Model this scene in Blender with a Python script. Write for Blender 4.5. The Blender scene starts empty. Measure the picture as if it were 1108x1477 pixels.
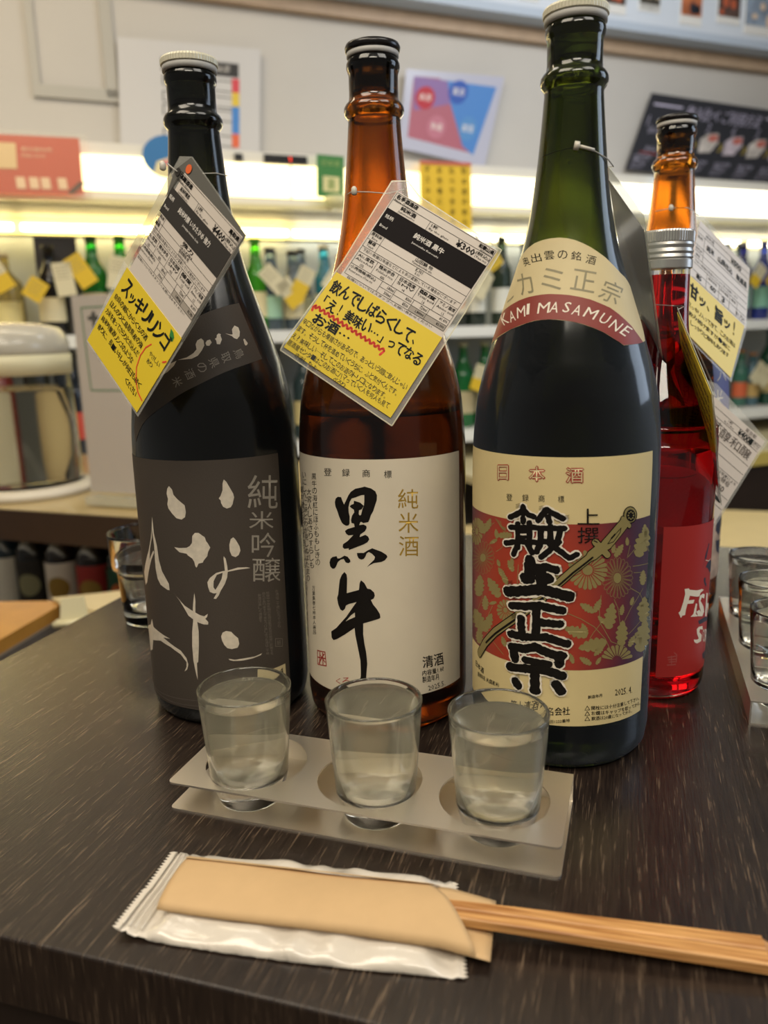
import bpy, bmesh, math, random, json
from mathutils import Vector, Matrix
from mathutils.geometry import tessellate_polygon
random.seed(7)
scene = bpy.context.scene
COL = scene.collection
PI = math.pi

# ------------------------------------------------------------------ camera
cam_data = bpy.data.cameras.new('camera')
cam = bpy.data.objects.new('camera', cam_data)
COL.objects.link(cam)
scene.camera = cam
PITCH, ROLL, CAM_H, FOCAL_PX = 0.221908, -0.024502, 0.243538, 1151.53
cam_data.sensor_fit = 'HORIZONTAL'
cam_data.sensor_width = 36.0
cam_data.lens = FOCAL_PX / 1108 * 36.0
_u0 = Vector((0, math.sin(PITCH), math.cos(PITCH))); _r0 = Vector((1, 0, 0))
_fw = Vector((0, math.cos(PITCH), -math.sin(PITCH)))
_rc = _r0 * math.cos(ROLL) + _u0 * math.sin(ROLL)
_uc = _u0 * math.cos(ROLL) - _r0 * math.sin(ROLL)
_m = Matrix((_rc, _uc, -_fw)).transposed().to_4x4()
_m.translation = (0, 0, CAM_H)
cam.matrix_world = _m
cam_data.clip_start = 0.01
cam_data.dof.use_dof = True
cam_data.dof.focus_distance = 0.46
cam_data.dof.aperture_fstop = 9.0

# ------------------------------------------------------------------ world, lamps, exposure
world = bpy.data.worlds.new('room_air')
scene.world = world
world.use_nodes = True
world.node_tree.nodes['Background'].inputs[0].default_value = (0.60, 0.57, 0.52, 1)
world.node_tree.nodes['Background'].inputs[1].default_value = 0.27
def area(name, loc, size, power, color, aim):
    l = bpy.data.lights.new(name, 'AREA'); l.shape = 'RECTANGLE'
    l.size, l.size_y = size; l.energy = power; l.color = color
    o = bpy.data.objects.new(name, l); COL.objects.link(o); o.location = loc
    o.rotation_euler = (Vector(aim) - Vector(loc)).to_track_quat('-Z', 'Y').to_euler()
    return o
area('overhead_light', (-0.65, -0.10, 1.60), (0.9, 0.8), 20.0, (1.0, 0.88, 0.70), (0.0, 0.5, 0.1))
area('overhead_light', (0.85, -0.20, 1.60), (0.8, 0.7), 11.0, (1.0, 0.95, 0.86), (0.1, 0.5, 0.1))
area('overhead_light', (0.05, -0.95, 1.68), (0.9, 0.5), 22.0, (1.0, 0.91, 0.76), (0.0, 0.6, 0.0))
area('overhead_light', (-0.1, 1.30, 1.72), (1.2, 0.5), 10.0, (1.0, 0.90, 0.74), (0.0, 1.0, 0.0))  # added over the table to brighten the steel racks
area('overhead_light', (-0.9, 1.35, 1.50), (0.6, 0.3), 6.0, (1.0, 0.82, 0.55), (-0.8, 2.1, 0.4))
area('overhead_light', (0.9, 1.7, 1.50), (0.7, 0.4), 10.0, (0.90, 0.94, 1.0), (0.9, 2.9, 0.5))
area('cool_side_light', (1.75, 0.75, 0.75), (0.7, 0.9), 7.0, (0.66, 0.80, 1.0), (0.2, 0.6, 0.1))  # unseen cool source at the right; no window stands there
scene.view_settings.view_transform = 'Standard'
scene.view_settings.look = 'None'
scene.view_settings.gamma = 1.0
scene.view_settings.exposure = 0.0
scene.view_settings.use_curve_mapping = False
scene.cycles.use_denoising = True
scene.cycles.max_bounces = 14
scene.cycles.transmission_bounces = 14
scene.cycles.glossy_bounces = 6
scene.cycles.transparent_max_bounces = 16
scene.cycles.sample_clamp_indirect = 6.0
scene.cycles.caustics_refractive = True
scene.cycles.caustics_reflective = True
scene.cycles.blur_glossy = 0.3

# ------------------------------------------------------------------ materials
def lin(c):
    if isinstance(c, str): c = tuple(int(c[i:i+2], 16) for i in (0, 2, 4))
    return tuple(((x/255)/12.92 if x/255 <= .04045 else ((x/255+.055)/1.055)**2.4) for x in c) + (1.0,)
MATS = {}
def mat(name, col, rough=.5, metal=0., trans=0., ior=1.45, emit=0., noise=0., nscale=30., bump=0., bscale=200., spec=.5, coat=0., alpha=1., aniso=None, sss=0.):
    if name in MATS: return MATS[name]
    m = bpy.data.materials.new(name); m.use_nodes = True; nt = m.node_tree; b = nt.nodes['Principled BSDF']
    c = lin(col) if not (isinstance(col, tuple) and max(col) <= 1.0) else tuple(col) + (1.0,)
    b.inputs['Base Color'].default_value = c; b.inputs['Roughness'].default_value = rough
    b.inputs['Metallic'].default_value = metal; b.inputs['Transmission Weight'].default_value = trans
    b.inputs['IOR'].default_value = ior; b.inputs['Specular IOR Level'].default_value = spec
    b.inputs['Coat Weight'].default_value = coat; b.inputs['Alpha'].default_value = alpha
    if emit: b.inputs['Emission Color'].default_value = c; b.inputs['Emission Strength'].default_value = emit
    tc = nt.nodes.new('ShaderNodeTexCoord')
    if noise:
        n = nt.nodes.new('ShaderNodeTexNoise'); n.inputs['Scale'].default_value = nscale; n.inputs['Detail'].default_value = 5
        nt.links.new(tc.outputs['Object'], n.inputs['Vector'])
        r = nt.nodes.new('ShaderNodeMapRange'); r.inputs['From Min'].default_value = .3; r.inputs['From Max'].default_value = .7
        r.inputs['To Min'].default_value = 1-noise; r.inputs['To Max'].default_value = 1+noise*.5
        nt.links.new(n.outputs['Fac'], r.inputs['Value'])
        x = nt.nodes.new('ShaderNodeVectorMath'); x.operation = 'SCALE'; x.inputs[0].default_value = c[:3]
        nt.links.new(r.outputs['Result'], x.inputs['Scale']); nt.links.new(x.outputs[0], b.inputs['Base Color'])
    if bump:
        n = nt.nodes.new('ShaderNodeTexNoise'); n.inputs['Scale'].default_value = bscale; n.inputs['Detail'].default_value = 3
        nt.links.new(tc.outputs['Object'], n.inputs['Vector'])
        u = nt.nodes.new('ShaderNodeBump'); u.inputs['Strength'].default_value = bump; u.inputs['Distance'].default_value = .001
        nt.links.new(n.outputs['Fac'], u.inputs['Height']); nt.links.new(u.outputs['Normal'], b.inputs['Normal'])
    MATS[name] = m
    return m

# ------------------------------------------------------------------ objects
ROOTS = {}
def thing(name, label, cat, loc=(0, 0, 0), group=None, rotz=0.):
    o = bpy.data.objects.new(name, None); COL.objects.link(o); o.empty_display_size = .02
    o.location = loc; o.rotation_euler = (0, 0, rotz)
    o['label'] = label; o['category'] = cat
    if group: o['group'] = group
    ROOTS[o] = (Matrix.Translation(Vector(loc)) @ Matrix.Rotation(rotz, 4, 'Z')).inverted()
    return o
def root_of(o):
    while o is not None and o.parent is not None: o = o.parent
    return o
class MB:
    """collects vertices and faces in world coordinates"""
    def __init__(s): s.v = []; s.f = []; s.sm = []
    def add(s, vs, fs, smooth=False):
        n = len(s.v); s.v += [tuple(v) for v in vs]; s.f += [tuple(i+n for i in f) for f in fs]; s.sm += [smooth]*len(fs)
        return s
    def quad(s, a, b, c, d): return s.add([a, b, c, d], [(0, 1, 2, 3)])
    def box(s, lo, hi, M=None):
        (x0, y0, z0), (x1, y1, z1) = lo, hi
        vs = [Vector(p) for p in ((x0,y0,z0),(x1,y0,z0),(x1,y1,z0),(x0,y1,z0),(x0,y0,z1),(x1,y0,z1),(x1,y1,z1),(x0,y1,z1))]
        if M is not None: vs = [M @ v for v in vs]
        return s.add(vs, [(0,3,2,1),(4,5,6,7),(0,1,5,4),(1,2,6,5),(2,3,7,6),(3,0,4,7)])
    def rev(s, prof, c=(0, 0, 0), n=48, flip=False, a0=0, a1=2*PI, cap0=True, cap1=True, smooth=True):
        """prof: list of (z, r)"""
        full = abs(a1-a0-2*PI) < 1e-6; m = n if full else n+1
        vs = []; fs = []
        for z, r in prof:
            for i in range(m):
                a = a0+(a1-a0)*i/n; vs.append((c[0]+r*math.sin(a), c[1]-r*math.cos(a), c[2]+z))
        for k in range(len(prof)-1):
            for i in range(n):
                j = (i+1) % m if full else i+1
                q = (k*m+i, k*m+j, (k+1)*m+j, (k+1)*m+i)
                fs.append(q[::-1] if flip else q)
        if full:
            if cap0: q = tuple(range(m))[::-1]; fs.append(q[::-1] if flip else q)
            if cap1: q = tuple(range((len(prof)-1)*m, len(prof)*m)); fs.append(q[::-1] if flip else q)
        return s.add(vs, fs, smooth)
    def tube(s, pts, r, n=8, smooth=True):
        pts = [Vector(p) for p in pts]; vs = []; fs = []
        for i, p in enumerate(pts):
            d = (pts[min(i+1, len(pts)-1)]-pts[max(i-1, 0)]).normalized()
            a = d.cross(Vector((0, 0, 1)) if abs(d.z) < .9 else Vector((1, 0, 0))).normalized(); b = d.cross(a)
            for k in range(n):
                t = 2*PI*k/n; vs.append(p+a*(r*math.cos(t))+b*(r*math.sin(t)))
        for i in range(len(pts)-1):
            for k in range(n):
                l = (k+1) % n; fs.append((i*n+k, i*n+l, (i+1)*n+l, (i+1)*n+k))
        fs.append(tuple(range(n))[::-1]); fs.append(tuple(range((len(pts)-1)*n, len(pts)*n)))
        return s.add(vs, fs, smooth)
    def prism(s, poly, z0, z1, M=None):
        n = len(poly); vs = [Vector((x, y, z0)) for x, y in poly]+[Vector((x, y, z1)) for x, y in poly]
        if M is not None: vs = [M @ v for v in vs]
        return s.add(vs, [tuple(range(n))[::-1], tuple(range(n, 2*n))]+[(i, (i+1) % n, n+(i+1) % n, n+i) for i in range(n)])
def part(name, mb, m, parent=None, bevel=0., solid=0., subd=0, recalc=False):
    me = bpy.data.meshes.new(name)
    inv = ROOTS.get(root_of(parent), Matrix.Identity(4)) if parent else Matrix.Identity(4)
    me.from_pydata([inv @ Vector(v) for v in mb.v], [], mb.f)
    me.polygons.foreach_set('use_smooth', mb.sm)
    if recalc:
        bm = bmesh.new(); bm.from_mesh(me); bmesh.ops.recalc_face_normals(bm, faces=bm.faces); bm.to_mesh(me); bm.free()
    me.update()
    o = bpy.data.objects.new(name, me); COL.objects.link(o)
    me.materials.append(m)
    if parent: o.parent = parent
    if bevel:
        b = o.modifiers.new('bevel', 'BEVEL'); b.width = bevel; b.segments = 2; b.limit_method = 'ANGLE'
    if solid:
        b = o.modifiers.new('solid', 'SOLIDIFY'); b.thickness = solid; b.offset = 0
    if subd:
        b = o.modifiers.new('subd', 'SUBSURF'); b.levels = b.render_levels = subd
    return o
def tag(o, label, cat, group=None, kind=None):
    if label: o['label'] = label
    if cat: o['category'] = cat
    if group: o['group'] = group
    if kind: o['kind'] = kind
    return o
def struct(name, mb, m, label=None, **k):
    o = part(name, mb, m, **k); o['kind'] = 'structure'
    if label: o['label'] = label
    return o

# ------------------------------------------------------------------ flat print laid on surfaces
class Rev:
    """surface of revolution; local x = angle*50 (mm-like), y = height in mm"""
    def __init__(s, c, prof): s.c = c; s.prof = prof
    def R(s, z):
        p = s.prof
        if z <= p[0][0]: return p[0][1]
        for (z0, r0), (z1, r1) in zip(p, p[1:]):
            if z <= z1: return r0+(r1-r0)*(z-z0)/(z1-z0)
        return p[-1][1]
    def pt(s, x, y, off):
        r = (s.R(y)+off+.1)/1000; a = x/50
        return Vector((s.c[0]+r*math.sin(a), s.c[1]-r*math.cos(a), s.c[2]+y/1000))
    cutx, cuty = 3.0, 6.0
class Plane:
    def __init__(s, o, ex, ey): s.o = Vector(o); s.ex = Vector(ex); s.ey = Vector(ey); s.n = s.ey.cross(s.ex).normalized()
    def pt(s, x, y, off): return s.o+s.ex*(x/1000)+s.ey*(y/1000)+s.n*(off/1000)
    cutx = cuty = None
LAYER = 0.09
_glyphs = {}
def glyph(t, off=0.0):
    key = (t, off)
    if key in _glyphs: return _glyphs[key]
    cu = bpy.data.curves.new('lettering', 'FONT'); cu.body = t; cu.size = 1; cu.resolution_u = 2 if len(t) < 4 else 1; cu.offset = off
    o = bpy.data.objects.new('lettering', cu); me = bpy.data.meshes.new_from_object(o)
    vs = [(v.co.x, v.co.y) for v in me.vertices]; fs = [tuple(p.vertices) for p in me.polygons]
    bpy.data.objects.remove(o); bpy.data.meshes.remove(me); bpy.data.curves.remove(cu)
    _glyphs[key] = (vs, fs); return vs, fs
class Print:
    """shapes in the local millimetres of a surface, gathered by colour into one mesh"""
    def __init__(s, surf): s.surf = surf; s.v = []; s.f = []
    def raw(s, vs, fs, lay):
        n = len(s.v); s.v += [(x, y, lay) for x, y in vs]; s.f += [tuple(i+n for i in f) for f in fs]
    def rings(s, rings, lay):
        vs = [p for r in rings for p in r]
        s.raw(vs, tessellate_polygon([[Vector((x, y, 0)) for x, y in r] for r in rings]), lay)
    def rect(s, x0, y0, x1, y1, lay): s.raw([(x0,y0),(x1,y0),(x1,y1),(x0,y1)], [(0,1,2,3)], lay)
    def ellipse(s, cx, cy, rx, ry, lay, n=24): s.raw([(cx+rx*math.cos(2*PI*i/n), cy+ry*math.sin(2*PI*i/n)) for i in range(n)], [tuple(range(n))], lay)
    def stroke(s, pts, w, lay, caps=True):
        for (x0, y0), (x1, y1) in zip(pts, pts[1:]):
            d = math.hypot(x1-x0, y1-y0)
            if d < 1e-6: continue
            nx, ny = -(y1-y0)/d*w/2, (x1-x0)/d*w/2
            s.raw([(x0+nx,y0+ny),(x0-nx,y0-ny),(x1-nx,y1-ny),(x1+nx,y1+ny)], [(0,1,2,3)], lay)
        if caps and w > .25:
            for x, y in pts: s.ellipse(x, y, w/2, w/2, lay, 8)
    def rough(s, pts, w, lay, rnd):
        """brush stroke with lumpy edges"""
        for (x0, y0), (x1, y1) in zip(pts, pts[1:]):
            d = math.hypot(x1-x0, y1-y0); n = max(2, int(d/1.1))
            if d < 1e-6: continue
            ux, uy = (x1-x0)/d, (y1-y0)/d; L = []; Rr = []
            for i in range(n+1):
                a = w/2*(1+rnd.uniform(-.13, .13)); b = w/2*(1+rnd.uniform(-.13, .13))
                px, py = x0+ux*d*i/n, y0+uy*d*i/n
                L.append((px-uy*a, py+ux*a)); Rr.append((px+uy*b, py-ux*b))
            for i in range(n): s.raw([L[i], Rr[i], Rr[i+1], L[i+1]], [(0,1,2,3)], lay)
        for x, y in pts:
            k = 9; a0 = rnd.random(); s.raw([(x+w*.52*rnd.uniform(.86, 1.1)*math.cos(a0+2*PI*i/k), y+w*.52*rnd.uniform(.86, 1.1)*math.sin(a0+2*PI*i/k)) for i in range(k)], [tuple(range(k))], lay)
    def text(s, t, q, lay, off=0.0):
        """q: four local corners TL, TR, BR, BL"""
        if off:
            cw = math.hypot(q[1][0]-q[0][0], q[1][1]-q[0][1])/max(1, len(t))*off*1.2; lx = q[1][0]-q[0][0]; ly = q[1][1]-q[0][1]; ln = math.hypot(lx, ly) or 1; lx, ly = lx/ln*cw, ly/ln*cw
            for sx_, sy_ in ((-1, 0), (1, 0), (0, -1), (0, 1)): s.text(t, [(p_[0]+lx*sx_-ly*sy_, p_[1]+ly*sx_+lx*sy_) for p_ in q], lay)
            return
        vs, fs = glyph(t)
        if not vs: return
        xs = [v[0] for v in vs]; ys = [v[1] for v in vs]; x0, x1 = min(xs), max(xs)
        cjk = any(ord(c) > 0x2000 for c in t)
        if len(t) == 1: y0, y1 = min(ys), max(ys)
        elif cjk: y0, y1 = min(-.1, min(ys)), max(.82, max(ys))
        else: y0, y1 = min(0, min(ys)), max(.7, max(ys))
        if x1-x0 < 1e-6: return
        out = []
        for x, y in vs:
            u = (x-x0)/(x1-x0); w = (y1-y)/(y1-y0 or 1)
            out.append(tuple((q[0][i]*(1-u)+q[1][i]*u)*(1-w)+(q[3][i]*(1-u)+q[2][i]*u)*w for i in (0, 1)))
        s.raw(out, fs, lay)
    def line(s, t, x, y, h, lay, w=None, align='l', off=0.0):
        """upright text in a frame whose y runs down: x, y = top left"""
        vs, fs = glyph(t)
        if not vs: return
        xs = [v[0] for v in vs]; n = max(xs)-min(xs)
        w = w or n*h*.95
        if align == 'c': x -= w/2
        if align == 'r': x -= w
        s.text(t, [(x, y), (x+w, y), (x+w, y+h), (x, y+h)], lay, off)
    def build(s, name, m, parent=None):
        if not s.f: return None
        bm = bmesh.new(); vv = [bm.verts.new(v) for v in s.v]
        for f in s.f:
            try: bm.faces.new([vv[i] for i in f])
            except ValueError: pass
        for ax, step in ((0, s.surf.cutx), (1, s.surf.cuty)):
            if not step: continue
            lo = min(v.co[ax] for v in bm.verts); hi = max(v.co[ax] for v in bm.verts)
            k = math.floor(lo/step)+1
            while k*step < hi:
                co = Vector((0, 0, 0)); co[ax] = k*step; no = Vector((0, 0, 0)); no[ax] = 1
                bmesh.ops.bisect_plane(bm, geom=bm.verts[:]+bm.edges[:]+bm.faces[:], plane_co=co, plane_no=no, dist=1e-5); k += 1
        bm.verts.index_update(); mb = MB()
        mb.add([s.surf.pt(v.co.x, v.co.y, v.co.z*LAYER) for v in bm.verts], [tuple(v.index for v in f.verts) for f in bm.faces], True)
        bm.free()
        return part(name, mb, m, parent)

# ================================================================== the setting
# wall frame: u along the wall, w out from the wall towards the room, z up
TH = math.radians(22); WC, WS = math.cos(TH), math.sin(TH)
def W(u, w, z): return Vector((u*WC+w*WS, 2.6+u*WS-w*WC, z))
WM = Matrix(((WC, WS, 0, 0), (WS, -WC, 0, 2.6), (0, 0, 1, 0), (0, 0, 0, 1)))
def wbox(mb, u0, w0, z0, u1, w1, z1):
    vs = [W(*p) for p in ((u0,w0,z0),(u1,w0,z0),(u1,w1,z0),(u0,w1,z0),(u0,w0,z1),(u1,w0,z1),(u1,w1,z1),(u0,w1,z1))]
    return mb.add(vs, [(0,1,2,3),(4,7,6,5),(0,4,5,1),(1,5,6,2),(2,6,7,3),(3,7,4,0)])
FLOOR = -0.92
M_wall = mat('painted_wall', 'bdb9b2', .75, noise=.05, nscale=3)
M_white = mat('white_laminate', 'd8d5cb', .35)
M_shelfback = mat('shelf_back_paint', 'aab0b2', .6)
M_trim = mat('wood_trim', 'b39a80', .5, noise=.1, nscale=20)
M_ceil = mat('ceiling_paint', 'bfc3c8', .8)
M_floor = mat('floor_vinyl', '5a4a3c', .5, noise=.15, nscale=6)
M_grey = mat('grey_rail', 'a8a59c', .5)
struct('wall_back', wbox(MB(), -3.2, -.08, FLOOR, 3.4, 0, 2.3), M_wall)
struct('floor', MB().box((-3.4, -1.6, FLOOR-.05), (4.0, 4.2, FLOOR)), M_floor)
struct('ceiling', MB().box((-3.4, -1.6, 1.75), (4.0, 4.2, 1.80)), M_ceil)
struct('trim_1', wbox(MB(), -1.6, 0, 1.125, 2.6, .03, 1.165), M_trim)
struct('trim_2', wbox(MB(), .80, 0, .70, .815, .006, 1.125), M_wall)
gf = MB()
for a in ((-.945, 0, .855, -.925, .012, 1.12), (-.765, 0, .865, -.735, .012, 1.12), (-.925, 0, .855, -.735, .012, .885)): wbox(gf, *a)
gfo = part('wall_rail_frame', gf, M_grey); tag(gfo, 'grey rectangular rail frame fixed on the wall at upper left', 'frame')

# light valance with lit diffusers
M_diff = mat('warm_diffuser', (1.0, .84, .45), .5, emit=2.6)
M_diff2 = mat('white_diffuser', (1.0, .95, .76), .5, emit=2.6)
M_tube = mat('lit_tube', (1.0, .93, .72), .5, emit=14.0)
val = thing('light_valance', 'long white light box with glowing panels above the back shelves', 'light', tuple(W(0, .3, .57)))
part('housing', wbox(wbox(MB(), -1.7, .0, .664, 2.3, .30, .692), -1.7, .28, .565, 2.3, .30, .585), M_white, val)
part('underside', wbox(MB(), -1.7, .012, .557, 2.3, .28, .565), mat('underside_shade', 'a9a394', .6), val)  # the grey puts the shadow under the white box into its colour
part('lower_lip', wbox(MB(), -1.7, .255, .557, 2.3, .31, .567), mat('lip_cream', 'd9cf9e', .4), val)
for i, (u0, u1) in enumerate(((-1.66, -.875), (-.865, -.36), (-.35, .43), (.44, .745), (.76, 1.27), (1.28, 2.2))):
    part('diffuser', wbox(MB(), u0, .286, .586, u1, .304, .663), M_diff if i < 3 else M_diff2, val)
for u0, u1 in ((-1.6, -1.03), (-1.01, -.3), (-.28, .4), (.42, 1.1), (1.12, 1.8)):
    part('tube', MB().tube([W(u0, .045, .530), W(u1, .045, .530)], .008, 8), M_tube if u0 > -.35 else mat('lit_tube_warm', (1.0, .80, .36), .5, emit=20.0), val)
sw = MB(); wbox(sw, -.425, .30, .667, -.312, .306, .687)
o = part('display_panel', sw, mat('black_plastic', '16120f', .3)); tag(o, 'small black digital display strip on the light box edge', 'display')
pr = Print(Plane(W(-.36, .307, .684), (WC, WS, 0), (0, 0, -1))); pr.line('8', 0, 0, 12, 1)
pr.build('digit', mat('red_led', (1.0, .05, .02), .5, emit=2.0), o)
o = part('wall_switch', wbox(MB(), -.50, .30, .668, -.480, .308, .684), MATS['black_plastic']); tag(o, 'tiny black switch on the light box edge beside the display', 'switch')

# shelves
def shelf(z0, z1, w1, label):
    s = thing('wall_shelf', label, 'shelf', tuple(W(0, .15, z0)))
    part('board', wbox(MB(), -1.7, 0, z0, 2.3, w1, z1), M_white, s)
    part('price_rail', wbox(MB(), -1.7, w1, z0-.012, 2.3, w1+.006, z1+.004), mat('clear_rail', 'e4e6e2', .2), s)
    return s
shelf(.235, .25, .30, 'upper white bottle shelf on the back wall under the light box')
shelf(-.07, -.05, .30, 'lower white bottle shelf on the back wall')
struct('wall_panel', wbox(wbox(MB(), -1.7, .0, -.05, 2.3, .012, .235), -1.7, 0, .25, 2.3, .012, .56), M_shelfback)
struct('trim_3', wbox(MB(), -1.7, .012, .515, 2.3, .022, .555), mat('pale_trim', 'd6cf9f', .5))
# panel with photographs, high on the wall
hp = thing('picture_panel', 'high white panel with a row of small photographs at top right', 'panel', tuple(W(1.1, .09, 1.2)))
part('ledge', wbox(MB(), -.6, .03, 1.165, 2.6, .10, 1.19), mat('pale_blue_paint', 'aeb9c6', .6), hp)
part('board', wbox(MB(), -.6, .085, 1.19, 2.6, .10, 1.60), mat('blue_white_board', 'c9d0d8', .6), hp)
rnd = random.Random(3)
for i, (u, wd, c) in enumerate(((.47, .07, '6a4a3a'), (.61, .05, '30343c'), (.785, .085, '3c3430'), (.92, .085, '4a443c'), (1.09, .09, 'b56a45'), (1.25, .10, '5a4640'), (1.385, .13, '8a98a8'), (1.54, .12, '7a6a58'))):
    f = part('photograph', wbox(MB(), u-wd/2, .10, 1.205+.02*(i % 2), u+wd/2, .103, 1.33), mat('photo_paper', 'd8d6d0', .4), hp)
    p = Print(Plane(W(u-wd/2, .104, 1.33), (WC, WS, 0), (0, 0, -1))); w_ = wd*1000
    p.rect(3, 3, w_-3, 98 if i in (2, 4, 6) else 84, 1); p.build('picture', mat('photo_'+c, c, .4, noise=.5, nscale=25), f)
    p2 = Print(p.surf)
    for k in range(3): p2.ellipse(rnd.uniform(12, w_-12), rnd.uniform(35, 80), rnd.uniform(6, 14), rnd.uniform(8, 20), 2)
    p2.build('picture', mat('photo_b'+str(i % 3), ('d0b8a0', '242a33', 'b0583a')[i % 3], .5), f)
    if i in (0, 3, 5):
        p3 = Print(p.surf); p3.line({0: 'IN', 3: 'THURSDAY', 5: 'PANE E'}[i], 4, 88 if i == 3 else 18, 11, 3, w_-8); p3.build('caption', mat('black_ink', '120e0b', .6, spec=.2), f)

# ================================================================== the table
TX = Vector((.956, -.292, 0)); TY = Vector((.292, .956, 0))
TM = Matrix(((.956, .292, 0, 0), (-.292, .956, 0, 0), (0, 0, 1, 0), (0, 0, 0, 1)))
M_table = bpy.data.materials.new('dark_woodgrain_laminate'); M_table.use_nodes = True
nt = M_table.node_tree; b = nt.nodes['Principled BSDF']; L = nt.links.new
tc = nt.nodes.new('ShaderNodeTexCoord'); rot = nt.nodes.new('ShaderNodeMapping'); rot.inputs['Rotation'].default_value = (0, 0, math.radians(17))
L(tc.outputs['Object'], rot.inputs['Vector'])
def stretched(sx, sy, detail, dist=0.):
    m = nt.nodes.new('ShaderNodeMapping'); m.inputs['Scale'].default_value = (sx, sy, 40)
    n = nt.nodes.new('ShaderNodeTexNoise'); n.inputs['Scale'].default_value = 1; n.inputs['Detail'].default_value = detail; n.inputs['Distortion'].default_value = dist
    L(rot.outputs[0], m.inputs['Vector']); L(m.outputs[0], n.inputs['Vector']); return n
n1 = stretched(1400, 60, 3, .3); n2 = stretched(420, 20, 4, .6); n3 = stretched(14, 3, 3)
r1 = nt.nodes.new('ShaderNodeValToRGB'); e = r1.color_ramp.elements
e[0].position = .40; e[0].color = lin('1d1613'); e[1].position = .73; e[1].color = lin('7e6b57')
x_ = e.new(.57); x_.color = lin('30261f')
mx = nt.nodes.new('ShaderNodeMath'); mx.operation = 'MULTIPLY_ADD'; mx.inputs[1].default_value = .55; L(n1.outputs['Fac'], mx.inputs[0])
m2 = nt.nodes.new('ShaderNodeMath'); m2.operation = 'MULTIPLY_ADD'; m2.inputs[1].default_value = .45; m2.inputs[2].default_value = .0; L(n2.outputs['Fac'], m2.inputs[0]); L(m2.outputs[0], mx.inputs[2])
m3 = nt.nodes.new('ShaderNodeMath'); m3.operation = 'MULTIPLY_ADD'; m3.inputs[1].default_value = .12; L(n3.outputs['Fac'], m3.inputs[0])
m4 = nt.nodes.new('ShaderNodeMath'); m4.operation = 'SUBTRACT'; m4.inputs[1].default_value = .06; L(mx.outputs[0], m3.inputs[2]); L(m3.outputs[0], m4.inputs[0])
L(m4.outputs[0], r1.inputs['Fac']); L(r1.outputs[0], b.inputs['Base Color'])
bp = nt.nodes.new('ShaderNodeBump'); bp.inputs['Strength'].default_value = .35; bp.inputs['Distance'].default_value = .0006
L(mx.outputs[0], bp.inputs['Height']); L(bp.outputs[0], b.inputs['Normal'])
b.inputs['Roughness'].default_value = .25; b.inputs['Specular IOR Level'].default_value = .6
tab = thing('tasting_table', 'dark brown woodgrain table carrying the three large bottles', 'table', (0, .5, FLOOR))
part('tabletop', MB().box((-.461, .2276, -.035), (.80, .935, 0), TM), M_table, tab, bevel=.0012)
part('apron', MB().box((-.448, .236, -.14), (.79, .925, -.035), TM), mat('dark_apron', '2a211c', .4, noise=.2, nscale=60), tab)
for x, y in ((-.42, .27), (.74, .27), (-.42, .89), (.74, .89)):
    part('leg', MB().box((x-.025, y-.025, FLOOR), (x+.025, y+.025, -.14), TM), MATS['dark_apron'], tab, bevel=.002)

# ================================================================== glass and bottles
PROF18 = [(0,44),(2,48),(6,51.3),(15,52.5),(150,52.5),(166,52.45),(178,52.2),(188,51.6),(197,50.7),(206,49.6),(215,47.6),(223,45.6),(230,43.4),(240,40.3),(251,36.6),(263,32.6),(272,29.6),(282,26.4),(293,23.6),(305,21.3),(318,19.4),(331,17.9),(345,16.6),(362,15.2)]
PROFR = [(0,31),(2,34),(6,36.6),(12,37.3),(165,37.3),(178,36),(190,33),(202,28.5),(214,23),(226,18.5),(238,15.8),(252,14.6),(272,14.2),(284,14)]
RING = [(363.5,15.4),(365.5,16.9),(367.5,17.5),(369.5,17.3),(371.5,16.2),(373,14.5),(376,14.2),(387,14.2),(388.5,14.8),(390.5,15.4),(392.5,15.3),(394,14.5),(395.5,14.3)]
def smooth_prof(p, k=3):
    """Catmull-Rom refinement of the shoulder"""
    out = []
    for i in range(len(p)-1):
        p0, p1, p2, p3 = p[max(i-1, 0)], p[i], p[i+1], p[min(i+2, len(p)-1)]
        if p1[1] == p2[1] or p1[0] < 16: out.append(p1); continue
        for j in range(k):
            t = j/k; out.append(tuple(.5*((2*p1[c])+(-p0[c]+p2[c])*t+(2*p0[c]-5*p1[c]+4*p2[c]-p3[c])*t*t+(-p0[c]+3*p1[c]-3*p2[c]+p3[c])*t**3) for c in (0, 1)))
    return out+[p[-1]]
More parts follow.
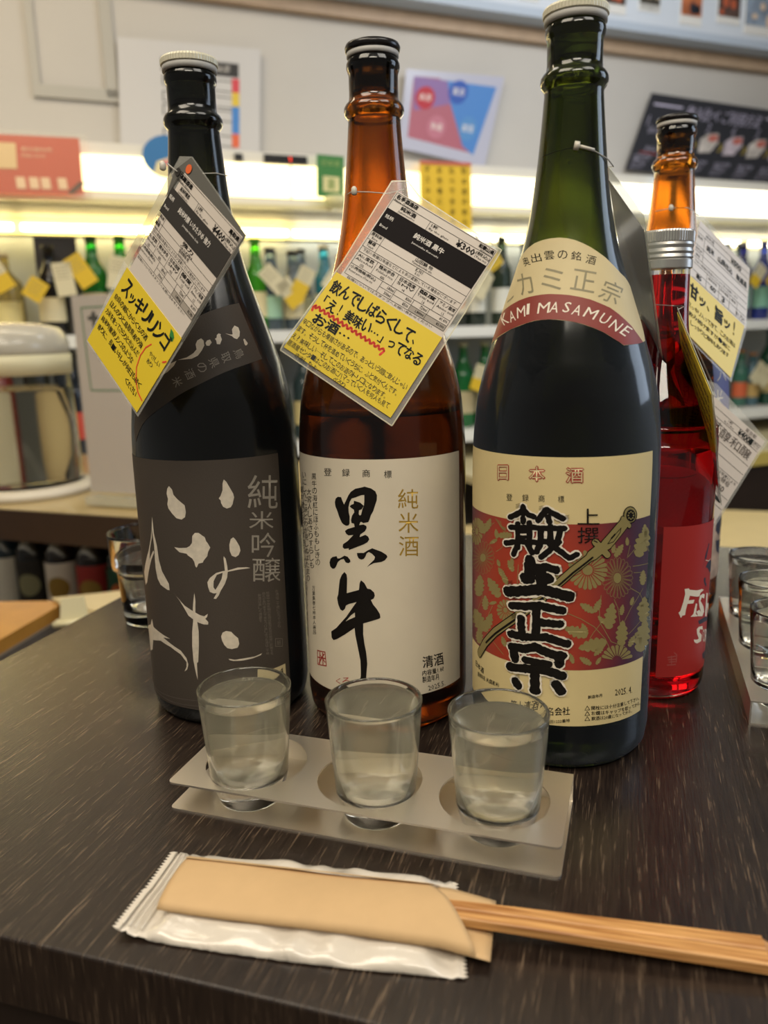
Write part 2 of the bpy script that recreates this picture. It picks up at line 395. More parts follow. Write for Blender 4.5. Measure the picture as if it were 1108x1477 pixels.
def glass_mat(name, col, rough=.03, frost=0., frostcol='8a949c', lo=None, ior=1.5):
    """coloured bottle glass; frost = share of fine condensation on the cold lower part (below height lo, metres)"""
    m = bpy.data.materials.new(name); m.use_nodes = True; nt = m.node_tree; b = nt.nodes['Principled BSDF']; out = nt.nodes['Material Output']
    b.inputs['Base Color'].default_value = lin(col) if isinstance(col, str) else tuple(col)+(1,)
    b.inputs['Transmission Weight'].default_value = 1; b.inputs['Roughness'].default_value = rough; b.inputs['IOR'].default_value = ior
    if frost:
        tc = nt.nodes.new('ShaderNodeTexCoord'); n = nt.nodes.new('ShaderNodeTexNoise'); n.inputs['Scale'].default_value = 500; n.inputs['Detail'].default_value = 3
        nt.links.new(tc.outputs['Object'], n.inputs['Vector'])
        u = nt.nodes.new('ShaderNodeBump'); u.inputs['Strength'].default_value = .5; u.inputs['Distance'].default_value = .0006
        nt.links.new(n.outputs['Fac'], u.inputs['Height'])
        d = nt.nodes.new('ShaderNodeBsdfDiffuse'); d.inputs[0].default_value = lin(frostcol)
        g = nt.nodes.new('ShaderNodeBsdfGlossy'); g.inputs['Roughness'].default_value = .45; g.inputs[0].default_value = lin('cfd6dc'); nt.links.new(u.outputs[0], g.inputs['Normal'])
        fr = nt.nodes.new('ShaderNodeLayerWeight'); fr.inputs['Blend'].default_value = .14
        s = nt.nodes.new('ShaderNodeSeparateXYZ'); nt.links.new(tc.outputs['Object'], s.inputs[0])
        r = nt.nodes.new('ShaderNodeMapRange'); r.inputs['From Min'].default_value = lo+.05; r.inputs['From Max'].default_value = lo-.10
        nt.links.new(s.outputs['Z'], r.inputs['Value'])
        k = nt.nodes.new('ShaderNodeMath'); k.operation = 'MULTIPLY'; nt.links.new(fr.outputs['Facing'], k.inputs[0]); nt.links.new(r.outputs[0], k.inputs[1])
        k2 = nt.nodes.new('ShaderNodeMath'); k2.operation = 'MULTIPLY'; k2.inputs[1].default_value = frost; nt.links.new(k.outputs[0], k2.inputs[0])
        a = nt.nodes.new('ShaderNodeMixShader'); a.inputs[0].default_value = .22; nt.links.new(d.outputs[0], a.inputs[1]); nt.links.new(g.outputs[0], a.inputs[2])
        x = nt.nodes.new('ShaderNodeMixShader'); nt.links.new(k2.outputs[0], x.inputs[0]); nt.links.new(b.outputs[0], x.inputs[1]); nt.links.new(a.outputs[0], x.inputs[2])
        nt.links.new(x.outputs[0], out.inputs['Surface'])
    return m
def mm(p): return [(z/1000, r/1000) for z, r in p]
M_capw = mat('cream_metal_cap', 'cfcab4', .35, metal=.2)
M_liner = mat('white_liner', 'b9b7b2', .5)
M_blackcap = mat('black_closure', '14100e', .25)
SURF = {}
SAKE_IN = {k: mat('sake_in_bottle_'+k.lower(), c, .0, trans=1.0, ior=1.02) for k, c in (('A', (.15, .16, .10)), ('B', (.40, .22, .08)), ('C', (.10, .12, .05)), ('W', (.6, .4, .2)))}  # clear liquid given a dark tint to dim the bottle bodies
def bottle18(key, name, label, X, Y, body, inner, level, closure, group=None):
    t = thing(name, label, 'bottle', (X, Y, 0)); SURF[key] = Rev((X, Y, 0), smooth_prof(PROF18))
    prof = smooth_prof(PROF18)+RING
    c = (X, Y, 0); g = MB().rev(mm(prof), c, 96)
    cav = [(level, SURF[key].R(level)-2.6)]+[(z, r-2.6) for z, r in smooth_prof(PROF18) if z > level+3]+[(378, 10.5), (379, 9.6)]
    part('glass', g, body, t)
    part('headspace', MB().rev(mm(cav), c, 64, flip=True), inner, t)
    sk = [(z, r-3) for z, r in smooth_prof(PROF18) if 4 < z < level-2]
    part('sake', MB().rev(mm([(sk[0][0]-1, .1)]+sk+[(level-1, SURF[key].R(level)-3), (level-1, .1)]), c, 48), SAKE_IN[key], t)
    if closure == 'metal':
        cp = MB().rev(mm([(394.6, 14.6), (395, 15.9), (397.5, 16.0), (398, 15.7)]), c, 64)
        part('cap_skirt', cp, M_liner, t)
        kn = MB(); n = 180; vs = []; fs = []
        prof2 = [(398, 15.7), (398.4, 16.5), (401, 16.6), (402.2, 15.9), (402.9, 14.0), (403.0, 8.0)]
        for k, (z, r) in enumerate(prof2):
            for i in range(n):
                a = 2*PI*i/n; rr = (r+(.22 if (i % 3 == 0 and 0 < k < 4) else 0))/1000
                vs.append((X+rr*math.sin(a), Y-rr*math.cos(a), z/1000))
        for k in range(len(prof2)-1):
            for i in range(n): fs.append((k*n+i, k*n+(i+1) % n, (k+1)*n+(i+1) % n, (k+1)*n+i))
        fs.append(tuple(range((len(prof2)-1)*n, len(prof2)*n))); fs.append(tuple(range(n))[::-1])
        part('cap', kn.add(vs, fs), M_capw, t)
    else:
        part('cap_liner', MB().rev(mm([(395.5, 14.0), (396, 14.9), (398.2, 15.0), (398.6, 14.4)]), c, 64), M_liner, t)
        part('cap', MB().rev(mm([(398.4, 14.6), (399, 15.6), (401, 15.9), (402.6, 15.2), (403.4, 12.5), (403.6, 6)]), c, 64), M_blackcap, t)
        part('stopper', MB().rev(mm([(380, 8.6), (381, 9.4), (395, 9.4)]), c, 40), M_blackcap, t)
    return t
INK = {
    'silver_foil': mat('silver_foil', 'd6cbb8', .42, metal=.15, noise=.12, nscale=300), 'grey_ink': mat('grey_ink', '8d867a', .6), 'dim_ink': mat('dim_ink', '6d665a', .6),
    'cream_paper': mat('cream_paper', 'c9b98e', .55, noise=.05, nscale=60), 'black_ink': mat('black_ink', '120e0b', .6, spec=.2), 'gold_foil': mat('gold_foil', 'b8953a', .35, metal=.4, noise=.2, nscale=400),
    'red_ink': mat('red_ink', '9c2f25', .6), 'white_ink': mat('white_ink', 'e2d9c8', .6), 'gold_ink': mat('gold_ink', '8d8050', .5, metal=.1), 'brick_band': mat('brick_band', '82352c', .5),
    'olive_ink': mat('olive_ink', '857d60', .5), 'navy_ink': mat('navy_ink', '2a2a3c', .5), 'faint_red_ink': mat('faint_red_ink', 'a8504a', .6), 'dark_label': mat('dark_label', '403830', .62, bump=.12, bscale=900),
}
M_label_dark = INK['dark_label']
A_C, B_C, C_C, R_C, W_C = (-.10824, .51705), (-.0001, .50188), (.10448, .45425), (.1815, .5225), (.2388, .6811)
bA = bottle18('A', 'sake_bottle', 'near-black large sake bottle with charcoal label and silver brush marks, leftmost of the three', *A_C,
              glass_mat('black_green_glass', (.006, .007, .004), .16, .75, '4c5256', .33), glass_mat('black_green_glass_inside', (.6, .62, .4), .05), 262, 'metal')
bB = bottle18('B', 'sake_bottle', 'amber brown sake bottle with off-white label of two bold black characters, middle of the three', *B_C,
              glass_mat('amber_glass', (.24, .075, .006), .12, .6, '5a4030', .24), glass_mat('amber_glass_inside', (.95, .62, .30), .14), 196, 'black')
bC = bottle18('C', 'sake_bottle', 'dark green large sake bottle with cream label, red floral band and printed sword', *C_C,
              glass_mat('dark_green_glass', (.028, .036, .004), .12, .9, '5c6a78', .30), glass_mat('dark_green_glass_inside', (.80, .85, .40), .12), 268, 'metal')
bW = bottle18('W', 'sake_bottle', 'orange-brown sake bottle with purple shoulder label, behind the red bottle', *W_C,
              glass_mat('orange_glass', (.50, .17, .012), .06), glass_mat('orange_glass_inside', (.95, .7, .4), .1), 205, 'black')
# red liqueur bottle
X, Y = R_C; SURF['R'] = Rev((X, Y, 0), smooth_prof(PROFR))
bR = thing('liqueur_bottle', 'small clear bottle of bright red liqueur with silver screw cap and red label', 'bottle', (X, Y, 0))
part('glass', MB().rev(mm(smooth_prof(PROFR)+[(285, 14), (286, 13.4), (299, 13.2)]), (X, Y, 0), 72), glass_mat('clear_glass', (.96, .97, .97), .01), bR)
liq = [(z+(2.5 if z < 3 else 0), r-1.6) for z, r in smooth_prof(PROFR) if z <= 262]+[(262, 12.7), (274, 12.4)]
m_ = mat('red_liqueur', (.60, .004, .010), .02, trans=1.0, ior=1.05)
part('liqueur', MB().rev(mm(liq[1:]), (X, Y, 0), 64), m_, bR)
cs = MB(); n = 120; prof2 = [(277.5, 14.9), (278, 15.3), (282.5, 15.3), (283.2, 14.7), (284.2, 15.5), (286, 14.9), (287.5, 15.5), (289.5, 14.9), (291.5, 15.5), (293.0, 15.1), (293.6, 15.6), (299.2, 15.7), (300.4, 15.0), (300.6, 6)]
vs = []; fs = []
for k, (z, r) in enumerate(prof2):
    for i in range(n):
        a = 2*PI*i/n; rr = (r-(.35 if (i % 2 and z in (293.6, 299.2)) else 0))/1000; vs.append((X+rr*math.sin(a), Y-rr*math.cos(a), z/1000))
for k in range(len(prof2)-1):
    for i in range(n): fs.append((k*n+i, k*n+(i+1) % n, (k+1)*n+(i+1) % n, (k+1)*n+i))
fs += [tuple(range((len(prof2)-1)*n, len(prof2)*n)), tuple(range(n))[::-1]]
part('screw_cap', cs.add(vs, fs), mat('cap_aluminium', 'c2bfba', .32, metal=.85), bR)

# label sheets
M_lab_white = mat('offwhite_label', 'd0c5af', .55, noise=.03, nscale=40)
def sheet(key, name, x0, z0, x1, z1, m, parent, lay=1):
    p = Print(SURF[key]); p.rect(x0, z0, x1, z1, lay); return p.build(name, m, parent)
LAB = {}
LAB['A'] = sheet('A', 'front_label', -108, 13, 49.2, 172.4, M_label_dark, bA)
LAB['B'] = sheet('B', 'front_label', -68, 26, 53.5, 172.8, M_lab_white, bB)
LAB['C'] = sheet('C', 'front_label', -80, 29.5, 41.5, 178.8, mat('cream_label', 'd3c08c', .5, noise=.04, nscale=40), bC)
LAB['R'] = sheet('R', 'front_label', -8.4, 18.5, 112, 120, mat('red_label', 'a32a26', .5), bR)
LAB['W'] = sheet('W', 'front_label', -60, 34, 100, 118, mat('beige_floral_label', 'b49a86', .5, noise=.6, nscale=60), bW)
NW = sheet('W', 'shoulder_label', 25, 166, 110, 214, mat('purple_label', '5a5f96', .4), bW)
for k, r_, x0, x1 in (('A', bA, 100, 210), ('B', bB, 95, 220), ('C', bC, 95, 220)):
    sheet(k, 'back_label', x0, 40, x1, 150, mat('back_paper', 'a99c84', .6), r_)
# charcoal label: wrinkled foot, the sheen of its folds painted as paler strokes
p = Print(SURF['A'])
for i in range(3): p.stroke([(-75+k*6, 15+i*2.0+1.2*math.sin(k*.4+i*1.7)-k*.08) for k in range(14)], .5, 2)
p.build('wrinkle_highlights', mat('wrinkle_sheen', '544c46', .45), LAB['A'])
# red and purple printed band of the cream label, colour shifts across the print
p = Print(SURF['C']); p.rect(-80, 62.6, 41.5, 143.8, 2); band = p.build('floral_band', bpy.data.materials.new('band_print'), LAB['C'])
mb_ = band.data.materials[0]; mb_.use_nodes = True; nt = mb_.node_tree; b = nt.nodes['Principled BSDF']; b.inputs['Roughness'].default_value = .45
at = nt.nodes.new('ShaderNodeAttribute'); at.attribute_name = 'print_colour'; nt.links.new(at.outputs['Color'], b.inputs['Base Color'])
ca = band.data.color_attributes.new('print_colour', 'FLOAT_COLOR', 'POINT'); inv = ROOTS[bC].inverted()
c0, c1 = lin('a03822'), lin('40263a')
for i, v in enumerate(band.data.vertices):
    q = v.co; ang = math.atan2(q.x, -q.y)*50; t_ = min(1, max(0, (math.hypot((ang+28)*1.0, (q.z*1000-100)*.55)-20)/44)); t_ = t_*t_*(3-2*t_)
    ca.data[i].color = tuple(c0[j]*(1-t_)+c1[j]*t_ for j in range(4))

# ------------------------------------------------------------------ traced print, in millimetres on each bottle's own surface
PLANES = json.loads('''{"tB":[[0.01173,0.47376,0.31978],[0.84625,-0.12287,-0.51843],[-0.53279,-0.19515,-0.82344]],"tA":[[-0.1029,0.4545,0.3302],[0.55719,-0.57093,-0.60298],[-0.59871,0.22697,-0.76814]],"tW":[[0.24582,0.64564,0.32264],[0.7719,0.3649,-0.52059],[-0.25999,-0.56608,-0.78228]],"tC":[[0.1354,0.49695,0.33056],[0.12668,-0.8028,-0.58263],[0.3328,0.58772,-0.73745]],"tR":[[0.17718,0.487,0.25084],[0.05882,-0.72698,-0.68413],[0.35542,0.65566,-0.66617]],"tL":[[0.26098,0.6,0.17979],[0.76402,0.01814,-0.64493],[-0.5948,-0.36746,-0.71497]]}''')
ART = json.loads('''[["A","brushwork","silver_foil",2,"p",[[[-18.9,157.0],[-17.0,154.9],[-16.4,151.8],[-14.2,149.3],[-9.9,145.6],[-9.5,141.4],[-10.3,138.3],[-12.5,136.8],[-15.7,137.5],[-18.3,140.2],[-20.6,143.2],[-21.1,145.8],[-20.3,149.0],[-21.0,152.4],[-20.2,155.4]]]],
["A","brushwork","silver_foil",2,"p",[[[13.2,160.5],[14.5,159.1],[16.1,155.6],[17.9,151.6],[18.3,149.3],[17.2,145.2],[16.0,143.4],[13.8,142.8],[11.8,144.1],[10.8,146.5],[10.7,148.1],[9.7,149.3],[10.8,150.7],[12.1,154.0],[12.4,158.2]]]],
["A","brushwork","silver_foil",2,"p",[[[-18.8,119.3],[-15.3,119.0],[-10.8,119.4],[-8.8,120.5],[-7.3,122.5],[-6.8,126.8],[-5.2,128.7],[-3.0,128.7],[0.4,125.9],[0.9,123.6],[1.9,122.0],[3.0,119.5],[1.5,116.5],[1.0,114.2],[-1.3,111.5],[-1.8,110.2],[-4.4,109.6],[-5.7,107.0],[-6.4,108.0],[-6.9,110.8],[-7.9,112.8],[-10.4,114.6],[-11.1,115.7],[-15.5,116.3]]]],
["A","brushwork","silver_foil",2,"p",[[[16.3,124.8],[17.6,123.1],[19.5,118.9],[19.9,116.1],[18.8,113.5],[16.9,112.3],[14.8,113.4],[13.8,116.5],[13.8,120.4],[14.8,123.8]]]],
["A","brushwork","silver_foil",2,"p",[[[-34.6,136.7],[-34.3,130.8],[-34.3,126.1],[-32.4,118.4],[-31.8,109.7],[-29.9,102.8],[-25.1,95.4],[-25.0,91.2],[-26.5,91.2],[-32.1,93.5],[-34.6,97.1],[-35.7,103.4],[-35.6,109.9],[-35.1,118.0],[-35.7,125.1],[-36.1,129.0]]]],
["A","brushwork","silver_foil",2,"p",[[[-36.1,129.0],[-38.1,122.3],[-41.7,114.4],[-46.9,106.8],[-54.4,96.6],[-53.4,88.4],[-49.2,91.3],[-44.5,99.9],[-39.7,108.3],[-35.7,113.9],[-36.5,115.0],[-42.1,107.8],[-40.0,115.5],[-36.7,123.3]]]],
["A","brushwork","silver_foil",2,"p",[[[10.2,113.5],[11.2,112.0],[11.8,107.2],[11.9,104.4],[17.6,105.6],[22.8,105.1],[25.0,104.2],[22.7,104.2],[17.5,104.2],[11.9,103.6],[11.3,100.1],[9.8,96.2],[7.0,91.7],[5.8,89.0],[4.2,86.9],[2.8,87.2],[4.8,90.6],[3.0,90.5],[0.9,91.6],[0.1,94.9],[-0.1,97.7],[1.5,100.4],[5.3,103.4],[9.3,104.3],[10.3,104.3],[10.2,108.2],[10.0,112.1]],[[9.0,103.3],[5.6,102.2],[3.5,98.3],[3.2,94.3],[4.2,92.7],[6.2,95.8],[8.2,99.6]]]],
["A","brushwork","silver_foil",2,"p",[[[-23.5,92.0],[-20.6,88.3],[-15.1,82.3],[-10.5,79.4],[-6.0,76.7],[-3.5,75.9],[-1.2,77.5],[-1.8,75.5],[-2.9,74.3],[-1.3,72.2],[-1.6,70.5],[-4.2,70.7],[-7.2,71.8],[-10.1,73.7],[-13.1,76.0],[-15.3,80.3],[-18.2,85.3]]]],
["A","brushwork","silver_foil",2,"p",[[[-8.3,90.8],[-8.0,86.0],[-8.6,78.7],[-7.9,72.2],[-7.5,65.7],[-8.1,56.6],[-9.3,45.8],[-10.2,44.9],[-10.5,33.5],[-11.3,38.0],[-12.3,46.4],[-12.3,56.4],[-11.6,65.5],[-10.4,72.9],[-10.0,81.0],[-9.1,86.8]]]],
["A","brushwork","silver_foil",2,"p",[[[8.6,65.8],[11.5,64.9],[13.1,62.6],[15.2,60.2],[15.6,56.4],[14.5,54.1],[11.1,53.6],[8.6,54.5],[7.0,56.7],[5.9,59.6],[5.5,62.5],[6.5,64.9]]]],
["A","brushwork","silver_foil",2,"p",[[[8.8,47.4],[12.5,46.3],[18.5,46.4],[24.6,46.3],[29.1,47.3],[28.2,46.3],[23.0,45.3],[16.9,45.1],[11.7,45.6],[9.4,46.5]]]],
["A","brushwork","silver_foil",2,"p",[[[-46.6,67.5],[-45.3,62.4],[-37.2,60.8],[-28.0,58.7],[-30.7,58.6],[-34.3,58.2],[-27.8,55.4],[-20.4,52.1],[-16.8,47.6],[-15.9,43.5],[-17.0,40.0],[-18.9,38.5],[-17.3,41.6],[-17.0,45.0],[-20.6,49.6],[-28.1,53.2],[-37.3,55.3],[-47.9,52.6],[-51.1,45.0],[-57.9,41.6],[-57.1,52.4],[-58.7,58.8],[-50.1,62.6]]]],
["A","lettering","grey_ink",2,"t",["純",[[27.0,161.9],[47.8,158.9],[46.2,138.1],[25.7,141.6]]]],
["A","lettering","grey_ink",2,"t",["米",[[26.5,139.8],[42.8,137.0],[42.0,125.7],[25.8,128.7]]]],
["A","lettering","grey_ink",2,"t",["吟",[[27.3,126.2],[43.5,123.2],[42.4,107.7],[26.4,111.0]]]],
["A","lettering","grey_ink",2,"t",["醸",[[26.8,110.5],[46.3,106.3],[45.2,90.6],[25.9,95.2]]]],
["A","lettering","dim_ink",2,"t",["妊",[[34.3,86.9],[36.5,86.4],[36.4,84.8],[34.2,85.4]]]],
["A","lettering","dim_ink",2,"t",["娠",[[34.3,85.1],[36.5,84.6],[36.4,83.0],[34.2,83.6]]]],
["A","lettering","dim_ink",2,"t",["中",[[34.3,83.3],[36.5,82.8],[36.4,81.2],[34.2,81.8]]]],
["A","lettering","dim_ink",2,"t",["や",[[34.3,81.5],[36.5,80.9],[36.4,79.4],[34.2,79.9]]]],
["A","lettering","dim_ink",2,"t",["授",[[34.3,79.7],[36.5,79.1],[36.4,77.6],[34.2,78.1]]]],
["A","lettering","dim_ink",2,"t",["乳",[[34.3,77.9],[36.5,77.3],[36.5,75.7],[34.3,76.3]]]],
["A","lettering","dim_ink",2,"t",["期",[[34.3,76.1],[36.5,75.5],[36.5,73.9],[34.3,74.5]]]],
["A","lettering","dim_ink",2,"t",["の",[[34.4,74.2],[36.6,73.7],[36.5,72.0],[34.3,72.6]]]],
["A","lettering","dim_ink",2,"t",["飲",[[34.4,72.4],[36.6,71.8],[36.5,70.2],[34.3,70.8]]]],
["A","lettering","dim_ink",2,"t",["酒",[[34.4,70.6],[36.6,70.0],[36.5,68.4],[34.3,69.0]]]],
["A","lettering","dim_ink",2,"t",["は",[[34.4,68.7],[36.6,68.1],[36.5,66.5],[34.3,67.2]]]],
["A","lettering","dim_ink",2,"t",["胎",[[34.4,66.9],[36.6,66.3],[36.5,64.7],[34.3,65.3]]]],
["A","lettering","dim_ink",2,"t",["児",[[34.4,65.1],[36.7,64.5],[36.5,62.9],[34.3,63.5]]]],
["A","lettering","dim_ink",2,"t",["乳",[[34.5,63.2],[36.7,62.6],[36.6,61.0],[34.3,61.6]]]],
["A","lettering","dim_ink",2,"t",["児",[[34.5,61.4],[36.7,60.8],[36.6,59.1],[34.3,59.8]]]],
["A","lettering","dim_ink",2,"t",["の",[[34.5,59.5],[36.7,58.9],[36.6,57.3],[34.4,58.0]]]],
["A","lettering","dim_ink",2,"t",["発",[[34.5,57.7],[36.7,57.1],[36.6,55.4],[34.4,56.1]]]],
["A","lettering","dim_ink",2,"t",["育",[[34.5,55.9],[36.8,55.2],[36.6,53.6],[34.4,54.2]]]],
["A","lettering","dim_ink",2,"t",["に",[[34.5,54.0],[36.8,53.3],[36.7,51.7],[34.4,52.4]]]],
["A","lettering","dim_ink",2,"t",["影",[[34.5,52.1],[36.8,51.5],[36.7,49.9],[34.4,50.5]]]],
["A","lettering","dim_ink",2,"t",["響",[[34.5,50.3],[36.8,49.6],[36.7,48.0],[34.5,48.7]]]],
["A","lettering","dim_ink",2,"t",["す",[[34.6,48.4],[36.8,47.7],[36.7,46.1],[34.5,46.8]]]],
["A","lettering","dim_ink",2,"t",["る",[[34.6,46.5],[36.8,45.9],[36.7,44.2],[34.5,44.9]]]],
["A","lettering","dim_ink",2,"t",["恐",[[31.5,87.1],[33.6,86.6],[33.5,85.1],[31.4,85.6]]]],
["A","lettering","dim_ink",2,"t",["れ",[[31.5,85.3],[33.6,84.9],[33.5,83.3],[31.4,83.8]]]],
["A","lettering","dim_ink",2,"t",["が",[[31.5,83.6],[33.6,83.1],[33.5,81.5],[31.4,82.0]]]],
["A","lettering","dim_ink",2,"t",["あ",[[31.5,81.8],[33.6,81.3],[33.5,79.7],[31.4,80.2]]]],
["A","lettering","dim_ink",2,"t",["り",[[31.5,80.0],[33.7,79.5],[33.5,77.9],[31.4,78.5]]]],
["A","lettering","dim_ink",2,"t",["ま",[[31.5,78.2],[33.7,77.7],[33.6,76.1],[31.4,76.6]]]],
["A","lettering","dim_ink",2,"t",["す",[[31.5,76.4],[33.7,75.9],[33.6,74.3],[31.5,74.8]]]],
["A","lettering","dim_ink",2,"t",["の",[[31.5,74.6],[33.7,74.1],[33.6,72.5],[31.5,73.0]]]],
["A","lettering","dim_ink",2,"t",["で",[[31.6,72.8],[33.7,72.3],[33.6,70.7],[31.5,71.3]]]],
["A","lettering","dim_ink",2,"t",["気",[[31.6,71.0],[33.7,70.5],[33.6,68.9],[31.5,69.5]]]],
["A","lettering","dim_ink",2,"t",["を",[[31.6,69.2],[33.7,68.7],[33.6,67.1],[31.5,67.7]]]],
["A","lettering","dim_ink",2,"t",["つ",[[31.6,67.4],[33.7,66.9],[33.7,65.3],[31.5,65.8]]]],
["A","lettering","dim_ink",2,"t",["け",[[31.6,65.6],[33.7,65.0],[33.7,63.5],[31.5,64.0]]]],
["A","lettering","dim_ink",2,"t",["ま",[[31.6,63.8],[33.8,63.2],[33.7,61.6],[31.5,62.2]]]],
["A","lettering","dim_ink",2,"t",["し",[[31.6,62.0],[33.8,61.4],[33.7,59.8],[31.5,60.4]]]],
["A","lettering","dim_ink",2,"t",["ょ",[[31.6,60.1],[33.8,59.6],[33.7,58.0],[31.5,58.6]]]],
["A","lettering","dim_ink",2,"t",["う",[[31.7,58.3],[33.8,57.7],[33.7,56.2],[31.5,56.8]]]],
["A","lettering","dim_ink",2,"t",["お",[[31.7,56.5],[33.8,55.9],[33.7,54.3],[31.6,55.0]]]],
["A","lettering","dim_ink",2,"t",["酒",[[31.7,54.7],[33.8,54.1],[33.7,52.5],[31.6,53.1]]]],
["A","lettering","dim_ink",2,"t",["は",[[31.7,52.9],[33.9,52.2],[33.7,50.7],[31.6,51.2]]]],
["A","lettering","dim_ink",2,"t",["二",[[31.7,51.0],[33.9,50.4],[33.8,48.8],[31.6,49.4]]]],
["A","lettering","dim_ink",2,"t",["十",[[31.7,49.2],[33.9,48.6],[33.8,47.0],[31.6,47.6]]]],
["A","lettering","dim_ink",2,"t",["歳",[[31.7,47.4],[33.9,46.7],[33.8,45.1],[31.6,45.8]]]],
["A","lettering","dim_ink",2,"t",["飲",[[28.8,86.8],[30.8,86.3],[30.7,84.6],[28.6,85.0]]]],
["A","lettering","dim_ink",2,"t",["酒",[[28.7,84.8],[30.7,84.3],[30.7,82.5],[28.6,83.0]]]],
["A","lettering","dim_ink",2,"t",["は",[[28.7,82.7],[30.7,82.2],[30.6,80.4],[28.6,80.9]]]],
["A","lettering","dim_ink",2,"t",["楽",[[28.6,80.6],[30.7,80.2],[30.6,78.4],[28.5,78.8]]]],
["A","lettering","dim_ink",2,"t",["し",[[28.6,78.6],[30.7,78.1],[30.6,76.3],[28.5,76.8]]]],
["A","lettering","dim_ink",2,"t",["く",[[28.6,76.5],[30.7,76.0],[30.5,74.2],[28.5,74.7]]]],
["A","lettering","dim_ink",2,"t",["適",[[28.6,74.4],[30.6,73.9],[30.5,72.1],[28.5,72.6]]]],
["A","lettering","dim_ink",2,"t",["量",[[28.6,72.3],[30.6,71.8],[30.5,70.0],[28.4,70.5]]]],
["A","lettering","dim_ink",2,"t",["を",[[28.5,70.3],[30.6,69.8],[30.5,67.9],[28.4,68.4]]]],
["A","lettering","dim_ink",2,"t",["お",[[40.9,86.6],[43.2,85.9],[43.1,84.1],[40.8,84.8]]]],
["A","lettering","dim_ink",2,"t",["酒",[[40.9,84.5],[43.3,83.8],[43.2,82.0],[40.8,82.7]]]],
["A","lettering","dim_ink",2,"t",["は",[[41.0,82.3],[43.3,81.7],[43.2,79.8],[40.9,80.5]]]],
["A","lettering","dim_ink",2,"t",["二",[[41.0,80.2],[43.4,79.5],[43.2,77.7],[40.9,78.4]]]],
["A","lettering","dim_ink",2,"t",["十",[[41.0,78.1],[43.4,77.4],[43.3,75.5],[40.9,76.3]]]],
["A","lettering","dim_ink",2,"t",["歳",[[41.0,76.0],[43.5,75.3],[43.3,73.4],[40.9,74.1]]]],
["A","lettering","dim_ink",2,"t",["に",[[41.1,73.8],[43.5,73.1],[43.4,71.2],[41.0,72.0]]]],
["A","lettering","dim_ink",2,"t",["な",[[41.1,71.7],[43.6,71.0],[43.4,69.1],[41.0,69.8]]]],
["A","lettering","dim_ink",2,"t",["っ",[[41.2,69.5],[43.6,68.8],[43.5,67.0],[41.0,67.7]]]],
["A","lettering","dim_ink",2,"t",["て",[[41.3,67.4],[43.7,66.6],[43.5,64.8],[41.1,65.5]]]],
["A","lettering","dim_ink",2,"t",["か",[[41.3,65.2],[43.7,64.5],[43.6,62.6],[41.1,63.4]]]],
["A","lettering","dim_ink",2,"t",["ら",[[41.3,63.1],[43.7,62.3],[43.6,60.5],[41.2,61.2]]]],
["A","lettering","dim_ink",2,"s",[[[38.9,54.3],[44.3,52.5],[44.0,47.4],[38.6,49.2],[38.9,54.3]],0.37]],
["A","lettering","dim_ink",2,"t",["紙",[[39.9,53.0],[43.1,52.0],[42.9,48.7],[39.7,49.8]]]],
["A","date_patch","cream_paper",2,"p",[[[25.7,34.5],[45.5,34.9],[45.7,19.7],[25.3,26.6]]]],
["A","lettering","black_ink",3,"t",["4",[[40.8,33.7],[43.6,32.7],[43.3,28.4],[40.5,29.5]]]],
["A","shoulder_label","dark_label",1,"p",[[[41.6,262.5],[31.2,261.3],[21.4,259.5],[13.6,258.0],[6.1,255.8],[-3.1,252.3],[-10.2,248.9],[-18.0,242.9],[-25.7,235.2],[-33.0,225.1],[-39.0,215.6],[-43.3,206.6],[-48.6,198.1],[-50.4,189.6],[-47.9,181.2],[-42.6,188.0],[-38.0,192.8],[-32.8,196.8],[-27.4,199.9],[-21.5,203.3],[-16.2,206.6],[-10.5,210.1],[-5.0,212.9],[1.2,215.6],[7.4,218.3],[13.0,220.6],[18.7,222.6],[25.7,224.6],[33.2,226.3],[40.7,227.9],[49.5,229.4]]]],
["A","brushwork","silver_foil",2,"p",[[[5.0,242.4],[6.7,241.1],[7.0,238.2],[5.1,235.4],[2.4,232.6],[-1.8,230.9],[-11.5,230.4],[-5.3,231.7],[-0.6,234.1],[1.6,236.2],[1.0,239.1],[2.2,241.2]]]],
["A","brushwork","silver_foil",2,"p",[[[9.0,241.0],[11.3,241.6],[12.4,239.9],[10.5,238.0],[8.6,238.2],[8.0,239.6]]]],
["A","brushwork","silver_foil",2,"p",[[[18.2,245.0],[19.7,244.4],[19.2,243.7],[19.9,241.5],[18.1,238.7],[15.9,238.9],[15.7,240.9],[14.9,241.9],[16.2,242.5],[16.6,244.1]]]],
["A","brushwork","silver_foil",2,"p",[[[31.8,249.3],[34.8,248.2],[35.2,245.6],[34.1,243.1],[31.5,241.4],[29.2,242.1],[28.0,243.2],[23.0,244.9],[27.2,244.1],[28.8,244.2],[29.0,247.1]]]],
["A","brushwork","silver_foil",2,"p",[[[36.7,241.2],[37.9,241.5],[39.8,238.9],[39.1,238.1],[37.6,237.5],[36.8,238.3]]]],
["A","brushwork","silver_foil",2,"p",[[[-12.4,230.0],[-14.0,227.2],[-18.3,223.7],[-26.0,220.1],[-22.4,224.4],[-17.9,228.0]]]],
["A","lettering","grey_ink",2,"t",["鳥",[[33.4,236.8],[35.2,231.6],[28.3,229.6],[26.4,234.7]]]],
["A","lettering","grey_ink",2,"t",["取",[[23.2,234.8],[25.1,229.7],[19.0,227.6],[17.0,232.7]]]],
["A","lettering","grey_ink",2,"t",["県",[[14.5,232.0],[16.6,226.9],[11.0,224.9],[8.7,230.0]]]],
["A","lettering","grey_ink",2,"t",["の",[[6.4,229.5],[8.8,224.4],[3.4,222.3],[0.8,227.4]]]],
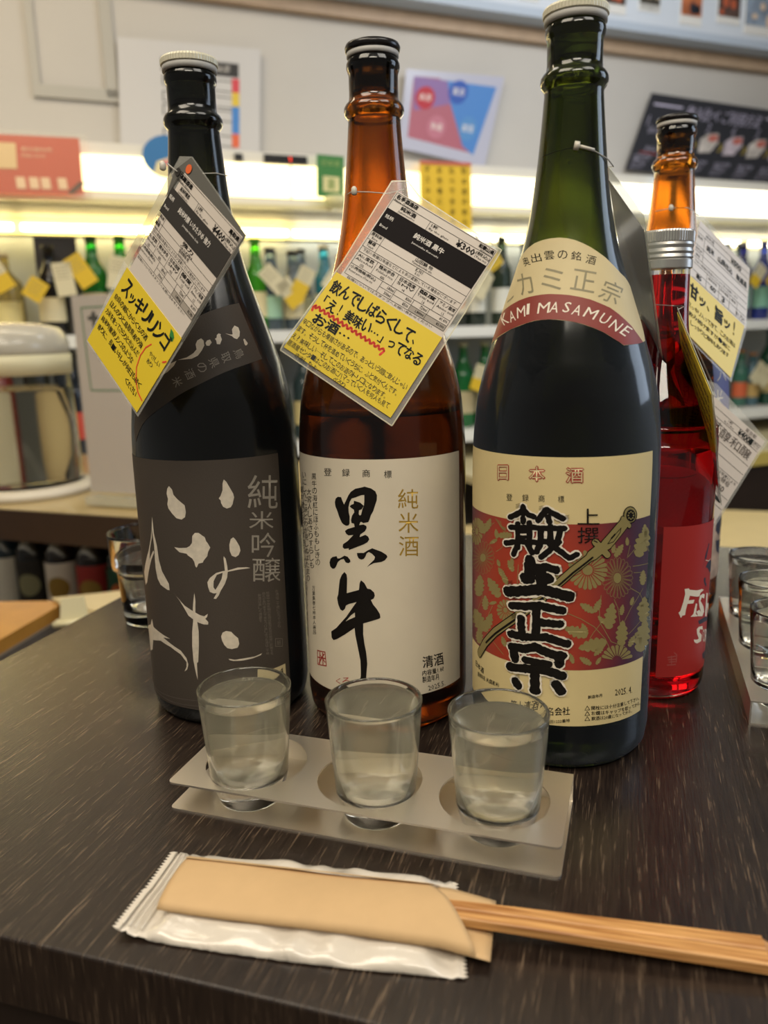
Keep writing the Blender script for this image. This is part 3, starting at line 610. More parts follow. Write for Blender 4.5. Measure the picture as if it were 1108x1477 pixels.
["A","lettering","grey_ink",2,"t",["酒",[[-1.6,226.0],[1.1,220.9],[-4.3,218.8],[-7.1,223.8]]]],
["A","lettering","grey_ink",2,"t",["米",[[-9.8,221.7],[-6.9,216.7],[-12.4,214.5],[-15.5,219.5]]]],
["B","brushwork","black_ink",2,"p",[[[-26.4,150.4],[-24.3,150.3],[-23.7,148.5],[-22.6,146.1],[-21.2,148.7],[-19.8,151.6],[-18.2,153.9],[-15.5,155.8],[-12.2,156.6],[-10.2,157.2],[-6.7,156.2],[-4.3,154.4],[-3.5,152.1],[-3.7,149.2],[-4.8,146.0],[-5.8,142.8],[-7.1,140.5],[-8.1,137.5],[-8.7,136.3],[-11.5,135.6],[-12.8,136.4],[-13.3,137.4],[-12.5,141.2],[-11.8,143.8],[-10.9,146.1],[-10.6,148.7],[-10.5,152.3],[-12.3,152.1],[-15.3,150.8],[-17.9,149.9],[-19.1,147.7],[-19.9,144.6],[-19.9,141.6],[-19.4,139.2],[-19.6,134.8],[-20.2,133.8],[-21.8,133.4],[-23.4,134.1],[-24.5,135.1],[-26.1,138.6],[-27.0,141.4],[-28.3,144.5],[-28.6,146.9],[-28.0,149.1]]]],
["B","brushwork","black_ink",2,"p",[[[-16.6,148.7],[-15.3,148.4],[-12.8,147.6],[-11.0,145.9],[-12.2,143.8],[-13.8,143.1],[-14.0,140.8],[-13.4,140.1],[-12.1,140.8],[-11.3,137.4],[-13.3,135.9],[-13.9,134.3],[-11.4,134.8],[-9.9,133.9],[-9.7,132.8],[-10.7,130.8],[-13.4,128.8],[-13.9,127.1],[-10.6,128.6],[-9.0,127.6],[-8.4,125.9],[-9.5,124.2],[-11.7,122.8],[-16.2,120.8],[-20.3,118.9],[-20.8,119.1],[-20.5,119.9],[-23.3,119.2],[-24.5,120.1],[-24.2,122.0],[-21.1,124.3],[-17.5,128.2],[-20.6,127.7],[-21.9,128.6],[-22.7,130.2],[-20.8,131.6],[-16.6,133.1],[-16.9,135.0],[-18.4,135.3],[-18.7,137.1],[-17.9,139.8],[-16.6,141.8],[-16.7,143.3],[-18.5,144.5],[-19.1,145.2],[-18.4,146.1],[-16.7,146.8]]]],
["B","brushwork","black_ink",2,"p",[[[-28.8,114.1],[-28.2,112.8],[-26.7,113.0],[-23.5,115.1],[-21.5,114.6],[-20.0,112.8],[-19.9,111.6],[-21.2,110.7],[-22.8,110.9],[-24.1,113.0],[-26.1,112.3],[-28.1,110.5],[-29.6,107.3],[-30.8,106.0],[-32.4,105.8],[-33.8,107.0],[-34.2,109.3],[-33.3,111.8],[-31.8,113.1]]]],
["B","brushwork","black_ink",2,"p",[[[-15.8,117.4],[-13.3,117.6],[-11.9,117.6],[-9.6,119.2],[-6.9,120.6],[-1.8,118.5],[0.9,116.5],[1.4,115.3],[-0.0,113.3],[-2.0,112.3],[-6.3,111.6],[-8.4,110.4],[-10.3,109.0],[-8.4,111.2],[-6.0,113.7],[-5.5,115.4],[-7.2,117.3],[-8.9,118.3],[-10.1,117.5],[-11.0,115.3],[-12.0,113.9],[-13.4,113.5],[-14.9,114.2],[-15.6,115.7]]]],
["B","brushwork","black_ink",2,"p",[[[-23.9,105.0],[-22.6,103.6],[-22.3,100.9],[-22.9,91.9],[-15.3,94.7],[-14.7,99.0],[-13.9,100.8],[-12.0,99.2],[-10.3,95.8],[-8.5,95.5],[-6.6,93.6],[-6.2,91.5],[-6.9,89.8],[-8.5,88.8],[-7.4,86.2],[-5.3,83.3],[-3.6,80.1],[-3.4,77.9],[-4.1,77.2],[-13.4,73.8],[-13.6,66.7],[-13.1,61.4],[-12.1,55.0],[-11.7,48.0],[-12.9,36.8],[-16.6,36.4],[-15.8,40.0],[-15.7,44.1],[-15.8,50.1],[-17.2,58.5],[-18.4,65.8],[-18.7,70.4],[-25.1,65.3],[-30.8,61.2],[-33.5,59.9],[-34.9,61.2],[-35.1,65.2],[-31.0,68.4],[-23.7,76.9],[-18.0,85.5],[-16.9,87.0],[-21.9,85.2],[-23.7,84.0],[-24.5,81.7],[-26.1,80.2],[-27.7,80.9],[-29.0,83.9],[-29.6,87.7],[-28.7,90.3],[-27.9,95.8],[-27.2,99.8],[-25.7,102.9]],[[-24.3,73.8],[-20.6,78.3],[-18.2,80.3],[-18.2,77.4],[-21.7,75.5]]]],
["B","lettering","black_ink",2,"t",["登",[[-35.6,166.6],[-29.9,167.1],[-30.1,162.5],[-35.8,162.0]]]],
["B","lettering","black_ink",2,"t",["録",[[-23.1,167.1],[-18.4,167.3],[-18.5,162.9],[-23.2,162.6]]]],
["B","lettering","black_ink",2,"t",["商",[[-11.2,167.1],[-6.9,167.1],[-7.0,162.7],[-11.3,162.6]]]],
["B","lettering","black_ink",2,"t",["標",[[0.6,166.5],[4.8,166.3],[4.7,161.9],[0.5,162.1]]]],
["B","gold_lettering","gold_foil",2,"t",["純",[[8.0,155.4],[19.6,154.5],[19.5,143.0],[7.8,144.0]]]],
["B","gold_lettering","gold_foil",2,"t",["米",[[8.0,141.6],[19.6,140.5],[19.4,128.5],[7.8,129.6]]]],
["B","gold_lettering","gold_foil",2,"t",["酒",[[8.0,127.5],[19.5,126.4],[19.3,114.2],[7.8,115.4]]]],
["B","lettering","black_ink",2,"t",["黒",[[-47.0,162.1],[-42.4,162.7],[-42.7,158.9],[-47.3,158.2]]]],
["B","lettering","black_ink",2,"t",["牛",[[-47.0,157.8],[-42.4,158.4],[-42.6,154.6],[-47.2,153.9]]]],
["B","lettering","black_ink",2,"t",["の",[[-47.0,153.4],[-42.3,154.1],[-42.6,150.2],[-47.2,149.5]]]],
["B","lettering","black_ink",2,"t",["海",[[-46.9,149.1],[-42.3,149.7],[-42.6,145.8],[-47.2,145.1]]]],
["B","lettering","black_ink",2,"t",["紅",[[-46.9,144.7],[-42.3,145.4],[-42.6,141.5],[-47.2,140.7]]]],
["B","lettering","black_ink",2,"t",["に",[[-46.9,140.2],[-42.3,141.0],[-42.6,137.1],[-47.2,136.3]]]],
["B","lettering","black_ink",2,"t",["ほ",[[-46.9,135.8],[-42.3,136.6],[-42.6,132.7],[-47.2,131.8]]]],
["B","lettering","black_ink",2,"t",["ふ",[[-46.9,131.4],[-42.3,132.2],[-42.6,128.2],[-47.2,127.4]]]],
["B","lettering","black_ink",2,"t",["も",[[-46.9,126.9],[-42.3,127.8],[-42.5,123.8],[-47.2,122.9]]]],
["B","lettering","black_ink",2,"t",["も",[[-46.9,122.4],[-42.2,123.3],[-42.5,119.3],[-47.2,118.4]]]],
["B","lettering","black_ink",2,"t",["し",[[-46.9,117.9],[-42.2,118.9],[-42.5,114.9],[-47.2,113.9]]]],
["B","lettering","black_ink",2,"t",["き",[[-46.9,113.4],[-42.2,114.4],[-42.5,110.4],[-47.2,109.3]]]],
["B","lettering","black_ink",2,"t",["の",[[-46.9,108.8],[-42.2,109.9],[-42.5,105.8],[-47.2,104.8]]]],
["B","lettering","black_ink",2,"t",["大",[[-53.6,151.8],[-48.3,152.6],[-48.6,148.6],[-54.1,147.7]]]],
["B","lettering","black_ink",2,"t",["宮",[[-53.8,147.2],[-48.3,148.1],[-48.6,144.1],[-54.2,143.1]]]],
["B","lettering","black_ink",2,"t",["人",[[-53.9,142.6],[-48.4,143.6],[-48.7,139.6],[-54.3,138.5]]]],
["B","lettering","black_ink",2,"t",["し",[[-53.9,138.0],[-48.4,139.1],[-48.7,135.0],[-54.3,133.9]]]],
["B","lettering","black_ink",2,"t",["あ",[[-54.0,133.4],[-48.5,134.5],[-48.8,130.4],[-54.4,129.3]]]],
["B","lettering","black_ink",2,"t",["さ",[[-54.1,128.8],[-48.5,129.9],[-48.9,125.8],[-54.5,124.6]]]],
["B","lettering","black_ink",2,"t",["り",[[-54.1,124.2],[-48.6,125.3],[-49.0,121.2],[-54.6,119.9]]]],
["B","lettering","black_ink",2,"t",["す",[[-54.2,119.5],[-48.6,120.7],[-49.0,116.6],[-54.6,115.3]]]],
["B","lettering","black_ink",2,"t",["ら",[[-54.3,114.8],[-48.7,116.1],[-49.1,111.9],[-54.7,110.5]]]],
["B","lettering","black_ink",2,"t",["し",[[-54.4,110.0],[-48.7,111.4],[-49.1,107.2],[-54.8,105.8]]]],
["B","lettering","black_ink",2,"t",["も",[[-54.4,105.3],[-48.7,106.8],[-49.2,102.5],[-54.9,101.0]]]],
["B","lettering","black_ink",2,"t",["い",[[-60.6,160.9],[-54.1,162.0],[-54.5,158.2],[-61.2,157.1]]]],
["B","lettering","black_ink",2,"t",["に",[[-60.7,156.6],[-54.1,157.7],[-54.5,153.9],[-61.3,152.7]]]],
["B","lettering","black_ink",2,"t",["し",[[-60.8,152.3],[-54.2,153.4],[-54.5,149.6],[-61.4,148.4]]]],
["B","lettering","black_ink",2,"t",["へ",[[-60.9,148.0],[-54.2,149.2],[-54.6,145.3],[-61.5,144.0]]]],
["B","lettering","black_ink",2,"t",["に",[[-61.0,143.6],[-54.3,144.9],[-54.7,141.0],[-61.7,139.6]]]],
["B","lettering","black_ink",2,"t",["妹",[[-61.2,139.2],[-54.4,140.5],[-54.8,136.7],[-61.9,135.2]]]],
["B","lettering","black_ink",2,"t",["と",[[-61.3,134.8],[-54.5,136.2],[-54.9,132.3],[-62.0,130.8]]]],
["B","lettering","black_ink",2,"t",["わ",[[-61.5,130.3],[-54.6,131.8],[-55.0,127.9],[-62.2,126.3]]]],
["B","lettering","black_ink",2,"t",["が",[[-61.6,125.9],[-54.6,127.5],[-55.1,123.5],[-62.4,121.8]]]],
["B","lettering","black_ink",2,"t",["見",[[-61.8,121.4],[-54.7,123.1],[-55.2,119.1],[-62.5,117.3]]]],
["B","lettering","black_ink",2,"t",["し",[[-62.0,116.9],[-54.8,118.7],[-55.3,114.7],[-62.7,112.8]]]],
["B","lettering","black_ink",2,"t",["ぬ",[[-62.1,112.4],[-54.9,114.2],[-55.4,110.2],[-62.9,108.2]]]],
["B","lettering","black_ink",2,"t",["ば",[[-62.3,107.8],[-55.0,109.8],[-55.5,105.7],[-63.1,103.7]]]],
["B","lettering","black_ink",2,"t",["た",[[-62.5,103.3],[-55.1,105.3],[-55.6,101.2],[-63.3,99.0]]]],
["B","lettering","black_ink",2,"t",["ま",[[-62.7,98.7],[-55.2,100.8],[-55.7,96.7],[-63.5,94.4]]]],
["B","lettering","black_ink",2,"t",["の",[[-62.8,94.1],[-55.3,96.3],[-55.8,92.2],[-63.7,89.8]]]],
["B","lettering","black_ink",2,"t",["黒",[[-70.3,150.0],[-60.3,151.9],[-61.0,147.6],[-73.3,145.2]]]],
["B","lettering","black_ink",2,"t",["牛",[[-71.6,144.9],[-60.5,147.1],[-61.2,142.8],[-73.3,140.3]]]],
["B","lettering","black_ink",2,"t",["潟",[[-73.3,139.7],[-60.7,142.4],[-61.4,138.0],[-73.3,135.4]]]],
["B","lettering","black_ink",2,"t",["を",[[-73.3,134.9],[-60.9,137.6],[-61.7,133.2],[-73.3,130.6]]]],
["B","lettering","black_ink",2,"t",["見",[[-73.3,130.0],[-61.2,132.7],[-61.9,128.3],[-73.3,125.6]]]],
["B","lettering","black_ink",2,"t",["れ",[[-73.3,125.0],[-61.4,127.9],[-62.2,123.5],[-73.2,120.7]]]],
["B","lettering","black_ink",2,"t",["ば",[[-73.3,120.1],[-61.7,123.0],[-62.5,118.5],[-73.2,115.8]]]],
["B","lettering","black_ink",2,"t",["さ",[[-73.3,115.1],[-61.9,118.1],[-62.8,113.6],[-73.2,110.8]]]],
["B","lettering","black_ink",2,"t",["ぶ",[[-73.2,110.2],[-62.2,113.2],[-63.1,108.6],[-73.2,105.8]]]],
["B","lettering","black_ink",2,"t",["し",[[-73.2,105.2],[-62.5,108.2],[-63.4,103.6],[-73.2,100.8]]]],
["B","lettering","black_ink",2,"t",["も",[[-73.2,100.2],[-62.7,103.2],[-63.7,98.6],[-73.2,95.7]]]],
["B","lettering","black_ink",2,"t",["万",[[-52.6,89.9],[-49.0,90.9],[-49.2,88.1],[-52.9,87.0]]]],
["B","lettering","black_ink",2,"t",["葉",[[-52.8,86.7],[-49.1,87.7],[-49.3,84.9],[-53.0,83.8]]]],
["B","lettering","black_ink",2,"t",["集",[[-52.9,83.5],[-49.2,84.5],[-49.4,81.7],[-53.2,80.5]]]],
["B","lettering","black_ink",2,"t",["巻",[[-53.1,80.2],[-49.3,81.3],[-49.5,78.5],[-53.3,77.3]]]],
["B","lettering","black_ink",2,"t",["七",[[-53.2,77.0],[-49.4,78.1],[-49.8,75.2],[-53.5,74.0]]]],
["B","lettering","black_ink",2,"t",["柿",[[-53.4,73.7],[-49.6,74.8],[-49.9,72.0],[-53.8,70.7]]]],
["B","lettering","black_ink",2,"t",["本",[[-53.5,70.4],[-49.8,71.6],[-50.0,68.7],[-53.9,67.5]]]],
["B","lettering","black_ink",2,"t",["人",[[-53.8,67.1],[-49.9,68.4],[-50.1,65.5],[-54.1,64.1]]]],
["B","lettering","black_ink",2,"t",["麻",[[-54.0,63.8],[-50.0,65.1],[-50.2,62.2],[-54.2,60.9]]]],
["B","lettering","black_ink",2,"t",["呂",[[-54.1,60.5],[-50.1,61.8],[-50.4,58.9],[-54.4,57.5]]]],
["B","lettering","black_ink",2,"t",["紀",[[-73.3,86.7],[-61.4,90.5],[-61.9,87.4],[-73.3,83.7]]]],
["B","lettering","black_ink",2,"t",["州",[[-73.3,83.3],[-61.6,87.1],[-62.2,83.9],[-73.3,80.2]]]],
["B","lettering","black_ink",2,"t",["黒",[[-73.3,79.8],[-61.9,83.6],[-62.5,80.5],[-73.3,76.8]]]],
["B","lettering","black_ink",2,"t",["江",[[-73.3,76.4],[-62.2,80.2],[-62.8,77.0],[-73.3,73.3]]]],
["B","lettering","black_ink",2,"t",["名",[[-73.3,72.9],[-62.5,76.7],[-63.1,73.5],[-73.2,69.9]]]],
["B","lettering","black_ink",2,"t",["手",[[-73.3,69.5],[-62.8,73.2],[-63.5,69.9],[-73.2,66.4]]]],
["B","lettering","black_ink",2,"t",["酒",[[-73.2,66.0],[-63.2,69.6],[-63.8,66.4],[-73.2,63.0]]]],
["B","lettering","black_ink",2,"t",["造",[[-73.2,62.5],[-63.5,66.1],[-64.2,62.8],[-73.2,59.5]]]],
["B","lettering","black_ink",2,"t",["店",[[-73.2,59.0],[-63.9,62.5],[-64.6,59.2],[-73.2,55.9]]]],
["B","lettering","black_ink",2,"t",["謹",[[-73.2,55.5],[-64.2,59.0],[-65.0,55.6],[-73.2,52.4]]]],
["B","lettering","black_ink",2,"t",["醸",[[-73.2,52.0],[-64.6,55.4],[-65.4,52.0],[-73.2,48.9]]]],
["B","seal","red_ink",2,"s",[[[-49.5,48.3],[-41.3,49.9],[-40.6,40.9],[-49.9,38.9],[-49.5,48.3]],0.7]],
["B","seal","red_ink",2,"s",[[[-46.5,48.2],[-47.6,39.7]],0.85]],
["B","seal","red_ink",2,"s",[[[-49.2,43.9],[-41.1,45.6]],0.81]],
["B","seal","red_ink",2,"s",[[[-43.7,48.6],[-43.8,40.7]],0.82]],
["B","seal","red_ink",2,"s",[[[-46.6,46.5],[-41.7,43.0]],0.84]],
["B","seal","red_ink",2,"s",[[[-42.3,48.2],[-48.3,40.1]],0.85]],
["B","lettering","red_ink",2,"t",["く",[[-32.9,34.9],[-29.2,35.9],[-29.4,32.1],[-33.1,31.1]]]],
["B","lettering","red_ink",2,"t",["ろ",[[-28.2,36.6],[-22.9,37.7],[-23.1,33.0],[-28.4,31.9]]]],
["B","lettering","black_ink",2,"t",["清酒",[[20.7,50.5],[35.2,50.0],[36.2,41.4],[21.0,42.8]]]],
["B","lettering","black_ink",2,"t",["内容量1.8ℓ",[[20.6,41.5],[35.7,40.6],[36.2,36.8],[20.5,37.9]]]],
["B","lettering","black_ink",2,"t",["製造年月",[[20.5,37.4],[31.7,36.8],[32.2,32.5],[20.5,33.3]]]],
["B","lettering","black_ink",2,"t",["2025.5.",[[24.1,30.6],[36.7,30.6],[37.3,27.1],[24.5,27.3]]]],
["C","bold_characters","white_ink",8,"j",[[[-31.1,151.9],[-31.0,147.8]],4.65]],
["C","bold_characters","black_ink",9,"j",[[[-31.1,151.9],[-31.0,147.8]],3.13]],
["C","bold_characters","white_ink",8,"j",[[[-38.3,145.2],[-33.4,148.0],[-31.0,150.2],[-28.6,148.1],[-25.4,147.0]],4.65]],
["C","bold_characters","black_ink",9,"j",[[[-38.3,145.2],[-33.4,148.0],[-31.0,150.2],[-28.6,148.1],[-25.4,147.0]],3.13]],
["C","bold_characters","white_ink",8,"j",[[[-23.3,145.3],[-20.9,148.8],[-19.3,151.5],[-16.2,149.6],[-11.2,147.0]],4.65]],
["C","bold_characters","black_ink",9,"j",[[[-23.3,145.3],[-20.9,148.8],[-19.3,151.5],[-16.2,149.6],[-11.2,147.0]],3.13]],
["C","bold_characters","white_ink",8,"j",[[[-18.3,147.6],[-17.6,144.8]],4.65]],
["C","bold_characters","black_ink",9,"j",[[[-18.3,147.6],[-17.6,144.8]],3.13]],
["C","bold_characters","white_ink",8,"j",[[[-38.0,139.7],[-24.4,141.4]],4.65]],
["C","bold_characters","black_ink",9,"j",[[[-38.0,139.7],[-24.4,141.4]],3.13]],
["C","bold_characters","white_ink",8,"j",[[[-33.9,142.2],[-33.7,129.2]],4.65]],
["C","bold_characters","black_ink",9,"j",[[[-33.9,142.2],[-33.7,129.2]],3.13]],
["C","bold_characters","white_ink",8,"j",[[[-27.6,143.5],[-27.4,130.1]],4.65]],
["C","bold_characters","black_ink",9,"j",[[[-27.6,143.5],[-27.4,130.1]],3.13]],
["C","bold_characters","white_ink",8,"j",[[[-40.9,130.4],[-32.8,132.7],[-24.2,133.3]],4.65]],
["C","bold_characters","black_ink",9,"j",[[[-40.9,130.4],[-32.8,132.7],[-24.2,133.3]],3.13]],
["C","bold_characters","white_ink",8,"j",[[[-33.7,130.7],[-36.2,124.9]],4.65]],
["C","bold_characters","black_ink",9,"j",[[[-33.7,130.7],[-36.2,124.9]],3.13]],
["C","bold_characters","white_ink",8,"j",[[[-28.3,131.4],[-25.9,127.4]],4.65]],
["C","bold_characters","black_ink",9,"j",[[[-28.3,131.4],[-25.9,127.4]],3.13]],
["C","bold_characters","white_ink",8,"j",[[[-23.0,141.1],[-10.5,141.8]],4.65]],
["C","bold_characters","black_ink",9,"j",[[[-23.0,141.1],[-10.5,141.8]],3.13]],
["C","bold_characters","white_ink",8,"j",[[[-21.7,140.7],[-22.0,132.1],[-23.7,128.1]],4.65]],
["C","bold_characters","black_ink",9,"j",[[[-21.7,140.7],[-22.0,132.1],[-23.7,128.1]],3.13]],
["C","bold_characters","white_ink",8,"j",[[[-17.1,142.5],[-17.0,134.4]],4.65]],
["C","bold_characters","black_ink",9,"j",[[[-17.1,142.5],[-17.0,134.4]],3.13]],
["C","bold_characters","white_ink",8,"j",[[[-12.2,141.8],[-13.3,135.1]],4.65]],
["C","bold_characters","black_ink",9,"j",[[[-12.2,141.8],[-13.3,135.1]],3.13]],
["C","bold_characters","white_ink",8,"j",[[[-20.7,134.2],[-12.9,134.2]],4.65]],
["C","bold_characters","black_ink",9,"j",[[[-20.7,134.2],[-12.9,134.2]],3.13]],
["C","bold_characters","white_ink",8,"j",[[[-18.9,134.3],[-12.3,129.5],[-7.5,125.8],[-4.2,127.8]],4.65]],
["C","bold_characters","black_ink",9,"j",[[[-18.9,134.3],[-12.3,129.5],[-7.5,125.8],[-4.2,127.8]],3.13]],
["C","bold_characters","white_ink",8,"j",[[[-13.3,133.7],[-17.1,129.7],[-21.4,125.5]],4.65]],
["C","bold_characters","black_ink",9,"j",[[[-13.3,133.7],[-17.1,129.7],[-21.4,125.5]],3.13]],
["C","bold_characters","white_ink",8,"j",[[[-31.0,145.5],[-30.9,143.6]],4.65]],
["C","bold_characters","black_ink",9,"j",[[[-31.0,145.5],[-30.9,143.6]],3.13]],
["C","bold_characters","white_ink",8,"j",[[[-32.8,138.1],[-28.0,138.7]],3.54]],
["C","bold_characters","black_ink",9,"j",[[[-32.8,138.1],[-28.0,138.7]],2.02]],
["C","bold_characters","white_ink",8,"j",[[[-32.8,135.2],[-27.9,135.8]],3.54]],
["C","bold_characters","black_ink",9,"j",[[[-32.8,135.2],[-27.9,135.8]],2.02]],
["C","bold_characters","white_ink",8,"j",[[[-27.0,123.2],[-26.9,112.8]],7.68]],
["C","bold_characters","black_ink",9,"j",[[[-27.0,123.2],[-26.9,112.8]],5.97]],
["C","bold_characters","white_ink",8,"j",[[[-29.5,113.0],[-29.0,112.5]],7.68]],
["C","bold_characters","black_ink",9,"j",[[[-29.5,113.0],[-29.0,112.5]],5.97]],
["C","bold_characters","white_ink",8,"j",[[[-39.3,103.2],[-28.9,105.9],[-20.6,107.6],[-12.7,106.1],[-7.3,104.7]],7.68]],
["C","bold_characters","black_ink",9,"j",[[[-39.3,103.2],[-28.9,105.9],[-20.6,107.6],[-12.7,106.1],[-7.3,104.7]],5.97]],
["C","bold_characters","white_ink",8,"j",[[[-21.3,116.8],[-20.6,108.7]],7.68]],
["C","bold_characters","black_ink",9,"j",[[[-21.3,116.8],[-20.6,108.7]],5.97]],
["C","bold_characters","white_ink",8,"j",[[[-20.2,113.7],[-17.7,113.9]],7.68]],
["C","bold_characters","black_ink",9,"j",[[[-20.2,113.7],[-17.7,113.9]],5.97]],
["C","bold_characters","white_ink",8,"j",[[[-24.4,119.2],[-18.8,120.3],[-13.9,119.1]],6.26]],
["C","bold_characters","black_ink",9,"j",[[[-24.4,119.2],[-18.8,120.3],[-13.9,119.1]],4.55]],
["C","bold_characters","white_ink",8,"j",[[[-36.8,95.8],[-28.8,96.9],[-21.4,98.6],[-10.5,96.8]],6.26]],
["C","bold_characters","black_ink",9,"j",[[[-36.8,95.8],[-28.8,96.9],[-21.4,98.6],[-10.5,96.8]],4.55]],
["C","bold_characters","white_ink",8,"j",[[[-23.2,97.8],[-23.2,80.3]],6.26]],
["C","bold_characters","black_ink",9,"j",[[[-23.2,97.8],[-23.2,80.3]],4.55]],
["C","bold_characters","white_ink",8,"j",[[[-21.3,89.1],[-11.3,89.0]],6.26]],
["C","bold_characters","black_ink",9,"j",[[[-21.3,89.1],[-11.3,89.0]],4.55]],
["C","bold_characters","white_ink",8,"j",[[[-31.4,89.6],[-30.7,78.9]],6.26]],
["C","bold_characters","black_ink",9,"j",[[[-31.4,89.6],[-30.7,78.9]],4.55]],
["C","bold_characters","white_ink",8,"j",[[[-37.1,79.1],[-28.5,79.4],[-18.1,81.1],[-7.6,78.0]],6.26]],
["C","bold_characters","black_ink",9,"j",[[[-37.1,79.1],[-28.5,79.4],[-18.1,81.1],[-7.6,78.0]],4.55]],
["C","bold_characters","white_ink",8,"j",[[[-36.4,71.8],[-28.4,72.5],[-23.6,74.5],[-19.4,73.0],[-13.9,71.3],[-9.9,71.0]],6.82]],
["C","bold_characters","black_ink",9,"j",[[[-36.4,71.8],[-28.4,72.5],[-23.6,74.5],[-19.4,73.0],[-13.9,71.3],[-9.9,71.0]],5.12]],
["C","bold_characters","white_ink",8,"j",[[[-35.2,69.2],[-34.5,65.3]],6.82]],
["C","bold_characters","black_ink",9,"j",[[[-35.2,69.2],[-34.5,65.3]],5.12]],
["C","bold_characters","white_ink",8,"j",[[[-10.9,71.0],[-11.3,66.4]],6.82]],
["C","bold_characters","black_ink",9,"j",[[[-10.9,71.0],[-11.3,66.4]],5.12]],
["C","bold_characters","white_ink",8,"j",[[[-37.5,59.7],[-29.3,60.7],[-21.8,62.2],[-15.7,61.4],[-9.6,59.6]],6.82]],
["C","bold_characters","black_ink",9,"j",[[[-37.5,59.7],[-29.3,60.7],[-21.8,62.2],[-15.7,61.4],[-9.6,59.6]],5.12]],
["C","bold_characters","white_ink",8,"j",[[[-23.4,61.3],[-23.2,50.3]],6.82]],
["C","bold_characters","black_ink",9,"j",[[[-23.4,61.3],[-23.2,50.3]],5.12]],
["C","bold_characters","white_ink",8,"j",[[[-23.7,49.0],[-22.6,49.3]],6.82]],
["C","bold_characters","black_ink",9,"j",[[[-23.7,49.0],[-22.6,49.3]],5.12]],
["C","bold_characters","white_ink",8,"j",[[[-34.0,51.9],[-32.6,49.9]],6.82]],
["C","bold_characters","black_ink",9,"j",[[[-34.0,51.9],[-32.6,49.9]],5.12]],
["C","bold_characters","white_ink",8,"j",[[[-12.5,54.2],[-9.9,50.3]],6.82]],
["C","bold_characters","black_ink",9,"j",[[[-12.5,54.2],[-9.9,50.3]],5.12]],
["C","bold_characters","white_ink",8,"j",[[[-28.8,66.0],[-23.9,65.9],[-16.2,65.6]],5.8]],
["C","bold_characters","black_ink",9,"j",[[[-28.8,66.0],[-23.9,65.9],[-16.2,65.6]],4.09]],
["C","bold_characters","black_ink",9,"s",[[[-10.3,148.4],[-8.3,148.9]],0.19]],
["C","bold_characters","black_ink",9,"s",[[[-10.3,147.8],[-8.3,148.3]],0.19]],
["C","bold_characters","black_ink",9,"s",[[[-10.3,147.2],[-8.3,147.7]],0.19]],
["C","bold_characters","black_ink",9,"s",[[[-10.3,146.6],[-8.2,147.1]],0.19]],
["C","bold_characters","black_ink",9,"s",[[[-35.1,152.6],[-32.8,153.3]],0.19]],
["C","bold_characters","black_ink",9,"s",[[[-35.1,152.0],[-32.7,152.7]],0.19]],
["C","bold_characters","black_ink",9,"s",[[[-35.1,151.3],[-32.7,152.1]],0.19]],
["C","bold_characters","black_ink",9,"s",[[[-35.1,150.7],[-32.7,151.5]],0.19]],
["C","bold_characters","black_ink",9,"s",[[[-22.9,152.7],[-20.8,153.3]],0.19]],
["C","bold_characters","black_ink",9,"s",[[[-22.9,152.1],[-20.8,152.7]],0.19]],
["C","bold_characters","black_ink",9,"s",[[[-22.9,151.4],[-20.8,152.1]],0.19]],
["C","bold_characters","black_ink",9,"s",[[[-22.8,150.8],[-20.7,151.4]],0.19]],
["C","bold_characters","black_ink",9,"s",[[[-5.5,106.9],[-3.1,107.5]],0.22]],
["C","bold_characters","black_ink",9,"s",[[[-5.5,106.2],[-3.1,106.7]],0.22]],
["C","bold_characters","black_ink",9,"s",[[[-5.4,105.4],[-3.1,106.0]],0.22]],
["C","bold_characters","black_ink",9,"s",[[[-5.4,104.8],[-3.1,105.3]],0.22]],
["C","bold_characters","black_ink",9,"s",[[[-13.1,120.2],[-10.8,120.9]],0.21]],
["C","bold_characters","black_ink",9,"s",[[[-13.1,119.5],[-10.8,120.2]],0.22]],
["C","bold_characters","black_ink",9,"s",[[[-13.0,118.8],[-10.7,119.5]],0.22]],
["C","bold_characters","black_ink",9,"s",[[[-13.0,118.1],[-10.7,118.8]],0.22]],
["C","bold_characters","black_ink",9,"s",[[[-39.5,108.9],[-36.5,110.0]],0.22]],
["C","bold_characters","black_ink",9,"s",[[[-39.5,108.1],[-36.5,109.3]],0.22]],
["C","bold_characters","black_ink",9,"s",[[[-39.5,107.4],[-36.5,108.6]],0.22]],
["C","bold_characters","black_ink",9,"s",[[[-39.5,106.7],[-36.5,107.8]],0.23]],
["C","bold_characters","black_ink",9,"s",[[[-36.3,101.0],[-33.5,102.2]],0.23]],
["C","bold_characters","black_ink",9,"s",[[[-36.3,100.3],[-33.5,101.5]],0.23]],
["C","bold_characters","black_ink",9,"s",[[[-36.3,99.6],[-33.5,100.7]],0.23]],
["C","bold_characters","black_ink",9,"s",[[[-36.3,98.9],[-33.5,100.0]],0.22]],
["C","bold_characters","black_ink",9,"s",[[[-10.6,97.9],[-8.3,98.6]],0.22]],
["C","bold_characters","black_ink",9,"s",[[[-10.6,97.2],[-8.3,97.8]],0.22]],
["C","bold_characters","black_ink",9,"s",[[[-10.6,96.5],[-8.2,97.1]],0.21]],
["C","bold_characters","black_ink",9,"s",[[[-10.6,95.8],[-8.2,96.4]],0.21]],
["C","bold_characters","black_ink",9,"s",[[[-11.4,90.7],[-9.1,91.3]],0.22]],
["C","bold_characters","black_ink",9,"s",[[[-11.4,89.9],[-9.1,90.6]],0.22]],
["C","bold_characters","black_ink",9,"s",[[[-11.4,89.2],[-9.1,89.9]],0.22]],
["C","bold_characters","black_ink",9,"s",[[[-11.4,88.5],[-9.0,89.2]],0.22]],
["C","bold_characters","black_ink",9,"s",[[[-7.8,80.7],[-5.4,81.4]],0.23]],
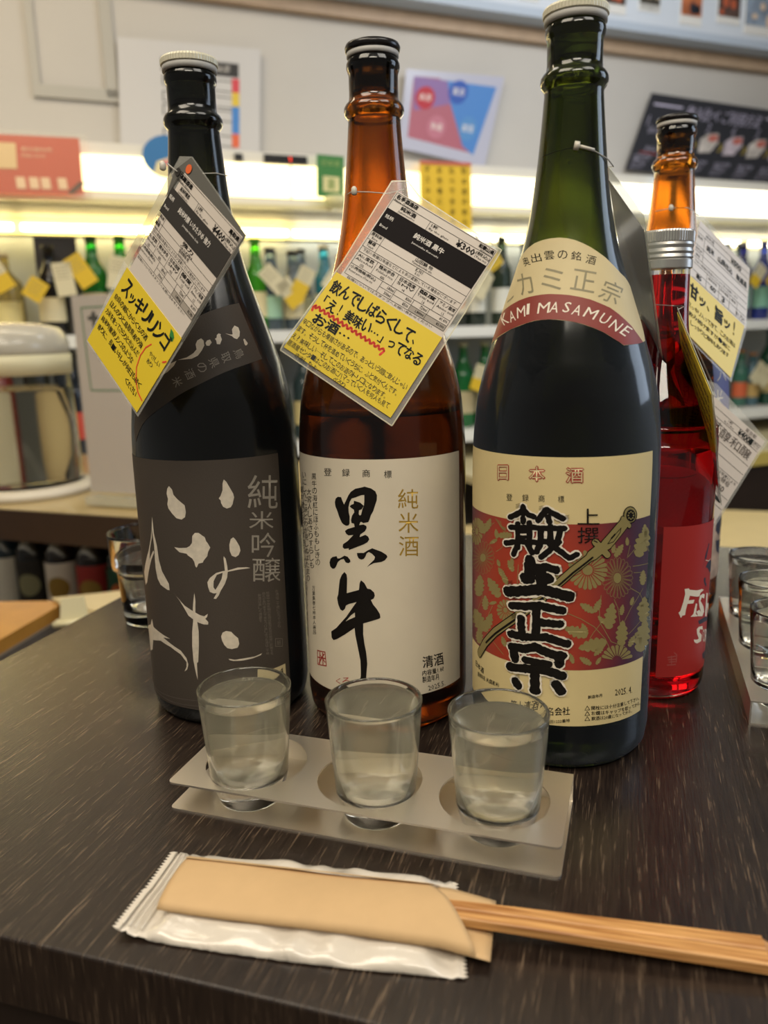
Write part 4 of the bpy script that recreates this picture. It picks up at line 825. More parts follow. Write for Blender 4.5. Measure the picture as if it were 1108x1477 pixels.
["C","bold_characters","black_ink",9,"s",[[[-7.7,80.0],[-5.4,80.7]],0.23]],
["C","bold_characters","black_ink",9,"s",[[[-7.7,79.3],[-5.4,79.9]],0.23]],
["C","bold_characters","black_ink",9,"s",[[[-7.7,78.5],[-5.3,79.2]],0.22]],
["C","bold_characters","black_ink",9,"s",[[[-36.8,90.7],[-34.0,91.9]],0.23]],
["C","bold_characters","black_ink",9,"s",[[[-36.8,90.0],[-34.0,91.2]],0.22]],
["C","bold_characters","black_ink",9,"s",[[[-36.8,89.2],[-33.9,90.5]],0.23]],
["C","bold_characters","black_ink",9,"s",[[[-36.8,88.5],[-33.9,89.7]],0.23]],
["C","bold_characters","black_ink",9,"s",[[[-37.3,82.8],[-34.4,84.1]],0.23]],
["C","bold_characters","black_ink",9,"s",[[[-37.3,82.1],[-34.4,83.3]],0.23]],
["C","bold_characters","black_ink",9,"s",[[[-37.3,81.3],[-34.4,82.6]],0.23]],
["C","bold_characters","black_ink",9,"s",[[[-37.3,80.6],[-34.4,81.8]],0.22]],
["C","bold_characters","black_ink",9,"s",[[[-39.7,74.4],[-36.7,75.8]],0.23]],
["C","bold_characters","black_ink",9,"s",[[[-39.7,73.6],[-36.7,75.0]],0.23]],
["C","bold_characters","black_ink",9,"s",[[[-39.7,72.8],[-36.7,74.2]],0.23]],
["C","bold_characters","black_ink",9,"s",[[[-39.7,72.1],[-36.7,73.5]],0.23]],
["C","bold_characters","black_ink",9,"s",[[[-38.9,61.7],[-36.0,63.1]],0.24]],
["C","bold_characters","black_ink",9,"s",[[[-38.9,60.9],[-35.9,62.3]],0.24]],
["C","bold_characters","black_ink",9,"s",[[[-38.9,60.1],[-35.9,61.6]],0.24]],
["C","bold_characters","black_ink",9,"s",[[[-38.9,59.4],[-35.9,60.8]],0.24]],
["C","bold_characters","black_ink",9,"s",[[[-9.3,61.4],[-6.9,62.1]],0.23]],
["C","bold_characters","black_ink",9,"s",[[[-9.2,60.6],[-6.9,61.3]],0.23]],
["C","bold_characters","black_ink",9,"s",[[[-9.2,59.9],[-6.8,60.6]],0.23]],
["C","bold_characters","black_ink",9,"s",[[[-9.2,59.1],[-6.8,59.8]],0.23]],
["C","bold_characters","black_ink",9,"s",[[[-34.5,55.0],[-31.7,56.3]],0.24]],
["C","bold_characters","black_ink",9,"s",[[[-34.5,54.2],[-31.7,55.5]],0.24]],
["C","bold_characters","black_ink",9,"s",[[[-34.5,53.4],[-31.7,54.8]],0.24]],
["C","bold_characters","black_ink",9,"s",[[[-34.5,52.7],[-31.7,54.0]],0.24]],
["C","bold_characters","black_ink",9,"s",[[[-15.7,56.2],[-13.3,57.0]],0.23]],
["C","bold_characters","black_ink",9,"s",[[[-15.6,55.4],[-13.2,56.2]],0.23]],
["C","bold_characters","black_ink",9,"s",[[[-15.6,54.7],[-13.2,55.5]],0.23]],
["C","bold_characters","black_ink",9,"s",[[[-15.6,53.9],[-13.2,54.7]],0.23]],
["C","red_lettering","red_ink",3,"t",["日",[[-47.3,172.2],[-40.3,173.0],[-40.1,165.2],[-47.1,164.3]]]],
["C","red_lettering","cream_paper",4,"t",["日",[[-47.2,172.1],[-40.4,172.9],[-40.2,165.2],[-47.0,164.4]]]],
["C","red_lettering","red_ink",3,"t",["本",[[-28.4,173.4],[-20.6,173.8],[-20.5,166.2],[-28.2,165.7]]]],
["C","red_lettering","cream_paper",4,"t",["本",[[-28.4,173.3],[-20.7,173.8],[-20.6,166.3],[-28.2,165.8]]]],
["C","red_lettering","red_ink",3,"t",["酒",[[-10.2,173.4],[-2.3,173.3],[-2.1,165.8],[-10.1,165.8]]]],
["C","red_lettering","cream_paper",4,"t",["酒",[[-10.2,173.3],[-2.3,173.3],[-2.1,165.9],[-10.0,165.9]]]],
["C","lettering","black_ink",2,"t",["登",[[-41.3,157.5],[-37.5,158.0],[-37.4,154.2],[-41.3,153.7]]]],
["C","lettering","black_ink",2,"t",["録",[[-31.9,158.3],[-28.5,158.6],[-28.4,154.9],[-31.8,154.6]]]],
["C","lettering","black_ink",2,"t",["商",[[-23.4,158.7],[-20.3,158.9],[-20.2,155.2],[-23.4,155.0]]]],
["C","lettering","black_ink",2,"t",["標",[[-13.9,158.8],[-10.9,158.9],[-10.8,155.2],[-13.8,155.2]]]],
["C","lettering","black_ink",6,"t",["上",[[-4.4,152.3],[6.3,152.0],[6.6,143.5],[-4.2,143.9]]]],
["C","lettering","black_ink",6,"t",["撰",[[-4.1,142.4],[6.3,142.1],[6.6,133.5],[-3.9,133.8]]]],
["C","sword_print","black_ink",5,"s",[[[3.4,126.9],[-5.5,119.2],[-13.6,110.6],[-26.3,98.1]],4.82]],
["C","sword_print","black_ink",5,"s",[[[-20.5,102.6],[-34.9,88.9],[-48.0,77.1],[-56.5,67.6],[-63.3,58.2]],5.33]],
["C","sword_print","black_ink",5,"s",[[[3.4,126.9],[8.4,131.0]],6.57]],
["C","sword_print","black_ink",5,"s",[[[4.8,134.2],[11.6,126.6]],4.12]],
["C","sword_print","black_ink",5,"s",[[[10.6,132.3],[20.4,142.9]],7.03]],
["C","sword_print","black_ink",5,"s",[[[19.4,145.6],[23.9,140.9]],3.16]],
["C","sword_print","gold_ink",6,"s",[[[3.4,126.9],[-5.5,119.2],[-13.6,110.6],[-26.3,98.1]],3.87]],
["C","sword_print","gold_ink",6,"s",[[[-20.5,102.6],[-34.9,88.9],[-48.0,77.1],[-56.5,67.6],[-63.3,58.2]],4.27]],
["C","sword_print","gold_ink",6,"s",[[[3.4,126.9],[8.4,131.0]],5.66]],
["C","sword_print","gold_ink",6,"s",[[[4.8,134.2],[11.6,126.6]],3.19]],
["C","sword_print","gold_ink",6,"s",[[[10.6,132.3],[20.4,142.9]],6.1]],
["C","sword_print","gold_ink",6,"s",[[[19.4,145.6],[23.9,140.9]],2.24]],
["C","sword_print","black_ink",7,"s",[[[3.7,125.9],[-5.5,117.9],[-13.6,109.3],[-26.3,97.1]],1.01]],
["C","sword_print","black_ink",7,"s",[[[-20.0,102.1],[-34.8,88.0],[-48.0,76.0],[-55.6,68.0]],1.15]],
["C","sword_print","black_ink",7,"s",[[[11.3,132.8],[13.3,135.6],[18.5,140.6],[18.1,138.2],[14.4,133.5],[11.3,132.8]],0.36]],
["C","sword_print","black_ink",7,"s",[[[13.3,135.6],[15.1,137.5]],0.91]],
["C","sword_print","black_ink",5,"p",[[[29.0,146.2],[28.9,144.8],[28.2,143.6],[27.2,142.7],[25.8,142.2],[24.3,142.2],[22.9,142.7],[21.5,143.5],[20.5,144.6],[19.8,146.0],[19.6,147.5],[19.7,148.9],[20.3,150.1],[21.2,151.0],[22.4,151.5],[23.8,151.6],[25.3,151.2],[26.7,150.3],[27.8,149.1],[28.7,147.7]]]],
["C","sword_print","gold_ink",6,"p",[[[28.3,146.3],[28.1,145.0],[27.6,144.0],[26.7,143.2],[25.5,142.8],[24.3,142.7],[23.0,143.1],[21.9,143.8],[21.0,144.9],[20.4,146.1],[20.1,147.4],[20.3,148.7],[20.8,149.8],[21.5,150.6],[22.6,151.0],[23.8,151.1],[25.1,150.7],[26.3,150.0],[27.3,148.9],[28.0,147.7]]]],
["C","sword_print","black_ink",7,"p",[[[27.5,146.1],[27.4,145.1],[27.0,144.3],[26.3,143.7],[25.5,143.3],[24.5,143.3],[23.5,143.6],[22.7,144.2],[22.0,145.0],[21.5,145.9],[21.3,147.0],[21.4,147.9],[21.8,148.8],[22.4,149.4],[23.2,149.8],[24.1,149.8],[25.1,149.5],[26.0,148.9],[26.7,148.2],[27.2,147.2]]]],
["C","sword_print","gold_ink",8,"p",[[[26.7,146.2],[26.5,145.9],[25.9,146.0],[25.5,146.4],[25.9,146.8],[26.4,146.7]]]],
["C","sword_print","gold_ink",8,"p",[[[26.3,144.9],[26.0,144.6],[25.4,144.7],[25.1,145.1],[25.3,145.5],[25.9,145.4]]]],
["C","sword_print","gold_ink",8,"p",[[[25.0,144.6],[24.7,144.2],[24.1,144.3],[23.9,144.7],[24.1,145.1],[24.7,145.0]]]],
["C","sword_print","gold_ink",8,"p",[[[23.7,145.3],[23.5,144.9],[22.9,145.0],[22.6,145.4],[22.8,145.8],[23.4,145.7]]]],
["C","sword_print","gold_ink",8,"p",[[[23.1,146.7],[22.9,146.4],[22.3,146.4],[22.0,146.9],[22.2,147.2],[22.8,147.2]]]],
["C","sword_print","gold_ink",8,"p",[[[23.5,148.0],[23.3,147.7],[22.8,147.7],[22.4,148.2],[22.7,148.5],[23.2,148.5]]]],
["C","sword_print","gold_ink",8,"p",[[[24.8,148.4],[24.5,148.1],[23.9,148.2],[23.6,148.6],[23.9,148.9],[24.5,148.9]]]],
["C","sword_print","gold_ink",8,"p",[[[26.1,147.7],[25.9,147.3],[25.3,147.4],[24.9,147.9],[25.2,148.2],[25.8,148.1]]]],
["C","flower_print","gold_ink",3,"p",[[[4.6,119.1],[9.3,119.6],[11.3,119.5],[12.2,118.3],[11.4,117.3],[9.4,117.6],[4.6,118.7]]]],
["C","flower_print","gold_ink",3,"p",[[[4.6,118.2],[9.3,117.2],[11.3,116.6],[11.8,115.2],[10.7,114.6],[8.9,115.4],[4.4,117.8]]]],
["C","flower_print","gold_ink",3,"p",[[[4.2,117.3],[8.7,115.0],[10.5,113.9],[10.6,112.5],[9.4,112.1],[7.8,113.5],[4.1,117.0]]]],
["C","flower_print","gold_ink",3,"p",[[[3.7,116.6],[7.5,113.2],[8.9,111.6],[8.7,110.3],[7.3,110.3],[6.1,112.0],[3.5,116.4]]]],
["C","flower_print","gold_ink",3,"p",[[[3.0,116.1],[5.8,111.8],[6.7,109.9],[6.2,108.8],[4.9,109.1],[4.1,111.1],[2.7,116.0]]]],
["C","flower_print","gold_ink",3,"p",[[[2.2,115.8],[3.8,111.0],[4.2,109.0],[3.3,108.0],[2.2,108.7],[2.0,110.8],[1.9,115.8]]]],
["C","flower_print","gold_ink",3,"p",[[[1.4,115.8],[1.6,110.8],[1.5,108.8],[0.4,108.1],[-0.5,109.2],[-0.2,111.1],[1.0,115.8]]]],
["C","flower_print","gold_ink",3,"p",[[[0.5,116.0],[-0.6,111.2],[-1.2,109.4],[-2.4,109.1],[-3.0,110.3],[-2.2,112.1],[0.2,116.2]]]],
["C","flower_print","gold_ink",3,"p",[[[-0.3,116.5],[-2.5,112.3],[-3.6,110.7],[-4.8,110.8],[-5.1,112.2],[-3.9,113.6],[-0.6,116.8]]]],
["C","flower_print","gold_ink",3,"p",[[[-0.9,117.2],[-4.2,113.9],[-5.6,112.7],[-6.8,113.2],[-6.7,114.5],[-5.2,115.6],[-1.1,117.5]]]],
["C","flower_print","gold_ink",3,"p",[[[-1.3,118.0],[-5.3,116.0],[-7.0,115.2],[-8.0,116.0],[-7.6,117.3],[-5.9,117.8],[-1.4,118.4]]]],
["C","flower_print","gold_ink",3,"p",[[[-1.5,119.0],[-5.9,118.2],[-7.7,118.1],[-8.5,119.1],[-7.8,120.2],[-6.0,120.2],[-1.5,119.4]]]],
["C","flower_print","gold_ink",3,"p",[[[-1.5,119.9],[-5.9,120.6],[-7.7,121.0],[-8.2,122.3],[-7.2,123.1],[-5.5,122.4],[-1.4,120.3]]]],
["C","flower_print","gold_ink",3,"p",[[[-1.2,120.8],[-5.4,122.8],[-6.9,123.8],[-7.1,125.1],[-5.9,125.6],[-4.5,124.4],[-1.0,121.1]]]],
["C","flower_print","gold_ink",3,"p",[[[-0.7,121.5],[-4.2,124.8],[-5.5,126.2],[-5.3,127.5],[-4.1,127.6],[-2.9,126.0],[-0.4,121.8]]]],
["C","flower_print","gold_ink",3,"p",[[[-0.0,122.1],[-2.6,126.2],[-3.5,128.0],[-3.0,129.2],[-1.8,128.9],[-1.0,127.0],[0.3,122.2]]]],
["C","flower_print","gold_ink",3,"p",[[[0.8,122.4],[-0.7,127.1],[-1.1,129.1],[-0.3,130.0],[0.8,129.3],[1.1,127.3],[1.2,122.4]]]],
["C","flower_print","gold_ink",3,"p",[[[1.7,122.4],[1.5,127.3],[1.6,129.3],[2.6,129.9],[3.5,128.9],[3.2,127.0],[2.0,122.3]]]],
["C","flower_print","gold_ink",3,"p",[[[2.5,122.1],[3.6,126.8],[4.2,128.7],[5.5,128.9],[6.1,127.7],[5.3,126.0],[2.9,122.0]]]],
["C","flower_print","gold_ink",3,"p",[[[3.3,121.6],[5.7,125.7],[6.7,127.2],[8.1,127.0],[8.4,125.7],[7.1,124.4],[3.6,121.4]]]],
["C","flower_print","gold_ink",3,"p",[[[3.9,120.9],[7.4,124.0],[8.9,125.1],[10.2,124.5],[10.1,123.2],[8.4,122.3],[4.1,120.6]]]],
["C","flower_print","gold_ink",3,"p",[[[4.4,120.1],[8.6,121.9],[10.5,122.4],[11.6,121.5],[11.1,120.3],[9.2,120.0],[4.5,119.7]]]],
["C","flower_print","gold_ink",3,"p",[[[4.2,119.0],[3.9,117.5],[2.9,116.5],[1.6,116.2],[0.2,116.7],[-0.7,117.7],[-1.1,119.2],[-0.8,120.6],[0.1,121.6],[1.4,122.0],[2.8,121.5],[3.8,120.4]]]],
["C","flower_print","gold_ink",3,"s",[[[20.7,113.0],[25.3,113.1],[27.4,112.8],[28.3,111.5],[27.4,110.5],[25.4,111.0],[20.8,112.6],[20.7,113.0]],0.22]],
["C","flower_print","gold_ink",3,"s",[[[20.7,112.0],[25.4,110.6],[27.4,109.7],[28.0,108.3],[26.9,107.7],[24.9,108.7],[20.6,111.7],[20.7,112.0]],0.22]],
["C","flower_print","gold_ink",3,"s",[[[20.4,111.2],[24.8,108.3],[26.6,107.0],[26.8,105.5],[25.5,105.3],[23.9,106.8],[20.3,110.9],[20.4,111.2]],0.22]],
["C","flower_print","gold_ink",3,"s",[[[19.9,110.5],[23.6,106.5],[25.1,104.7],[24.9,103.4],[23.5,103.5],[22.3,105.4],[19.7,110.3],[19.9,110.5]],0.22]],
["C","flower_print","gold_ink",3,"s",[[[19.3,110.0],[22.0,105.2],[23.0,103.2],[22.4,102.0],[21.2,102.6],[20.4,104.7],[19.0,109.9],[19.3,110.0]],0.22]],
["C","flower_print","gold_ink",3,"s",[[[18.6,109.8],[20.1,104.6],[20.5,102.5],[19.8,101.5],[18.6,102.4],[18.4,104.6],[18.2,109.8],[18.6,109.8]],0.22]],
["C","flower_print","gold_ink",3,"s",[[[17.7,109.8],[18.0,104.6],[18.0,102.5],[17.0,102.0],[16.1,103.1],[16.4,105.1],[17.4,109.9],[17.7,109.8]],0.22]],
["C","flower_print","gold_ink",3,"s",[[[16.9,110.2],[16.0,105.3],[15.5,103.5],[14.4,103.3],[13.9,104.6],[14.5,106.3],[16.6,110.4],[16.9,110.2]],0.22]],
["C","flower_print","gold_ink",3,"s",[[[16.2,110.7],[14.3,106.6],[13.3,105.1],[12.3,105.3],[12.0,106.7],[13.0,108.1],[16.0,111.0],[16.2,110.7]],0.22]],
["C","flower_print","gold_ink",3,"s",[[[15.7,111.5],[12.8,108.5],[11.6,107.4],[10.6,107.9],[10.6,109.3],[11.9,110.2],[15.5,111.9],[15.7,111.5]],0.22]],
["C","flower_print","gold_ink",3,"s",[[[15.3,112.4],[11.8,110.6],[10.3,110.1],[9.5,111.0],[9.8,112.3],[11.3,112.6],[15.1,112.8],[15.3,112.4]],0.22]],
["C","flower_print","gold_ink",3,"s",[[[15.1,113.4],[11.2,113.1],[9.7,113.1],[9.0,114.2],[9.6,115.3],[11.1,115.1],[15.1,113.8],[15.1,113.4]],0.22]],
["C","flower_print","gold_ink",3,"s",[[[15.1,114.4],[11.1,115.5],[9.6,116.1],[9.2,117.5],[10.0,118.2],[11.5,117.4],[15.2,114.8],[15.1,114.4]],0.22]],
["C","flower_print","gold_ink",3,"s",[[[15.3,115.3],[11.6,117.8],[10.2,118.9],[10.1,120.3],[11.1,120.7],[12.3,119.4],[15.5,115.6],[15.3,115.3]],0.22]],
["C","flower_print","gold_ink",3,"s",[[[15.8,116.0],[12.6,119.7],[11.4,121.2],[11.6,122.6],[12.6,122.6],[13.7,120.8],[16.0,116.2],[15.8,116.0]],0.22]],
["C","flower_print","gold_ink",3,"s",[[[16.4,116.5],[14.0,121.0],[13.1,123.0],[13.6,124.1],[14.7,123.7],[15.3,121.7],[16.6,116.6],[16.4,116.5]],0.22]],
["C","flower_print","gold_ink",3,"s",[[[17.1,116.7],[15.7,121.8],[15.3,123.8],[16.0,124.8],[17.0,124.0],[17.2,121.9],[17.4,116.7],[17.1,116.7]],0.22]],
["C","flower_print","gold_ink",3,"s",[[[17.9,116.7],[17.6,121.8],[17.7,123.9],[18.6,124.4],[19.5,123.3],[19.3,121.3],[18.2,116.6],[17.9,116.7]],0.22]],
["C","flower_print","gold_ink",3,"s",[[[18.7,116.3],[19.6,121.2],[20.1,123.0],[21.3,123.1],[22.0,121.8],[21.2,120.1],[19.0,116.1],[18.7,116.3]],0.22]],
["C","flower_print","gold_ink",3,"s",[[[19.4,115.8],[21.6,119.8],[22.6,121.3],[23.9,121.0],[24.3,119.5],[23.0,118.2],[19.7,115.4],[19.4,115.8]],0.22]],
["C","flower_print","gold_ink",3,"s",[[[20.1,115.0],[23.3,117.9],[24.8,118.8],[26.1,118.1],[26.1,116.7],[24.4,116.0],[20.3,114.6],[20.1,115.0]],0.22]],
["C","flower_print","gold_ink",3,"s",[[[20.5,114.0],[24.6,115.6],[26.4,115.9],[27.6,114.9],[27.2,113.6],[25.2,113.5],[20.6,113.6],[20.5,114.0]],0.22]],
["C","flower_print","gold_ink",3,"p",[[[20.3,112.9],[20.1,111.4],[19.2,110.5],[18.0,110.2],[16.7,110.8],[15.8,112.0],[15.4,113.6],[15.7,115.0],[16.5,116.0],[17.7,116.2],[18.9,115.7],[19.9,114.5]]]],
["C","flower_print","gold_ink",3,"p",[[[-15.7,112.7],[-13.2,113.7],[-12.2,113.8],[-11.8,112.8],[-12.2,111.7],[-13.2,111.8],[-15.7,112.4]]]],
["C","flower_print","gold_ink",3,"p",[[[-15.7,111.8],[-13.2,111.4],[-12.3,111.0],[-12.1,109.8],[-12.8,109.0],[-13.7,109.6],[-15.8,111.5]]]],
["C","flower_print","gold_ink",3,"p",[[[-16.0,111.0],[-13.9,109.3],[-13.1,108.4],[-13.3,107.2],[-14.1,106.8],[-14.8,107.9],[-16.2,110.7]]]],
["C","flower_print","gold_ink",3,"p",[[[-16.6,110.4],[-15.0,107.6],[-14.6,106.4],[-15.1,105.4],[-15.9,105.5],[-16.3,106.8],[-16.8,110.2]]]],
["C","flower_print","gold_ink",3,"p",[[[-17.2,110.1],[-16.6,106.7],[-16.5,105.3],[-17.2,104.6],[-18.0,105.1],[-17.9,106.5],[-17.4,110.1]]]],
["C","flower_print","gold_ink",3,"p",[[[-17.8,110.2],[-18.2,106.6],[-18.5,105.2],[-19.4,105.0],[-19.9,105.9],[-19.5,107.2],[-18.1,110.3]]]],
["C","flower_print","gold_ink",3,"p",[[[-18.4,110.5],[-19.8,107.4],[-20.4,106.3],[-21.3,106.5],[-21.5,107.6],[-20.8,108.6],[-18.6,110.8]]]],
["C","flower_print","gold_ink",3,"p",[[[-18.8,111.2],[-20.9,109.0],[-21.9,108.2],[-22.6,108.8],[-22.5,110.1],[-21.5,110.6],[-19.0,111.5]]]],
["C","flower_print","gold_ink",3,"p",[[[-19.1,112.1],[-21.6,111.0],[-22.6,110.8],[-23.1,111.8],[-22.6,112.9],[-21.6,112.9],[-19.1,112.4]]]],
["C","flower_print","gold_ink",3,"p",[[[-19.0,113.0],[-21.5,113.3],[-22.6,113.7],[-22.7,114.9],[-22.0,115.7],[-21.0,115.1],[-18.9,113.3]]]],
["C","flower_print","gold_ink",3,"p",[[[-18.7,113.8],[-20.9,115.5],[-21.7,116.3],[-21.5,117.5],[-20.6,117.9],[-19.9,116.9],[-18.5,114.1]]]],
["C","flower_print","gold_ink",3,"p",[[[-18.2,114.4],[-19.7,117.2],[-20.2,118.4],[-19.7,119.4],[-18.8,119.3],[-18.4,118.0],[-17.9,114.6]]]],
["C","flower_print","gold_ink",3,"p",[[[-17.5,114.7],[-18.2,118.1],[-18.3,119.5],[-17.5,120.2],[-16.8,119.6],[-16.8,118.2],[-17.3,114.8]]]],
["C","flower_print","gold_ink",3,"p",[[[-16.9,114.7],[-16.5,118.2],[-16.2,119.5],[-15.4,119.8],[-14.8,118.8],[-15.3,117.5],[-16.6,114.6]]]],
["C","flower_print","gold_ink",3,"p",[[[-16.3,114.3],[-15.0,117.3],[-14.4,118.4],[-13.5,118.2],[-13.3,117.0],[-14.0,116.1],[-16.1,114.0]]]],
["C","flower_print","gold_ink",3,"p",[[[-15.9,113.6],[-13.9,115.8],[-13.0,116.4],[-12.3,115.8],[-12.4,114.6],[-13.3,114.1],[-15.8,113.3]]]],
["C","flower_print","gold_ink",3,"p",[[[-15.9,112.5],[-16.1,111.5],[-16.6,110.7],[-17.3,110.4],[-18.1,110.6],[-18.6,111.3],[-18.8,112.3],[-18.6,113.3],[-18.1,114.1],[-17.4,114.4],[-16.7,114.2],[-16.1,113.5]]]],
["C","flower_print","gold_ink",3,"p",[[[16.8,67.2],[12.5,68.5],[10.9,69.1],[10.5,70.3],[11.4,70.9],[13.0,70.1],[16.9,67.6]]]],
["C","flower_print","gold_ink",3,"p",[[[17.2,68.0],[13.1,70.5],[11.7,71.5],[11.7,72.7],[12.8,73.0],[14.2,71.7],[17.4,68.2]]]],
["C","flower_print","gold_ink",3,"p",[[[17.8,68.5],[14.4,72.0],[13.3,73.4],[13.7,74.5],[14.9,74.3],[15.9,72.7],[18.1,68.7]]]],
["C","flower_print","gold_ink",3,"p",[[[18.6,68.8],[16.3,72.9],[15.6,74.5],[16.3,75.3],[17.5,74.8],[18.1,73.1],[18.9,68.9]]]],
["C","flower_print","gold_ink",3,"p",[[[19.5,68.8],[18.5,73.1],[18.3,74.8],[19.4,75.3],[20.6,74.3],[20.5,72.7],[19.9,68.8]]]],
["C","flower_print","gold_ink",3,"p",[[[20.5,68.5],[21.0,72.5],[21.3,74.1],[22.8,74.1],[23.7,73.0],[23.0,71.6],[20.9,68.4]]]],
["C","flower_print","gold_ink",3,"p",[[[21.4,68.0],[23.4,71.3],[24.5,72.5],[26.0,72.1],[26.6,70.8],[25.3,69.8],[21.8,67.8]]]],
["C","flower_print","gold_ink",3,"p",[[[22.2,67.3],[25.7,69.5],[27.2,70.2],[28.9,69.4],[29.0,68.1],[27.1,67.7],[22.5,67.0]]]],
["C","flower_print","gold_ink",3,"p",[[[22.8,66.4],[27.4,67.3],[29.5,67.3],[30.9,66.2],[30.5,65.2],[28.3,65.3],[23.0,66.0]]]],
["C","flower_print","gold_ink",3,"s",[[[-56.1,118.7],[-51.5,120.6],[-49.9,121.1],[-49.2,120.2],[-49.9,119.0],[-51.5,118.7],[-56.1,118.3],[-56.1,118.7]],0.22]],
["C","flower_print","gold_ink",3,"s",[[[-56.1,117.8],[-51.6,118.3],[-50.0,118.2],[-49.6,117.1],[-50.5,116.2],[-52.1,116.4],[-56.3,117.3],[-56.1,117.8]],0.22]],
["C","flower_print","gold_ink",3,"s",[[[-56.5,116.8],[-52.3,116.0],[-50.9,115.4],[-50.9,114.1],[-52.0,113.4],[-53.4,114.2],[-56.8,116.4],[-56.5,116.8]],0.22]],
["C","flower_print","gold_ink",3,"s",[[[-57.3,115.9],[-53.8,113.8],[-52.6,112.8],[-53.0,111.4],[-54.3,111.1],[-55.4,112.3],[-57.6,115.6],[-57.3,115.9]],0.22]],
["C","flower_print","gold_ink",3,"s",[[[-58.2,115.2],[-55.8,112.0],[-55.0,110.5],[-55.9,109.3],[-57.3,109.3],[-57.9,110.8],[-58.6,115.0],[-58.2,115.2]],0.22]],
["C","flower_print","gold_ink",3,"s",[[[-59.3,114.7],[-58.3,110.6],[-58.2,108.9],[-59.5,107.7],[-60.9,108.1],[-60.8,109.9],[-59.8,114.6],[-59.3,114.7]],0.22]],
["C","flower_print","gold_ink",3,"s",[[[-60.5,114.5],[-61.3,109.8],[-61.9,107.9],[-63.8,107.0],[-65.0,107.7],[-64.0,109.6],[-61.0,114.5],[-60.5,114.5]],0.22]],
["C","flower_print","gold_ink",3,"s",[[[-61.7,114.5],[-64.6,109.7],[-66.2,107.7],[-68.5,107.0],[-69.4,107.9],[-67.2,110.0],[-62.1,114.6],[-61.7,114.5]],0.22]],
["C","flower_print","gold_ink",3,"s",[[[-62.6,114.8],[-67.7,110.1],[-70.7,108.1],[-73.9,107.5],[-73.9,108.9],[-70.1,111.0],[-63.0,115.0],[-62.6,114.8]],0.22]],
["C","flower_print","gold_ink",3,"s",[[[-63.4,115.4],[-70.5,111.3],[-75.1,109.2],[-80.1,108.4],[-77.8,110.5],[-71.9,112.7],[-63.5,115.8],[-63.4,115.4]],0.22]],
["C","flower_print","gold_ink",3,"s",[[[-63.7,116.2],[-72.1,113.0],[-78.4,111.0],[-84.2,110.4],[-78.4,113.2],[-72.1,115.0],[-63.7,116.6],[-63.7,116.2]],0.22]],
["C","flower_print","gold_ink",3,"s",[[[-63.5,117.2],[-71.9,115.5],[-77.8,114.2],[-80.1,114.8],[-75.1,117.1],[-70.6,117.7],[-63.4,117.6],[-63.5,117.2]],0.22]],
["C","flower_print","gold_ink",3,"s",[[[-63.0,118.2],[-70.1,118.2],[-74.0,118.0],[-73.9,119.4],[-70.7,120.8],[-67.8,120.4],[-62.7,118.6],[-63.0,118.2]],0.22]],
["C","flower_print","gold_ink",3,"s",[[[-62.1,119.2],[-67.2,120.8],[-69.5,121.6],[-68.6,123.1],[-66.2,123.8],[-64.6,122.7],[-61.7,119.5],[-62.1,119.2]],0.22]],
["C","flower_print","gold_ink",3,"s",[[[-61.0,119.9],[-64.0,123.0],[-65.1,124.4],[-63.9,125.7],[-62.0,125.8],[-61.4,124.3],[-60.6,120.2],[-61.0,119.9]],0.22]],
["C","flower_print","gold_ink",3,"s",[[[-59.9,120.4],[-60.9,124.5],[-61.0,126.2],[-59.6,127.3],[-58.3,126.9],[-58.4,125.1],[-59.3,120.5],[-59.9,120.4]],0.22]],
["C","flower_print","gold_ink",3,"s",[[[-58.7,120.6],[-58.0,125.2],[-57.5,127.0],[-56.0,127.7],[-55.2,126.9],[-55.9,125.1],[-58.2,120.7],[-58.7,120.6]],0.22]],
["C","flower_print","gold_ink",3,"s",[[[-57.7,120.5],[-55.5,125.0],[-54.5,126.7],[-53.1,127.0],[-52.7,125.9],[-53.9,124.3],[-57.3,120.4],[-57.7,120.5]],0.22]],
["C","flower_print","gold_ink",3,"s",[[[-56.9,120.2],[-53.5,124.1],[-52.1,125.5],[-51.0,125.4],[-51.0,124.1],[-52.4,122.9],[-56.6,119.9],[-56.9,120.2]],0.22]],
["C","flower_print","gold_ink",3,"s",[[[-56.3,119.5],[-52.2,122.6],[-50.6,123.6],[-49.6,123.0],[-50.0,121.8],[-51.6,121.0],[-56.2,119.2],[-56.3,119.5]],0.22]],
["C","flower_print","gold_ink",3,"p",[[[-56.5,118.4],[-56.9,117.0],[-58.0,115.8],[-59.5,115.0],[-61.3,114.9],[-62.6,115.5],[-63.1,116.6],[-62.6,118.0],[-61.3,119.3],[-59.6,120.1],[-58.0,120.2],[-56.9,119.5]]]],
["C","flower_print","gold_ink",3,"p",[[[-65.0,131.8],[-61.5,133.6],[-60.3,134.0],[-59.7,132.9],[-60.3,131.5],[-61.5,131.3],[-65.0,131.4]]]],
["C","flower_print","gold_ink",3,"p",[[[-65.1,130.7],[-61.6,130.8],[-60.4,130.6],[-60.4,129.2],[-61.3,128.1],[-62.5,128.6],[-65.3,130.3]]]],
["C","flower_print","gold_ink",3,"p",[[[-65.8,129.6],[-62.8,128.1],[-61.8,127.3],[-62.3,125.8],[-63.7,125.2],[-64.5,126.3],[-66.2,129.2]]]],
["C","flower_print","gold_ink",3,"p",[[[-66.8,128.8],[-65.0,125.9],[-64.5,124.6],[-65.6,123.4],[-67.2,123.4],[-67.3,124.8],[-67.3,128.6]]]],
["C","flower_print","gold_ink",3,"p",[[[-68.1,128.3],[-68.0,124.6],[-68.2,123.1],[-70.1,122.2],[-71.7,122.7],[-71.0,124.3],[-68.7,128.3]]]],
